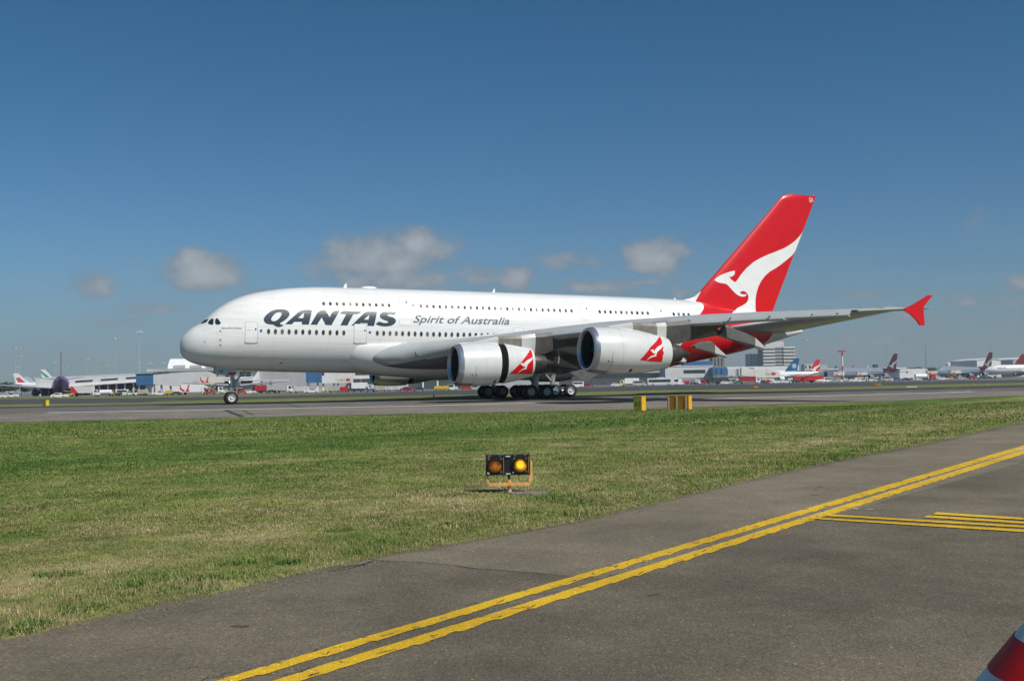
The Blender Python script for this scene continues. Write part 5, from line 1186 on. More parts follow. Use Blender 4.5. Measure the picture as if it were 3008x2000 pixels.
def windows(t, u0, D, rects, y=-.06, bars=0, m_=None, name='window'):
    for (a, b_, va, vb) in rects:
        x0, x1 = (a-u0)*K(D), (b_-u0)*K(D); z1, z0 = ZV(a, va, D), ZV(a, vb, D); w = MB().box(x0, x1, y, -.01, z0, z1).build(name, m_ or GLB, t)
        if bars:
            f = MB()
            for i in range(1, bars+1): f.box(x0+(x1-x0)*i/(bars+1)-.12, x0+(x1-x0)*i/(bars+1)+.12, y-.05, y+.01, z0, z1)
            f.box(x0, x1, y-.05, y+.01, (z0+z1)/2-.1, (z0+z1)/2+.1); f.build('window_bar', BWH, w)
def box_building(name, label, u0, u1, vt, D, dep, m_, cat='building', vb=None, wins=(), bars=0, legs=(), roof=None, legm=None, group=None):
    t = bthing(name, label, cat, u0, D, group); w = (u1-u0)*K(D); zt = ZV(u0, vt, D); z0 = 0 if vb is None else ZV(u0, vb, D)
    MB().box(0, w, 0, dep, z0, zt).build('wall', m_, t)
    if roof: MB().box(-.3, w+.3, -.3, dep+.3, zt, zt+.35).build('roof', roof, t)
    windows(t, u0, D, wins, bars=bars)
    for lu in legs: MB().box((lu-u0)*K(D)-.35, (lu-u0)*K(D)+.35, 1, 1.7, 0, z0).build('column', legm or BWH, t)
    return t
# long white pier, receding to the left
def pier():
    A, B = BG(103, 455), BG(402, 450); d = B-A; L_ = d.length; rz = math.atan2(d.y, d.x); t = thing('terminal_pier', 'long white pier with dark window slots running left from the blue stair block', 'terminal building', A, rz)
    MB().prism([(0, 3.3), (L_, 5.4), (L_, 8.45), (0, 7.35)], 0, 18).build('wall', BWH, t)
    MB().prism([(-.5, 7.35), (L_+.5, 8.45), (L_+.5, 8.8), (-.5, 7.7)], -.08, 19).build('roof', ROOFW, t); MB().prism([(0, 3.0), (L_, 5.05), (L_, 5.4), (0, 3.3)], -1.0, -.003).build('canopy', ROOFW, t)
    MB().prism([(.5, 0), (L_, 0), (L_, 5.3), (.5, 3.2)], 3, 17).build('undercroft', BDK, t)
    def xu(u):                                    # where a bearing crosses the facade
        k = (u-IW/2)/FPX; r = Vector((HF[0]+k*HR[0], HF[1]+k*HR[1])); c = Vector((CP[0], CP[1])); a = Vector((A.x, A.y)); e = Vector((d.x, d.y))/L_
        det = r.x*(-e.y)+e.x*r.y; q = a-c; return (r.x*q.y-r.y*q.x)/det*1.0
    for a, b_ in ((220, 271), (295, 345), (369, 400)):
        q_ = lambda x: 3.3+x/L_*2.1+1.3
        MB().prism([(xu(a), q_(xu(a))), (xu(b_), q_(xu(b_))), (xu(b_), q_(xu(b_))+.75), (xu(a), q_(xu(a))+.75)], -.1, -.01).build('window', GLB, t)
    for k in range(12): MB().box(L_*(k+.5)/12-.3, L_*(k+.5)/12+.3, .3, .9, 0, 3.4+2.0*(k+.5)/12).build('column', BWH, t)
pier()
box_building('stair_block', 'dark blue block on columns where the long pier meets the grey bridge', 398, 449, 1100, 440, 14, BBL, vb=1131, legs=(404, 426, 444), roof=BDK, legm=BLG)
def main_hall():
    u0, D = 491, 470; t = bthing('terminal_hall', 'big white terminal hall with a curved roof behind the airliner nose', 'terminal building', u0, D); k = K(D)
    w = (760-u0)*k; zc = ZV(u0, 1083, D); zt = ZV(u0, 1053, D)
    pr = [(0, zc), (0, zc+.1)]+[(5*q/10, zc+(zt-zc)*math.sin(math.pi*(.5*q/10))**.7) for q in range(1, 11)]+[(9, zt-.3), (10, zc)]
    MB().prism(pr, 0, w, axis='x').build('wall', ROOFW, t)
    MB().box(-(491-437)*k, w, -3, 0, ZV(u0, 1091, D), ZV(u0, 1084, D)).build('canopy', BGR, t)
    MB().box(-(491-449)*k, w, -1, 20, 0, ZV(u0, 1091, D)).build('lower_wall', BWH, t)
    for a in (509, 557, 604, 652): MB().box((a-u0)*k, (a+34-u0)*k, -.12, .3, ZV(a, 1081, D), ZV(a, 1073, D)).build('window', BGR, t)
    windows(t, u0, D, [(607, 641, 1095, 1107), (662, 690, 1098, 1107), (704, 737, 1093, 1106), (465, 498, 1094, 1098)], y=-1.1, bars=1)
    MB().box((560-u0)*k, (745-u0)*k, -2.2, -1.05, ZV(u0, 1122, D), ZV(u0, 1111, D)).build('fascia', BWH, t)
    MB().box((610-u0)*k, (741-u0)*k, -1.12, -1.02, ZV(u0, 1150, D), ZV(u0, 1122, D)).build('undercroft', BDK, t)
main_hall()
RDM = mat('sign_red_mark', (.55, .03, .03), .5)
def jetbridge(label, pts, D, m_, sign=None, legs=(), ribs=0, depth=3.4):
    u0 = pts[0][0]; t = bthing('jet_bridge', label, 'jet bridge', u0, D); P = [((u-u0)*K(D), ZV(u, v, D)) for u, v in pts]
    MB().prism(P, 0, depth).build('tunnel', m_, t)
    for lu, vb in legs: MB().box((lu-u0)*K(D)-.3, (lu-u0)*K(D)+.3, .8, 1.6, 0, ZV(lu, vb, D)).build('leg', CON, t)
    if sign:
        su0, su1, v0, v1 = sign; z0, z1 = ZV(su0, v1, D), ZV(su0, v0, D); x0, x1 = (su0-u0)*K(D), (su1-u0)*K(D); h = z1-z0
        put_text('lettering', 'HSBC', x0+(x1-x0)*.14, x0+(x1-x0)*.58, z0+h*.32, h*.36, lambda x, z: (x, -.06, z), BGR, t, 0, .01, (0, 0, 0))
        cx = x0+(x1-x0)*.78; r = h*.24
        b = MB(); b.add([(cx-r*1.9, -.06, z0+h*.5), (cx-r*.9, -.06, z0+h*.5+r), (cx, -.06, z0+h*.5), (cx-r*.9, -.06, z0+h*.5-r), (cx+r*.9, -.06, z0+h*.5+r), (cx+r*1.9, -.06, z0+h*.5), (cx+r*.9, -.06, z0+h*.5-r)], [(0, 1, 2, 3), (2, 4, 5, 6), (1, 4, 2), (3, 2, 6)]); b.build('logo', RDM, t)
    for i in range(ribs):
        x = P[0][0]+(max(p[0] for p in P))*(i+1)/(ribs+1); MB().box(x-.12, x+.12, -.1, .0, min(p[1] for p in P)+.2, max(p[1] for p in P)-.2).build('rib', BLG, t)
    return t
jetbridge('long pale grey passenger bridge with a gabled end, right of the blue stair block', [(449, 1101), (540, 1093), (601, 1091), (628, 1100), (628, 1131), (520, 1135), (449, 1128)], 425, BLG, sign=(556, 602, 1115, 1130), legs=((470, 1129), (497, 1131)))
box_building('terminal_building', 'long grey terminal wall seen under the airliner, right of the nose wheel', 748, 900, 1070, 470, 18, BGR, wins=(), roof=None)
box_building('covered_stand', 'pale low canopy on posts in front of the long grey wall', 742, 842, 1116, 455, 6, BLG, cat='canopy', vb=1120, legs=(791, 850, 765), legm=CON)
box_building('stair_block', 'blue block above yellow bollards under the airliner belly', 897, 942, 1070, 450, 10, BBL, vb=1124, legs=(902, 930), roof=BDK)
box_building('link_building', 'plain white link building between the blue block and the cream bridge', 942, 985, 1072, 452, 10, BWH, vb=1126, wins=((943, 951, 1090, 1103),), legs=(946, 978))
jetbridge('cream passenger bridge with a bank sign under the airliner belly', [(983, 1070), (1028, 1070), (1032, 1109), (1033, 1124), (983, 1125)], 440, BCR, sign=(985, 1031, 1108, 1124), legs=((1021, 1125), (990, 1125)))
t = box_building('terminal_building', 'white terminal front with windows and pillars left of the hanging far engine', 1036, 1400, 1072, 480, 20, BWH, vb=1113, wins=((1042, 1088, 1092, 1102), (1096, 1150, 1092, 1102), (1160, 1250, 1092, 1102)), legs=(1057, 1093, 1130, 1166, 1240, 1283, 1330), roof=ROOFW)
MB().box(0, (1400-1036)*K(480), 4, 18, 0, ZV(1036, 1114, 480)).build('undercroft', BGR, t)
t = box_building('terminal_building', 'dark glass terminal wing behind the main wheels', 1640, 1940, 1096, 640, 25, BDK, wins=((1690, 1935, 1100, 1112),))
MB().box(0, 300*K(640), -.3, 26, ZV(1640, 1100, 640), ZV(1640, 1096, 640)).build('roof', BGR, t)
t = bthing('sail_fin', 'white tapering sail-like fin with a dark round mark beside the dark glass wing', 'fin wall', 1936, 625); k = K(625)
MB().prism([(0, ZV(1936, 1112, 625)), (11*k, ZV(1936, 1112, 625)), (20*k, ZV(1936, 1085, 625)), (0, ZV(1936, 1085, 625))], 0, 1).build('panel', BWH, t); MB().box(0, 6*k, .2, .8, 0, ZV(1936, 1112, 625)).build('post', BWH, t)
MB().lathe([(-.03, .6), (-.02, .01)], (9*k, 0, ZV(1936, 1095, 625)), 'y', 20).build('mark', RDM, t)
box_building('terminal_building', 'pale grey terminal with one long window strip right of the tail cone', 1952, 2092, 1077, 610, 22, BLG, vb=1111, wins=((2006, 2070, 1087, 1097),), legs=(1960, 2000, 2050, 2085), roof=ROOFW)
MB_ = box_building('stair_block', 'dark blue glazed block right of the pale grey terminal', 2092, 2134, 1079, 600, 10, BBL, vb=1103, legs=(2100, 2128), wins=((2100, 2104, 1084, 1098), (2115, 2119, 1084, 1098)))
box_building('service_block', 'blue rooftop unit below the airliner rear belly', 2008, 2092, 1062, 660, 12, BBL, vb=1077)
box_building('plant_tower', 'narrow brown-grey tower with vertical slots above the terminal roof', 2092, 2128, 1045, 760, 12, mat('tower_brown', (.22, .21, .20), .7, var=.2, vscale=.2), wins=((2097, 2101, 1052, 1075), (2107, 2111, 1052, 1075), (2117, 2121, 1052, 1075)))
def rotunda(u, vt, vb, D, label):
    t = bthing('bridge_rotunda', label, 'rotunda', u, D); r = 7*K(D); MB().lathe([(ZV(u, vb, D), r), (ZV(u, vt, D), r), (ZV(u, vt, D)+.2, .01)], (0, 0, 0), 'z', 24, cap=True).build('drum', BLG, t, True); MB().lathe([(0, .6), (ZV(u, vb, D), .6)], (0, 0, 0), 'z', 12).build('column', CON, t, True)
jetbridge('short boxy grey bridge section left of the drum rotunda', [(2136, 1083), (2161, 1083), (2161, 1103), (2136, 1103)], 560, BLG, legs=((2148, 1103),))
rotunda(2169, 1083, 1104, 560, 'grey drum rotunda between the two bridge sections')
jetbridge('long cream passenger bridge with a bank sign beside the white jet', [(2176, 1080), (2232, 1086), (2280, 1090), (2288, 1092), (2288, 1108), (2240, 1110), (2176, 1103)], 540, BCR, sign=(2240, 2278, 1090, 1107), legs=((2277, 1108), (2200, 1105)), ribs=2)
box_building('terminal_building', 'low white roof line behind the cream bridge', 2130, 2345, 1078, 900, 30, BWH, wins=((2195, 2213, 1081, 1086),))
box_building('office_block', 'dark blue-grey glass office block left of the banded tower', 2200, 2242, 1039, 1050, 18, mat('glass_block', (.09, .12, .17), .3, var=.2, vscale=.1), wins=tuple((2203+9*i, 2209+9*i, 1043+8*j, 1048+8*j) for i in range(4) for j in range(4)))
def tower():
    u0, D = 2241, 1000; t = bthing('banded_tower', 'tall hotel-like tower with white balcony bands', 'building', u0, D); k = K(D); w = 94*k
    MB().box(0, w, 1.2, 22, 0, ZV(u0, 1020, D)).build('wall', mat('tower_grey', (.17, .18, .18), .5, var=.15, vscale=.1), t)
    for i in range(6):
        z1 = ZV(u0, 1019+9.8*i, D); MB().box(0, 36*k, 0, 1.2, z1-1.75, z1).build('balcony_band', BLG, t); MB().box(60*k, w, 0, 1.2, z1-1.75, z1).build('balcony_band', BLG, t)
        MB().box(38*k, 58*k, .6, 1.2, z1-1.3, z1-.2).build('balcony_band', BGR, t)
    MB().box(10*k, 64*k, 3, 20, ZV(u0, 1020, D), ZV(u0, 1003, D)).build('penthouse', BLG, t)
tower()
box_building('terminal_building', 'low grey terminal with glazed corner behind the red pole', 2385, 2480, 1086, 860, 20, BLG, wins=((2418, 2428, 1092, 1106),))
box_building('storage_block', 'small grey block rising above the roofs left of the red pole', 2406, 2428, 1072, 980, 12, BGR)
box_building('office_block', 'pale office row on the skyline between the banded tower and the white jet tail', 2362, 2400, 1070, 1150, 15, BLG, wins=((2364, 2368, 1073, 1082), (2374, 2380, 1073, 1082)))
box_building('cargo_shed', 'long low white shed on the skyline behind the first grey jumbo', 2428, 2660, 1083, 1120, 30, BWH)
box_building('cargo_shed', 'low white shed between the two red jumbo tails', 2640, 2722, 1084, 980, 25, BWH, wins=((2660, 2664, 1090, 1096),))
box_building('control_block', 'tiny dark cube on the skyline left of the first red tail', 2568, 2578, 1070, 1300, 8, BDK)
for u, lab in ((2783, 'left one of the two white storage silos behind the second jumbo'), (2804, 'right one of the two white storage silos behind the second jumbo')):
    D = 1050; t = bthing('silo', lab, 'silo', u, D, 'white silos behind the jumbo'); r = 6*K(D); zt = ZV(u, 1065, D)
    MB().lathe([(0, r), (zt-.4, r), (zt, r*.5), (zt+.1, .01)], (0, 0, 0), 'z', 24, cap=True).build('drum', BWH, t, True); MB().lathe([(zt, .5), (zt+1, .4)], (0, 0, 0), 'z', 8, cap=True).build('vent', CON, t, True)
def hangar(u0, u1, vt, ve, D, dep, label, m_):
    t = bthing('hangar', label, 'hangar', u0, D); w = (u1-u0)*K(D); ze, zt = ZV(u0, ve, D), ZV(u0, vt, D)
    MB().prism([(0, 0), (w, 0), (w, ze), (w*.5, zt), (0, ze)], 0, dep).build('wall', m_, t); MB().prism([(-.5, ze), (w*.5, zt+.1), (w+.5, ze), (w+.5, ze+.5), (w*.5, zt+.7), (-.5, ze+.5)], -.5, dep).build('roof', ROOFW, t)
    MB().box(w*.1, w*.9, -.1, -.01, 0, ze*.7).build('door', BLG, t)
hangar(2868, 2938, 1054, 1059, 1000, 60, 'big white gabled hangar behind the second red tail', BWH); hangar(2974, 3060, 1051, 1057, 1050, 60, 'grey gabled hangar cut by the right edge of the photo', BGR)

# trees on the skyline
def leafy(n, rx, rz, seed, leaf=.9):
    r = random.Random(seed); b = MB()
    cl = [(r.uniform(-.65, .65)*rx, r.uniform(-.6, .6)*rx, r.uniform(-.45, .55)*rz, r.uniform(.32, .55)) for _ in range(7)]
    for _ in range(n):
        c = r.choice(cl); d = Vector((r.gauss(0, 1), r.gauss(0, 1), r.gauss(0, 1))).normalized()*r.uniform(.55, 1)**.5
        p = Vector((c[0]+d.x*c[3]*rx, c[1]+d.y*c[3]*rx, c[2]+d.z*c[3]*rz)); a = Vector((r.gauss(0, 1), r.gauss(0, 1), r.gauss(0, 1))).normalized()*leaf*r.uniform(.5, 1); q = a.orthogonal().normalized()*leaf*r.uniform(.3, .7)
        b.add([p-a, p+q, p+a, p-q], [(0, 1, 2, 3)])
    return b
LEAFS = [mat('foliage_dark', (.040, .062, .030), .7, var=.35, vscale=.6), mat('foliage_mid', (.055, .075, .035), .7, var=.35, vscale=.6)]; BARK = mat('bark', (.10, .08, .06), .9)
protos = [leafy(420, 5.0, 4.2, 40+i) for i in range(4)]
def tree(u, vt, D, lab, sc=1.0, i=0, grp='trees on the skyline'):
    h = ZV(u, vt, D); t = bthing('tree', lab, 'tree', u, D, grp); s = h/11.5
    b = protos[i % 4]; c = b.build('crown', LEAFS[i % 2], t); c.location = (0, 0, h-4.6*s); c.scale = (s*sc*1.1, s*sc*1.1, s)
    k = MB(); k.tube([(0, 0, -.2), (.1, 0, h*.3), (.05, 0, h*.55)], [.35*s, .26*s, .15*s], 8); k.tube([(.1, 0, h*.3), (1.3*s, .3, h*.55)], [.18*s, .08*s], 6); k.tube([(.1, 0, h*.33), (-1.2*s, -.4, h*.6)], [.18*s, .07*s], 6); k.build('trunk', BARK, t, True)
rt = random.Random(5)
SKT = [(2440, 1079), (2456, 1077), (2472, 1080), (2520, 1080), (2537, 1078), (2548, 1077), (2590, 1080), (2648, 1074), (2660, 1077), (2668, 1076), (2680, 1080), (2694, 1073), (2706, 1078), (2722, 1075), (2734, 1076), (2745, 1078), (2834, 1074), (2846, 1071), (2862, 1075)]
for i, (u, v) in enumerate(SKT):
    lab = 'dark rounded tree on the skyline, number %s from the left between the masts' % (i+1)
    where = ['left of the red pole', 'right beside the red pole', 'just past the red pole'][i] if i < 3 else (['first behind the grey jumbo roof', 'second behind the grey jumbo roof', 'third behind the grey jumbo roof', 'by the dark cube left of the red tail'][i-3] if i < 7 else (['just right of the first red jumbo tail', 'second right of the first red jumbo tail', 'third right of the first red jumbo tail', 'low, in the dip of the row between the jumbos', 'tallest, mid row between the jumbos', 'right of the tallest between the jumbos', 'above the second jumbo nose', 'over the second jumbo cockpit', 'over the second jumbo hump'][i-7] if i < 16 else ['left of the silos gap by the second red tail', 'bushy one before the second red tail', 'touching the second red tail'][i-16]))
    tree(u, v, 1150+rt.uniform(-30, 60), 'dark skyline tree, '+where, 1.5, i)
for i, (u, v, w_) in enumerate([(-12, 1122, 'at the very left edge'), (8, 1117, 'second from the left edge'), (24, 1120, 'third from the left edge'), (44, 1124, 'under the red-lettered tail'), (62, 1127, 'behind the white jet fuselage')]):
    tree(u, v, 700, 'dark green tree behind the left jets, '+w_, 1.7, i, 'trees behind the left jets')

box_building('terminal_building', 'low grey service storey behind the parked vehicles under the belly', 600, 1640, 1120, 500, 10, BGR)
# unseen cloud added right of the picture, shaped to shade the two grey jumbos
def shade_cloud():
    c = BG(2690, 812); h = 420.0; k = h/SD.z; c = Vector((c.x+SD.x*k, c.y+SD.y*k, h)); bm = bmesh.new()
    bmesh.ops.create_icosphere(bm, subdivisions=5, radius=1)
    for v in bm.verts:
        q = v.co.copy(); w = 1+.16*noise.fractal(q*2.3, 1, 2, 4); l, d_, z_ = q.x*92*w, q.y*62*w, q.z*(20 if q.z > 0 else 7)*w
        v.co = Vector((HR[0]*l+HF[0]*d_, HR[1]*l+HF[1]*d_, z_))
    me = bpy.data.meshes.new('shade_cloud'); bm.to_mesh(me); bm.free(); me.polygons.foreach_set('use_smooth', [True]*len(me.polygons)); cm = mat('shade_cloud_white', (.9, .9, .9), 1, spec=0); nt = cm.node_tree; tr_ = nt.nodes.new('ShaderNodeBsdfTransparent'); mx_ = nt.nodes.new('ShaderNodeMixShader'); mx_.inputs[0].default_value = .5
    nt.links.new(tr_.outputs[0], mx_.inputs[1]); nt.links.new(nt.nodes['Principled BSDF'].outputs[0], mx_.inputs[2]); nt.links.new(mx_.outputs[0], nt.nodes['Material Output'].inputs['Surface']); me.materials.append(cm); o = bpy.data.objects.new('shade_cloud', me); COL.objects.link(o); o.location = c; o['kind'] = 'structure'
shade_cloud()
# floodlight masts
MST = mat('mast_galvanised', (.42, .43, .43), .5, metal=.2); MRD = mat('mast_red_band', (.55, .06, .03), .5); MWH = mat('mast_white_band', (.75, .74, .72), .5)
def mast(u, vt, D, lab, hw=9, mid=(), red=False):
    t = bthing('floodlight_mast', lab, 'floodlight mast', u, D, 'floodlight masts across the apron'); h = ZV(u, vt, D); k = K(D); r = .8*k
    if red:
        n = 6
        for i in range(n): MB().lathe([(h*i/n, 2.2*k), (h*(i+1)/n, 2.2*k)], (0, 0, 0), 'z', 16).build('band', MRD if i in (0, 2, 5) else MWH, t, True)
        MB().lathe([(h-.1, 1.5*k), (h+1.2*k, 3*k)], (0, 0, 0), 'z', 12, cap=True).build('top', MRD, t)
    else: MB().lathe([(0, r*1.4), (h*.5, r), (h, r*.7)], (0, 0, 0), 'z', 10, cap=True).build('pole', MST, t, True)
    b = MB(); b.lathe([(h-.1, hw*k), (h+.15, hw*k), (h+.15, hw*k*.8)], (0, 0, 0), 'z', 20)
    b.box(-hw*k, hw*k, -.1, .1, h, h+.15); b.build('lamp_ring', MST if not red else MRD, t)
    for i in range(6):
        a = 2*math.pi*i/6; x, y = hw*k*math.cos(a), hw*k*math.sin(a); MB().box(x-.3, x+.3, y-.3, y+.3, h-.45, h-.08).build('lamp', BLG if not red else MRD, t)
    for v in mid: MB().box(-6*k, 6*k, -.2, .2, ZV(u, v, D)-.1, ZV(u, v, D)+.15).build('platform', MST, t)
for a in [(44, 1024, 520, 'tall mast at the far left above the red-lettered tail', 14), (57, 1045, 640, 'shorter mast just right of the far left mast', 8), (52, 1077, 800, 'small faint mast low behind the far left mast', 5), (160, 1064, 700, 'mast between the green striped tail and the thin upright fin', 6), (199, 1077, 900, 'wide faint mast right of the thin upright fin', 10), (256, 1054, 760, 'faint mast above the left part of the pier', 7), (283, 1061, 900, 'second faint mast above the pier', 8), (313, 1075, 800, 'short mast just left of the tall one over the pier', 6), (337, 994, 560, 'tall mast above the middle of the pier', 13)]:
    mast(a[0], a[1], a[2], a[3], a[4])
mast(408, 973, 470, 'tallest mast with platforms in front of the blue block', 8, (1040, 1067)); mast(438, 1067, 700, 'short mast over the blue block roof', 7); mast(479, 1065, 700, 'short mast left of the curved hall roof', 7); mast(527, 1043, 640, 'mast peeking over the curved hall roof by the nose', 8)
mast(2362, 999, 760, 'thin mast between the banded tower and the white jet tail', 8); mast(2396, 1044, 1000, 'small faint mast over the white jet tail', 4); mast(2473, 1031, 560, 'red and white banded pole on the apron', 11, (), True)
mast(2603, 1003, 900, 'faint mast above the first red jumbo tail', 6); mast(2718, 1002, 860, 'thin mast above the second jumbo nose', 4); mast(2748, 1074, 1200, 'tiny mast over the second jumbo hump', 3)

# parked airliners --------------------------------------------------------------
QRED = mat('tail_shaded_red_paint', (.20, .006, .014), .35, coat=.3); QBR = mat('tail_bright_red_paint', (.62, .02, .02), .35, coat=.3); PWHT = mat('jet_white_paint', (.76, .76, .76), .3, coat=.4); PGRY = mat('jet_grey_paint', (.40, .42, .47), .35, coat=.3)  # QRED is the tail red darkened, jumbo shade mixed into the colour
PURP = mat('jet_purple_paint', (.10, .05, .22), .35, var=.5, vscale=.35, dirt=(.34, .09, .03)); TEAL = mat('jet_blue_paint', (.01, .10, .24), .35); TAUP = mat('jet_taupe_paint', (.20, .18, .15), .4); GRN = mat('jet_green_paint', (.01, .28, .12), .4); LBL = mat('jet_pale_blue_paint', (.40, .52, .58), .4)
def jet(label, anchor, D, rz, L_, R, zc, finh, span, eng, body, tail, wing, emblem=None, finpos='te', hump=False, redrear=None, sweep=.55, group=None):
    """anchor: bearing of the fin trailing edge (finpos te) or of the nose; local +x runs aft"""
    if rz == TO: rz = TO-math.atan((anchor-IW/2)/FPX)
    t = thing('parked_airliner', label, 'airplane', (0, 0, 0), -YAW+rz, group)
    ca, sa = math.cos(-YAW+rz), math.sin(-YAW+rz); p = BG(anchor, D)
    ox = L_ if finpos == 'te' else 0
    t.location = (p.x-ca*ox, p.y-sa*ox, 0)
    st_ = [(0, .02, -.25), (.006, .22, -.22), (.02, .45, -.16), (.045, .70, -.08), (.08, .90, -.02), (.12, 1, 0), (.55, 1, 0), (.70, .93, .07), (.80, .76, .22), (.90, .48, .44), (.96, .26, .58), (1.0, .10, .64)]
    rings = []
    for f, r, dz in st_:
        ring_ = []
        for k in range(20):
            a = 2*math.pi*k/20; zz = math.sin(a)*r*R
            if hump and .03 < f < .4 and zz > 0: zz *= 1+.42*math.sin(min(1, (f-.03)/.10)*math.pi/2)*min(1, max(0, (.42-f)/.1))
            ring_.append((f*L_, math.cos(a)*r*R, zc+dz*R+zz))
        rings.append(ring_)
    b = MB()
    for i in range(len(rings)-1): b.loft(rings[i:i+2], 1 if (redrear and st_[i][0] >= redrear) else 0, cap=(i in (0, len(rings)-2)))
    b.build('fuselage', [body, tail], t, 'full')
    if not redrear is False: MB().box(.05*L_, .062*L_, -R*.62, R*.62, zc+R*.22, zc+R*.42).build('cockpit_window', GLASSD, t)
    mb = MB()
    for q in range(2): mb.box(.12*L_, .82*L_, (-1)**q*R*1.003-.01, (-1)**q*R*1.003+.01, zc+R*.12, zc+R*.19)
    mb.build('window_row', mat_win, t)
    zr = zc+R*.75; xr = L_*.80; c0 = L_*.15; c1_ = L_*.055; xt = L_*.985-c1_
    fin = MB().prism([(xr, zr), (xr+c0, zr), (xt+c1_, finh), (xt, finh)], -.22, .22).build('fin', tail, t)
    def fm(x, z): return (xr+(x-55.5)/10.4*c0*.98+(0), z, 0)
    for sd in (-1, 1):
        if emblem == 'roo':
            P = []
            for (x, z) in RP[::2]:
                h = (z-10.6)/13.2; P.append((xr+(x-(55.5+h*12.3))/(10.6-6.5*h)*(c0+(c1_-c0)*h)+(xt-xr)*h, zr+h*(finh-zr)))
            MB().add([(p_[0], sd*.25, p_[1]) for p_ in P], [tuple(range(len(P)))]).build('emblem', PWHT, t)
        elif emblem == 'star':
            P = []
            for k in range(24):
                a = 2*math.pi*k/24; r = (finh-zr)*(.27 if k % 2 else .13); P.append((xr+(xt-xr)*.42+c0*.42+r*math.cos(a), zr+(finh-zr)*.40+r*math.sin(a)))
            MB().add([(p_[0], sd*.25, p_[1]) for p_ in P], [tuple(range(24))]).build('emblem', LBL, t)
        elif emblem == 'stripe':
            def fp(s, h): return (xr+(xt-xr)*h+s*(c0+(c1_-c0)*h), sd*.25, zr+(finh-zr)*h)
            MB().add([fp(.0, .05), fp(.35, .0), fp(.98, .75), fp(.98, .95), fp(.55, .7)], [(0, 1, 2, 3, 4)]).build('emblem', GRN, t)
        elif emblem == 'red':
            def fp(s, h): return (xr+(xt-xr)*h+s*(c0+(c1_-c0)*h), sd*.25, zr+(finh-zr)*h)
            MB().add([fp(.25, .1), fp(.8, .1), fp(.85, .55), fp(.4, .6)], [(0, 1, 2, 3)]).build('emblem', mat_pink, t)
        xw = L_*.33; cr = L_*.17; ct = L_*.045; hs = span/2; xtp = xw+hs*sweep
        zw = zc-R*.6; zt2 = zw+hs*.075
        MB().loft([[(xw, sd*R*.5, zw), (xw+cr*.4, sd*R*.5, zw+.7), (xw+cr, sd*R*.5, zw), (xw+cr*.4, sd*R*.5, zw-.5)], [(xtp, sd*hs, zt2), (xtp+ct*.4, sd*hs, zt2+.12), (xtp+ct, sd*hs, zt2), (xtp+ct*.4, sd*hs, zt2-.1)]]).build('wing', wing, t)
        hs2 = span*.17; xs2 = L_*.86
        MB().loft([[(xs2, sd*R*.2, zc+R*.45), (xs2+L_*.04, sd*R*.2, zc+R*.45+.25), (xs2+L_*.09, sd*R*.2, zc+R*.45), (xs2+L_*.04, sd*R*.2, zc+R*.45-.2)], [(xs2+hs2*.6, sd*hs2, zc+R*.45+hs2*.12), (xs2+hs2*.6+.8, sd*hs2, zc+R*.45+hs2*.12+.1), (xs2+hs2*.6+L_*.03, sd*hs2, zc+R*.45+hs2*.12), (xs2+hs2*.6+.8, sd*hs2, zc+R*.45+hs2*.12-.05)]]).build('tailplane', wing, t)
        for (fy_, er) in eng:
            y = sd*hs*fy_; x = xw+(hs*fy_)*sweep-er*2.6; ze = zw+hs*fy_*.075-er*1.25
            e = MB().lathe([(.2, er*.8), (0, er*.9), (.3, er), (er*1.6, er*1.02), (er*3.2, er*.75), (er*4.2, er*.35)], (x, y, ze), 'x', 20); e.lathe([(.15, er*.82), (.6, er*.8), (.62, .02)], (x, y, ze), 'x', 20, 1); e.lathe([(er*3.3, er*.6), (er*3.35, .02)], (x, y, ze), 'x', 20, 1)
            e.build('engine', [PWHT if body is not PURP else DARKM, BLACKD], t, True)
            MB().box(x+er*1.2, x+er*4, y-.2, y+.2, ze+er*.8, ze+er*1.7).build('pylon', wing, t)
    g = MB()
    for gx_, gy_ in ((.1, 0), (.48, R*.8), (.48, -R*.8)): g.tube([(gx_*L_, gy_, .5), (gx_*L_, gy_, zc-R*.7)], .2, 6)
    g.build('gear_leg', STEEL, t)
    for gx_, gy_ in ((.1, 0), (.48, R*.8), (.48, -R*.8)):
        MB().lathe([(-.5, .4), (-.5, .62), (-.3, .7), (.3, .7), (.5, .62), (.5, .4)], (gx_*L_, gy_, .68), 'y', 16, cap=True).build('wheel', TYRE, t)
    return t
mat_win = mat('window_row_dark', (.12, .13, .14), .3); mat_pink = mat('tail_red_letters', (.55, .06, .06), .5)
TO = -math.pi/2
jet('dark purple and orange jet seen from behind beside the pier', 178, 420, TO, 62, 3.2, 4.9, 17.2, 60, ((.33, 1.7),), PURP, TAUP, PGRY)
jet('white jet with red letters on its tail at the far left', 33, 520, math.pi, 45, 2.1, 4.4, 11.0, 40, ((.34, 1.3),), PWHT, PWHT, PWHT, 'red')
jet('white jet with a pale blue fin behind the red-lettered tail', 66, 640, math.pi, 45, 2.1, 4.6, 11.2, 40, ((.34, 1.2),), PWHT, LBL, PWHT)
jet('white jet with a green striped tail left of the thin upright fin', 113, 640, math.pi, 55, 2.6, 5.2, 15.2, 50, ((.34, 1.5),), PWHT, PWHT, PWHT, 'stripe')
jet('distant jet seen tail-on as a thin dark fin between the left jets', 139, 700, TO, 55, 2.6, 5.0, 17.0, 50, ((.34, 1.4),), PGRY, TAUP, PGRY)
jet('silver-grey jet seen from behind the nose wheel of the big airliner', 690, 392, TO, 39, 2.0, 3.9, 12.0, 39, ((.36, 1.15),), PGRY, PGRY, PGRY)
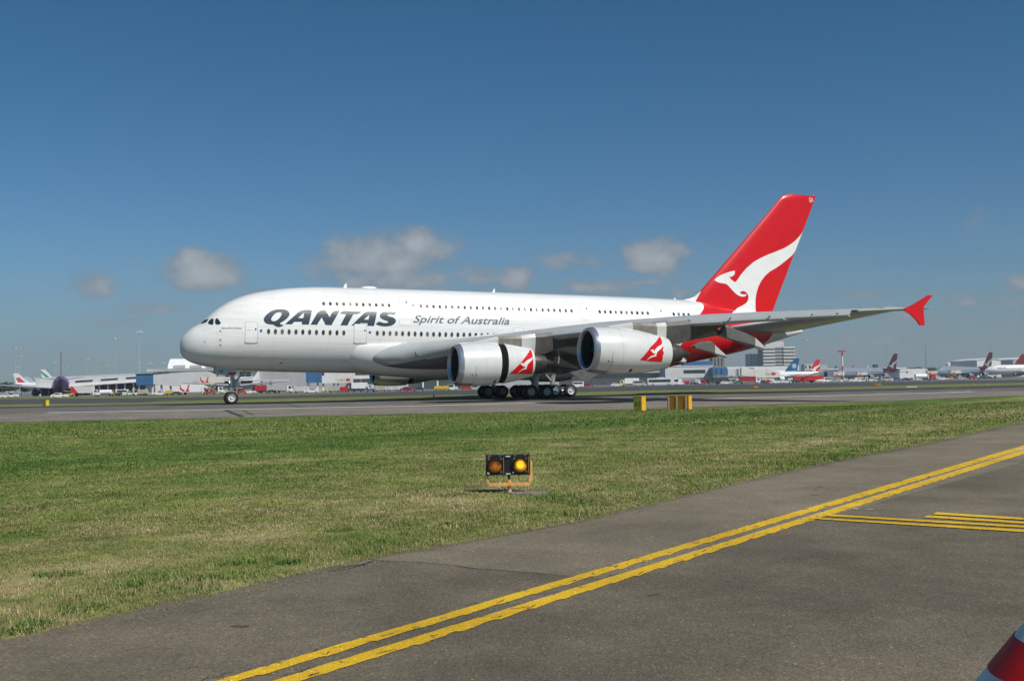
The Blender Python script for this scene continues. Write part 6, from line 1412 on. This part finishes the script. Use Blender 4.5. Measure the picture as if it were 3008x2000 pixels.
jet('small white jet with a bright red tail beside the cream bridge', 2411, 620, 0, 39, 1.95, 4.0, 12.7, 34, ((.33, 1.1),), PWHT, QBR, PWHT, 'roo')
jet('jet with a deep blue fin and pale flower mark behind the small white jet', 2351, 700, 0, 54, 2.5, 5.0, 15.2, 47, ((.33, 1.5),), PWHT, TEAL, PGRY, 'star', redrear=.8)
jet('grey jumbo with a shaded red kangaroo tail left of the white shed', 2638, 812, rad(27), 64, 3.3, 5.4, 19.6, 62, ((.33, 1.5), (.62, 1.5)), PWHT, QRED, PGRY, 'roo', redrear=.66, hump=True)
jet('grey jumbo with a shaded red kangaroo tail before the white silos', 2917, 828, rad(27), 64, 3.3, 5.4, 19.8, 62, ((.33, 1.5), (.62, 1.5)), PWHT, QRED, PGRY, 'roo', redrear=.66, hump=True)
t8 = jet('white twin jet with its nose behind the second red tail, right edge', 2890, 650, 0, 63, 2.75, 5.3, 17, 60, ((.33, 1.6),), PWHT, QBR, PWHT, 'roo', finpos='nose')
put_text('lettering', 'QANTAS', 6.8, 12.0, 6.1, .8, lambda x, z: (x, -2.80, z), LETM, t8, .3, .02, (0, 0, 0))
jet('far jet showing only its red fin at the right edge', 3018, 900, 0, 70, 3.2, 5.4, 19.4, 60, ((.33, 1.5),), PGRY, QRED, PGRY)
for u, m_, lab in ((2458, TEAL, 'tiny blue tail fin sticking up left of the red pole'), (2508, QBR, 'tiny red tail fin sticking up right of the red pole'), (2552, LBL, 'tiny pale blue tail fin over the grey jumbo roof')):
    jet(lab, u, 1300, 0, 40, 1.9, 4, 17.0, 34, ((.33, 1.1),), PWHT, m_, PWHT)

# vehicles ----------------------------------------------------------------------
CG = mat('vehicle_glass', (.03, .035, .04), .1, spec=.8); HUB = mat('wheel_hub', (.5, .5, .5), .4); HEAD = mat('headlight_glass', (.7, .7, .7), .15); TLT = mat('taillight_red', (.35, .02, .02), .3)
VC = {n: mat('vehicle_'+n, c, .3, coat=.4) for n, c in dict(white=(.78, .78, .78), red=(.50, .02, .02), yellow=(.62, .42, .04), blue=(.06, .14, .34), dark=(.05, .055, .07), silver=(.42, .43, .44), grey=(.26, .27, .28), green=(.10, .20, .12), orange=(.65, .20, .03), maroon=(.28, .02, .04), darkred=(.33, .02, .03)).items()}
def wheels(t, xs_, w, r=.33):
    for x in xs_:
        for s in (-1, 1):
            MB().lathe([(-.11, r*.5), (-.11, r*.9), (-.08, r), (.08, r), (.11, r*.9), (.11, r*.5)], (x, s*(w/2-.10), r), 'y', 16, 0).lathe([(s*.115, r*.55), (s*.12, .02)], (x, s*(w/2-.10), r), 'y', 14, 1).build('wheel', [TYRE, HUB], t)
def v_car(c, L_=4.6, H=1.45, ute=False):
    t = thing('parked_car', '', ''); w = 1.78
    lo = [(-L_/2, .25), (L_/2, .25), (L_/2+.02, .62), (L_/2-.25, .80), (L_/2-1.2, .92), (-L_/2+.5, .95), (-L_/2+.02, .85)]
    b = MB(); b.prism(lo, -w/2, w/2); b.build('body', c, t)
    r = [(L_/2-1.35, .90), (L_/2-2.0, H-.05), (L_/2-2.6, H), (-L_/2+1.3, H-.03) if not ute else (-.3, H), (-L_/2+.45, .93) if not ute else (-.5, .93)]
    MB().loft([[(x, -w/2+.05+.18*(z-.9), z) for x, z in r], [(x, w/2-.05-.18*(z-.9), z) for x, z in r]]).build('cabin', c, t)
    g = [(L_/2-1.55, .96), (L_/2-2.05, H-.13), (-L_/2+1.35 if not ute else -.25, H-.13), (-L_/2+.85 if not ute else -.35, .96)]
    for s in (-1, 1): MB().add([(x, s*(w/2-.03-.18*(z-.9)), z) for x, z in g], [(0, 1, 2, 3)]).build('window', CG, t)
    MB().add([(L_/2-1.36+.03, -.7, .95), (L_/2-1.36+.03, .7, .95), (L_/2-1.97, .6, H-.1), (L_/2-1.97, -.6, H-.1)], [(0, 1, 2, 3)]).build('windscreen', CG, t)
    for s in (-.6, .6): MB().box(L_/2-.02, L_/2+.03, s-.18, s+.18, .60, .74).build('headlight', HEAD, t); MB().box(-L_/2-.02, -L_/2+.03, s-.15, s+.15, .65, .8).build('taillight', TLT, t)
    wheels(t, (-L_/2+.85, L_/2-.85), w); return t
def v_van(c, L_=5.0, H=2.2):
    t = thing('parked_van', '', ''); w = 1.95
    MB().prism([(-L_/2, .3), (L_/2, .3), (L_/2, .95), (L_/2-.55, 1.2), (L_/2-1.2, H), (-L_/2+.1, H), (-L_/2, 1.9)], -w/2, w/2).build('body', c, t)
    for s in (-1, 1): MB().add([(x, s*(w/2+.01), z) for x, z in [(L_/2-.75, 1.25), (L_/2-1.25, H-.25), (-L_/2+.4, H-.25), (-L_/2+.4, 1.25)]], [(0, 1, 2, 3)]).build('window', CG, t)
    MB().add([(L_/2-.56, -.8, 1.28), (L_/2-.56, .8, 1.28), (L_/2-1.12, .75, H-.15), (L_/2-1.12, -.75, H-.15)], [(0, 1, 2, 3)]).build('windscreen', CG, t)
    for s in (-.7, .7): MB().box(L_/2, L_/2+.03, s-.15, s+.15, .65, .85).build('headlight', HEAD, t)
    wheels(t, (-L_/2+.9, L_/2-.9), w, .36); return t
def v_bus(c, L_=11, H=3.1):
    t = thing('bus', '', ''); w = 2.5
    MB().prism([(-L_/2, .35), (L_/2, .35), (L_/2+.05, 1.5), (L_/2-.25, H), (-L_/2, H)], -w/2, w/2).build('body', c, t)
    for s in (-1, 1): MB().box(-L_/2+.4, L_/2-1.6, s*(w/2+.012)-.01, s*(w/2+.012)+.01, 1.4, 2.5).build('window', CG, t); 
    MB().add([(L_/2+.07, -1.1, 1.35), (L_/2+.07, 1.1, 1.35), (L_/2-.12, 1.1, H-.45), (L_/2-.12, -1.1, H-.45)], [(0, 1, 2, 3)]).build('windscreen', CG, t)
    MB().box(-1.5, 1.5, -.8, .8, H, H+.22).build('roof_unit', VC['white'], t)
    wheels(t, (-L_/2+2.2, L_/2-2.4), w, .48); return t
def v_truck(cc, cb, L_=8, H=3.3, lift=0.0, swoosh=False, wedge=False, L2=None, tank=False, zb=1.0):
    t = thing('truck', '', ''); w = 2.4
    MB().prism([(L_/2-1.9, .5), (L_/2, .5), (L_/2, 1.5), (L_/2-.35, 2.5), (L_/2-1.9, 2.5)], -w/2, w/2).build('cab', cc, t)
    for s in (-1, 1): MB().add([(x, s*(w/2+.01), z) for x, z in [(L_/2-.25, 1.5), (L_/2-.5, 2.3), (L_/2-1.3, 2.3), (L_/2-1.3, 1.5)]], [(0, 1, 2, 3)]).build('window', CG, t)
    MB().add([(L_/2+.01, -1.05, 1.5), (L_/2+.01, 1.05, 1.5), (L_/2-.31, 1, 2.4), (L_/2-.31, -1, 2.4)], [(0, 1, 2, 3)]).build('windscreen', CG, t)
    MB().box(-L_/2, L_/2-1.9, -.45, .45, .6, .85).build('chassis', DARKM, t)
    z0, z1 = zb+lift, H+lift; x1 = L_/2-2.05
    if tank: MB().lathe([(-L_/2, .1), (-L_/2+.1, .9), (-L_/2+.25, 1.15), (x1-.25, 1.15), (x1-.1, .9), (x1, .1)], (0, 0, 2.05), 'x', 24).build('tank', cb, t, True)
    else: MB().box(-L_/2, x1+(1.9 if lift else 0), -w/2, w/2, z0, z1).build('box_body', cb, t)
    if lift:
        m_ = MB()
        for s in (-1, 1): m_.tube([(-L_/2+.4, s*.9, .9), (x1-.4, s*.9, z0)], .10, 6); m_.tube([(-L_/2+.4, s*.9, z0), (x1-.4, s*.9, .9)], .10, 6)
        m_.build('scissor_lift', VC['yellow'], t)
    if swoosh:
        h = z1-z0
        def sw(pts, s): return [(-L_/2+.15+p[0]*h*1.05, s*(w/2+.015), z0+p[1]*h) for p in pts]
        for s in (-1, 1):
            MB().add(sw([(.0, .98), (.12, .98), (.18, .6), (.38, .38), (.68, .28), (.62, .02), (.30, .12), (.05, .35)] if s < 0 else [(.0, .98), (.12, .98), (.18, .6), (.38, .38), (.68, .28), (.62, .02), (.30, .12), (.05, .35)], s), [tuple(range(8))]).build('swoosh', QBR, t)
            MB().add(sw([(1.12, .95), (1.32, .98), (1.16, .42), (1.32, .05), (.72, .02), (.95, .38)], s), [tuple(range(6))]).build('swoosh', QBR, t)
    if wedge:
        for s in (-1, 1): MB().add([(-L_/2+.05, s*(w/2+.015), z0+.05), (-L_/2+.05, s*(w/2+.015), z1-.05), (-L_/2+.6, s*(w/2+.015), z1-.05), (-L_/2+2.8, s*(w/2+.015), z0+.05)], [(0, 1, 2, 3)]).build('wedge', QBR, t)
    wheels(t, (-L_/2+1.3, L_/2-1.1), w, .48); return t
def v_tug(c, L_=3.4):
    t = thing('tow_tractor', '', ''); w = 1.9
    MB().prism([(-L_/2, .35), (L_/2, .35), (L_/2, 1.1), (.4, 1.15), (.3, 1.0), (-L_/2, 1.0)], -w/2, w/2).build('body', c, t)
    for x in (-1.1, .3):
        for s in (-1, 1): MB().tube([(x, s*.8, 1.0), (x, s*.8, 1.9)], .05, 6).build('cab_post', DARKM, t)
    MB().box(-1.3, .5, -.9, .9, 1.9, 1.98).build('canopy', VC['white'], t); MB().box(-.9, -.5, -.5, .5, 1.0, 1.45).build('seat', DARKM, t)
    wheels(t, (-L_/2+.6, L_/2-.6), w, .38); return t
def v_dolly(c, L_=3.2, H=1.9, cover=None):
    t = thing('baggage_dolly', '', ''); w = 1.8
    MB().box(-L_/2, L_/2, -w/2, w/2, .45, .58).build('deck', DARKM, t)
    if c: MB().prism([(-L_/2+.1, .59), (L_/2-.1, .59), (L_/2-.1, H-.3), (L_/2-.4, H), (-L_/2+.3, H-.1), (-L_/2+.1, H-.5)], -w/2+.1, w/2-.1).build('load', c, t)
    MB().tube([(L_/2, 0, .5), (L_/2+.6, 0, .4)], .05, 6).build('drawbar', STEEL, t); wheels(t, (-L_/2+.5, L_/2-.5), w, .25); return t
_pro = {}
def veh(kind, label, u, v, cat, head=0, group=None, **kw):
    D = min(4620/max(v-hor(u), 4.5), 800) if not kw.get('D') else kw['D']
    if kind not in _pro: o = _pro[kind] = KIND[kind]()
    else: o = copy_tree(_pro[kind])
    o.location = BG(u, D); o.rotation_euler = (0, 0, -YAW+rad(head)); s = kw.get('s', 1.0); o.scale = (s, s, s)
    o['label'] = label; o['category'] = cat
    if group: o['group'] = group
    elif 'group' in o: del o['group']
    return o
W_, R_ = VC['white'], VC['red']
KIND = dict(car_w=lambda: v_car(W_), car_s=lambda: v_car(VC['silver']), car_d=lambda: v_car(VC['dark']), car_r=lambda: v_car(VC['maroon']), car_g=lambda: v_car(VC['green']), ute=lambda: v_car(W_, 5.0, 1.6, True),
            van_w=lambda: v_van(W_), van_s=lambda: v_van(VC['silver']), bus=lambda: v_bus(mat('bus_silver', (.58, .60, .62), .3, coat=.3)), minibus=lambda: v_bus(W_, 7, 2.7),
            tr_w=lambda: v_truck(W_, W_), tr_roo=lambda: v_truck(W_, W_, 9.5, 3.4, 0, True), tr_lift=lambda: v_truck(W_, mat('truck_cream', (.66, .64, .55), .4), 8.5, 3.3, 3.0, True), tr_wedge=lambda: v_truck(W_, mat('truck_pale', (.60, .62, .60), .4), 10, 3.9, 0, False, True, zb=1.3),
            tr_red=lambda: v_truck(W_, VC['darkred'], 8.5, 3.2), tr_allred=lambda: v_truck(R_, R_, 9, 3.0), tr_dark=lambda: v_truck(VC['dark'], VC['dark'], 9, 3.0), tr_tank=lambda: v_truck(W_, W_, 8, 3.2, tank=True), tr_flat=lambda: v_truck(W_, VC['silver'], 6.5, 2.3),
            tug_r=lambda: v_tug(R_), tug_b=lambda: v_tug(VC['blue']), tug_y=lambda: v_tug(VC['yellow']), tug_w=lambda: v_tug(W_), dol_d=lambda: v_dolly(VC['dark'], H=1.2), dol_c=lambda: v_dolly(mat('load_tarp', (.42, .40, .34), .6, var=.3, vscale=2), 3.4, 2.1), dol_s=lambda: v_dolly(mat('load_foil', (.55, .57, .62), .4, var=.3, vscale=2), 4.2, 2.2), dol_r=lambda: v_dolly(R_, 3, 1.8), dol_y=lambda: v_dolly(VC['yellow'], 2.4, 1.6))
VEH = [
 ('tr_wedge', 'pale box truck with a red corner right of the purple jet', 250, 1164.5, 'truck', 0, .82),
 ('tug_w', 'white tractor at the foot of the far left mast', 36, 1168.5, 'tow tractor', 0),
 ('car_w', 'white car driving on the grass edge before the purple jet', 174, 1168.3, 'car', 0), ('car_w', 'white car at the far left below the mast', 20, 1168, 'car', 5), ('tug_y', 'yellow tractor under the right wing root of the purple jet', 199, 1164.5, 'tow tractor', 0), ('tr_tank', 'white tank truck beside the truck with the red corner', 303, 1163.5, 'truck', 180, .62), ('dol_y', 'yellow dolly behind the white tank truck', 322, 1162.8, 'dolly', 0), ('tug_w', 'white tractor under the pier, first of the pair', 335, 1162.5, 'tow tractor', 0), ('dol_d', 'dark dolly between the white tractor and white van', 347, 1162.3, 'dolly', 0), ('van_w', 'white van under the right end of the pier', 362, 1162, 'van', 0), ('car_w', 'white car left of the tallest mast', 380, 1161.8, 'car', 180), ('tug_w', 'white tractor at the foot of the tallest mast', 398, 1161.5, 'tow tractor', 0), ('dol_c', 'tan covered dolly just right of the tallest mast', 418, 1161.3, 'dolly', 0),
 ('car_s', 'silver car below the blue stair block', 432, 1161, 'car', 0), ('ute', 'white utility below the grey bridge', 468, 1160.8, 'utility', 0), ('dol_y', 'yellow dolly below the gabled grey bridge', 494, 1160.5, 'dolly', 0), ('dol_d', 'dark dolly left of the swoosh truck', 515, 1160, 'dolly', 0),
 ('tr_roo', 'white truck with a red swoosh on the ground below the nose', 570, 1159.2, 'truck', 0), ('tr_lift', 'catering truck with its swoosh box raised below the nose', 622, 1157, 'truck', 0), ('tug_r', 'bright red tractor right of the swoosh truck', 614, 1158.5, 'tow tractor', 0), ('tug_r', 'red tractor touching the right side of the nose wheel', 706, 1156.5, 'tow tractor', 0),
 ('car_w', 'white car under the grey jet wing right of the nose wheel', 731, 1156, 'car', 0), ('tr_red', 'red-bodied truck, left one of two right of the nose wheel', 757, 1155.3, 'truck', 100, .8), ('tr_red', 'red-bodied truck, right one of two right of the nose wheel', 773, 1155, 'truck', 100, .8), ('dol_d', 'dark dolly between the red trucks and the white truck', 797, 1154.8, 'dolly', 0), ('tr_flat', 'short white truck facing right under the forward belly', 831, 1154.3, 'truck', 0), ('dol_s', 'pale wrapped cargo left of the white sedan', 880, 1153.8, 'cargo dolly', 0),
 ('car_w', 'clean white sedan on the apron left of the yellow bollards', 914, 1154, 'car', 180), ('dol_c', 'tan covered dolly below the cream bridge', 979, 1153, 'dolly', 0), ('dol_r', 'red dolly below the cream bridge', 1010, 1152.3, 'dolly', 0), ('dol_d', 'low dark dolly, first right of the red dolly', 1026, 1152, 'dolly', 0), ('dol_d', 'low dark dolly, second right of the red dolly', 1046, 1151.8, 'dolly', 0), ('dol_d', 'low dark dolly, third right of the red dolly', 1066, 1151.5, 'dolly', 0), ('tug_b', 'blue tractor ahead of the dark dollies', 1084, 1151.2, 'tow tractor', 0),
 ('tr_w', 'plain white box truck behind the dark dollies', 1062, 1148.5, 'truck', 0), ('dol_c', 'tan wrapped pallet below the far engine inlet', 1114, 1150.8, 'cargo dolly', 0), ('dol_s', 'silver wrapped pallet load below the far engine', 1155, 1150.2, 'cargo dolly', 0), ('dol_s', 'second silver wrapped load below the far engine', 1178, 1149.8, 'cargo dolly', 0), ('car_r', 'dark red car below the far engine', 1196, 1149.8, 'car', 0), ('dol_d', 'dark dolly right of the dark red car', 1228, 1149, 'dolly', 0), ('dol_y', 'yellow dolly left of the near inner engine inlet', 1284, 1148, 'dolly', 0), ('dol_y', 'yellow dolly under the near inner engine inlet', 1306, 1147.5, 'dolly', 0), ('tug_w', 'white tractor under the near inner engine inlet', 1326, 1147, 'tow tractor', 0), ('dol_r', 'red and white load under the near inner engine', 1368, 1146.3, 'dolly', 0), ('car_s', 'silver car under the near inner engine', 1396, 1145.8, 'car', 0),
 ('van_w', 'white van right of the sunlit rear wheel', 1692, 1138, 'van', 180), ('car_r', 'dark red car right of the sunlit rear wheel', 1722, 1137.3, 'car', 0), ('car_w', 'white car under the outer engine, left of a box truck', 1808, 1134.8, 'car', 0), ('dol_y', 'yellow dolly under the outer engine', 1826, 1134.2, 'dolly', 0), ('tr_w', 'white box truck under the outer engine', 1846, 1133.8, 'truck', 180), ('van_s', 'silver van left of the bus', 1874, 1133.6, 'van', 0), ('car_w', 'white car between the silver van and the bus', 1892, 1133.2, 'car', 0),
 ('bus', 'long silver bus with dark windows behind the sign boxes', 1938, 1132.4, 'bus', 0), ('minibus', 'white minibus nose to the silver bus', 1976, 1131.2, 'bus', 0), ('van_w', 'white van facing out right of the minibus', 1997, 1130.8, 'van', 70), ('dol_r', 'red dolly right of the white van by the minibus', 2012, 1130.4, 'dolly', 0), ('tr_flat', 'white truck with silver back below the window strip', 2040, 1130, 'truck', 60), ('tug_r', 'red tractor below the window strip terminal', 2052, 1129.7, 'tow tractor', 0), ('tug_r', 'red tractor just left of the dark trucks', 2062, 1129.4, 'tow tractor', 0),
 ('tr_dark', 'dark blue truck, left one of two by the blue glazed block', 2082, 1129, 'truck', 0), ('tr_dark', 'dark blue truck, right one of two by the blue glazed block', 2106, 1128.6, 'truck', 180), ('car_w', 'white and red car right of the dark trucks', 2128, 1128.3, 'car', 0), ('van_s', 'silver van below the short bridge section', 2150, 1127.8, 'van', 0), ('car_g', 'green car left of the red container truck', 2166, 1127.6, 'car', 0), ('tr_red', 'red container truck with a white cab below the cream bridge', 2200, 1127.3, 'truck', 0),
 ('car_d', 'dark car right of the red container truck', 2236, 1126.6, 'car', 0), ('dol_r', 'small red dolly below the bank sign', 2248, 1126.3, 'dolly', 0), ('car_w', 'white car below the bank sign', 2262, 1126, 'car', 0), ('ute', 'white utility below the small jet nose', 2278, 1125.8, 'utility', 0), ('car_s', 'silver car below the small white jet cockpit', 2292, 1125.4, 'car', 0), ('car_w', 'white car below the small white jet windows', 2305, 1125.2, 'car', 0), ('car_d', 'dark car left of the bright red loaders', 2326, 1124.8, 'car', 0), ('car_d', 'second dark car left of the bright red loaders', 2338, 1124.6, 'car', 0),
 ('tr_allred', 'bright red loader truck, left one below the small jet', 2358, 1124.2, 'truck', 0), ('tr_allred', 'bright red loader truck, right one below the red tail', 2383, 1123.8, 'truck', 180), ('car_w', 'white car parked right of the red loaders', 2400, 1123.5, 'car', 60), ('car_w', 'white car second right of the red loaders', 2412, 1123.3, 'car', 60), ('van_w', 'white van between the red loaders and the pole', 2432, 1122.9, 'van', 0), ('car_s', 'silver car left of the red pole', 2450, 1122.6, 'car', 0), ('car_w', 'white car touching the red pole on its left', 2463, 1122.3, 'car', 0),
 ('car_s', 'silver car first right of the red pole', 2492, 1121.8, 'car', 0), ('car_w', 'white car second right of the red pole', 2504, 1121.6, 'car', 0), ('car_w', 'white car third right of the red pole', 2520, 1121.3, 'car', 0), ('car_d', 'dark car fourth right of the red pole', 2533, 1121, 'car', 0), ('car_s', 'silver car under the grey jumbo wing', 2545, 1120.8, 'car', 0), ('car_w', 'white car under the grey jumbo rear belly', 2557, 1120.6, 'car', 0), ('car_g', 'green car under the grey jumbo rear belly', 2571, 1120.3, 'car', 0), ('car_w', 'white car below the first red jumbo tail', 2585, 1120, 'car', 0), ('van_s', 'silver van right below the first red jumbo tail', 2599, 1119.8, 'van', 0), ('ute', 'white utility right of the first red jumbo tail', 2616, 1119.3, 'utility', 0), ('tug_b', 'light blue tractor at the end of the car row', 2634, 1119, 'tow tractor', 0),
 ('car_d', 'dark car first after the gap in the car row', 2660, 1118.3, 'car', 0), ('car_s', 'silver car second after the gap in the car row', 2675, 1118, 'car', 0), ('car_w', 'white car third after the gap in the car row', 2688, 1117.7, 'car', 0), ('tr_tank', 'white tank truck by the second jumbo nose', 2708, 1117.2, 'truck', 0), ('tr_allred', 'dark red truck by the second jumbo nose', 2728, 1116.8, 'truck', 90), ('car_w', 'white car under the second jumbo', 2765, 1115.8, 'car', 0), ('tug_y', 'yellow tractor under the second jumbo', 2785, 1115.3, 'tow tractor', 0), ('car_s', 'silver car under the second jumbo rear', 2822, 1114.6, 'car', 0), ('tug_r', 'red tractor below the second red tail', 2854, 1114, 'tow tractor', 0), ('car_d', 'dark car before the white twin jet nose', 2884, 1113.4, 'car', 0), ('car_d', 'second dark car before the white twin jet nose', 2902, 1113, 'car', 0),
]
for v in VEH: veh(v[0], v[1], v[2], v[3], v[4], v[5], 'vehicles parked on the apron', s=(v[6] if len(v) > 6 else .9))
for u, v, lab in ((560, 0, 0),): pass
# raised trailer boxes beside the jumbos
for u, v, D, lab in ((2461, 1092, 700, 'raised white catering box with red mark right of the glazed corner'), (2529, 1091, 760, 'raised white catering box with red mark in the middle of the first jumbo'), (2734, 1092, 740, 'raised white catering box at the second jumbo nose'), (2804, 1091, 740, 'raised white catering box in the middle of the second jumbo')):
    o = copy_tree(_pro['tr_lift']); o.location = BG(u, D); o.rotation_euler = (0, 0, -YAW); o['label'] = lab; o['category'] = 'truck'; o['group'] = 'vehicles parked on the apron'
# bollards, small markers
def small(name, label, cat, u, v, w, h, m_, top=None, group=None):
    p = G(u, v); D = (np.array(p)-CP)@_F; k = D/FPX; t = thing(name, label, cat, p, -YAW, group)
    MB().lathe([(0, w*k/2*1.1), (h*k*.12, w*k/2), (h*k*.9, w*k/2*.8), (h*k, w*k/4)], (0, 0, 0), 'z', 12, cap=True).build('post', m_, t, True)
    MB().lathe([(0, w*k*.8), (.04, w*k*.75)], (0, 0, 0), 'z', 12, cap=True).build('base', DARKM, t)
    MB().lathe([(h*k*.5, w*k/2*.93), (h*k*.62, w*k/2*.9)], (0, 0, 0), 'z', 12).build('stripe', BWH, t)
small('marker_post', 'orange-red marker post in the grass beyond the taxiway', 'marker post', 1274, 1168, 4, 11, VC['orange'], group='marker posts by the runway'); small('marker_post', 'short pale marker post right of the orange-red one', 'marker post', 1322, 1166.5, 2.5, 6, BLG, group='marker posts by the runway')
small('marker_post', 'orange marker post in the grass below the second jumbo', 'marker post', 2861, 1133, 4, 6, VC['orange'], group='marker posts by the runway'); small('marker_post', 'pale marker post below the white twin jet', 'marker post', 2903, 1131.5, 3, 3.5, BLG, group='marker posts by the runway')
for i, (u, v) in enumerate([(851, 1154), (862, 1153.8), (929, 1153), (936, 1153), (942, 1152.8), (962, 1152.5)]):
    small('bollard', 'yellow bollard, '+['left of the two by the barrels', 'right of the two by the barrels', 'first of three below the blue block', 'second of three below the blue block', 'third of three below the blue block', 'alone, right of the white link building legs'][i], 'bollard', u, v, 3.2, 9, VC['yellow'], group='yellow bollards below the belly')
def board(label, u, v0, v1, w, m_):
    p = G(u, v1); D = (np.array(p)-CP)@_F; k = D/FPX; t = thing('runway_sign', label, 'airfield sign', p, -YAW, 'orange boards by the runway')
    MB().box(-w*k/2, w*k/2, 0, .25, (v1-v0)*k*.35, (v1-v0)*k).build('panel', m_, t)
    for s in (-.3, .3): MB().box(s*w*k-.05, s*w*k+.05, .05, .15, 0, (v1-v0)*k*.35).build('leg', DARKM, t)
board('orange board on the dark runway below the red container truck', 2221, 1134, 1142, 12, VC['orange']); board('low orange board below the first red jumbo tail', 2580, 1127, 1133, 18, mat('board_dull_orange', (.42, .18, .03), .5)); board('low white board in the grass right of the orange one', 2678, 1135, 1138, 31, BWH)
# ground crew: one skinned figure, copied
def person():
    me = bpy.data.meshes.new('person'); J = [(0, 0, .92), (0, 0, 1.18), (0, 0, 1.42), (0, -.01, 1.52), (0, -.01, 1.66), (.10, 0, .88), (.11, .02, .48), (.12, 0, .08), (.12, -.12, .04), (-.10, 0, .88), (-.12, -.04, .48), (-.13, .03, .08), (-.13, -.09, .04), (.20, 0, 1.40), (.27, .02, 1.12), (.26, -.12, .90), (-.20, 0, 1.40), (-.28, .02, 1.12), (-.25, -.08, .88)]
    E_ = [(0, 1), (1, 2), (2, 3), (3, 4), (0, 5), (5, 6), (6, 7), (7, 8), (0, 9), (9, 10), (10, 11), (11, 12), (2, 13), (13, 14), (14, 15), (2, 16), (16, 17), (17, 18)]
    R3 = [.15, .14, .15, .06, .11, .10, .075, .055, .05, .10, .075, .055, .05, .07, .055, .045, .07, .055, .045]
    me.from_pydata(J, E_, []); o = bpy.data.objects.new('tmp', me); COL.objects.link(o); m_ = o.modifiers.new('s', 'SKIN')
    for i, v in enumerate(me.skin_vertices[0].data): v.radius = (R3[i], R3[i]*.8); v.use_root = (i == 0)
    sb = o.modifiers.new('d', 'SUBSURF'); sb.levels = 1; dg = bpy.context.evaluated_depsgraph_get(); dg.update(); m2 = bpy.data.meshes.new_from_object(o.evaluated_get(dg)); bpy.data.objects.remove(o)
    hv = mat('hi_vis_vest', (.45, .62, .05), .6); nv = mat('navy_trousers', (.02, .025, .05), .8); sk = mat('skin', (.45, .28, .2), .6); m2.materials.clear()
    for x in (hv, nv, sk): m2.materials.append(x)
    for f in m2.polygons: f.material_index = 2 if f.center.z > 1.50 else (0 if f.center.z > .86 else 1); f.use_smooth = True
    return m2
pm = person()
for i, (u, v, lab) in enumerate([(2144, 1128.5, 'by the short bridge section'), (2158, 1128, 'right of the silver van'), (2247, 1127, 'near the small red dolly'), (2316, 1125.6, 'left of the dark cars'), (2548, 1121.6, 'left, under the grey jumbo'), (2564, 1121.3, 'right, under the grey jumbo'), (2594, 1120.6, 'by the silver van below the red tail'), (372, 1163, 'under the pier end'), (391, 1162.6, 'left of the tallest mast'), (425, 1162, 'below the blue stair block'), (664, 1157.8, 'under the grey jet, left of the nose wheel')]):
    o = bpy.data.objects.new('person', pm); COL.objects.link(o); o.location = BG(u, 4620/(v-hor(u))); o.rotation_euler = (0, 0, -YAW+i*1.3); tag(o, 'worker in a yellow-green vest standing '+lab, 'person', 'ground crew in yellow-green vests')
# ------------------------------------------------------------------ air
def haze():
    x0, x1, y0, y1, z0, z1 = -1500, 2600, -300, 2600, -1.5, 95
    o = MB().box(x0, x1, y0, y1, z0, z1).build('haze', None); o.data.materials.clear()
    M = bpy.data.materials.new('haze_air'); M.use_nodes = True; nt = M.node_tree; nt.nodes.remove(nt.nodes['Principled BSDF'])
    v = nt.nodes.new('ShaderNodeVolumePrincipled'); v.inputs['Color'].default_value = (.78, .85, .92, 1); v.inputs['Density'].default_value = HAZE; v.inputs['Anisotropy'].default_value = .2
    nt.links.new(v.outputs[0], nt.nodes['Material Output'].inputs['Volume']); o.data.materials.append(M); o['kind'] = 'stuff'; o['label'] = 'thin haze over the airfield'
HAZE = 0.00016
haze()
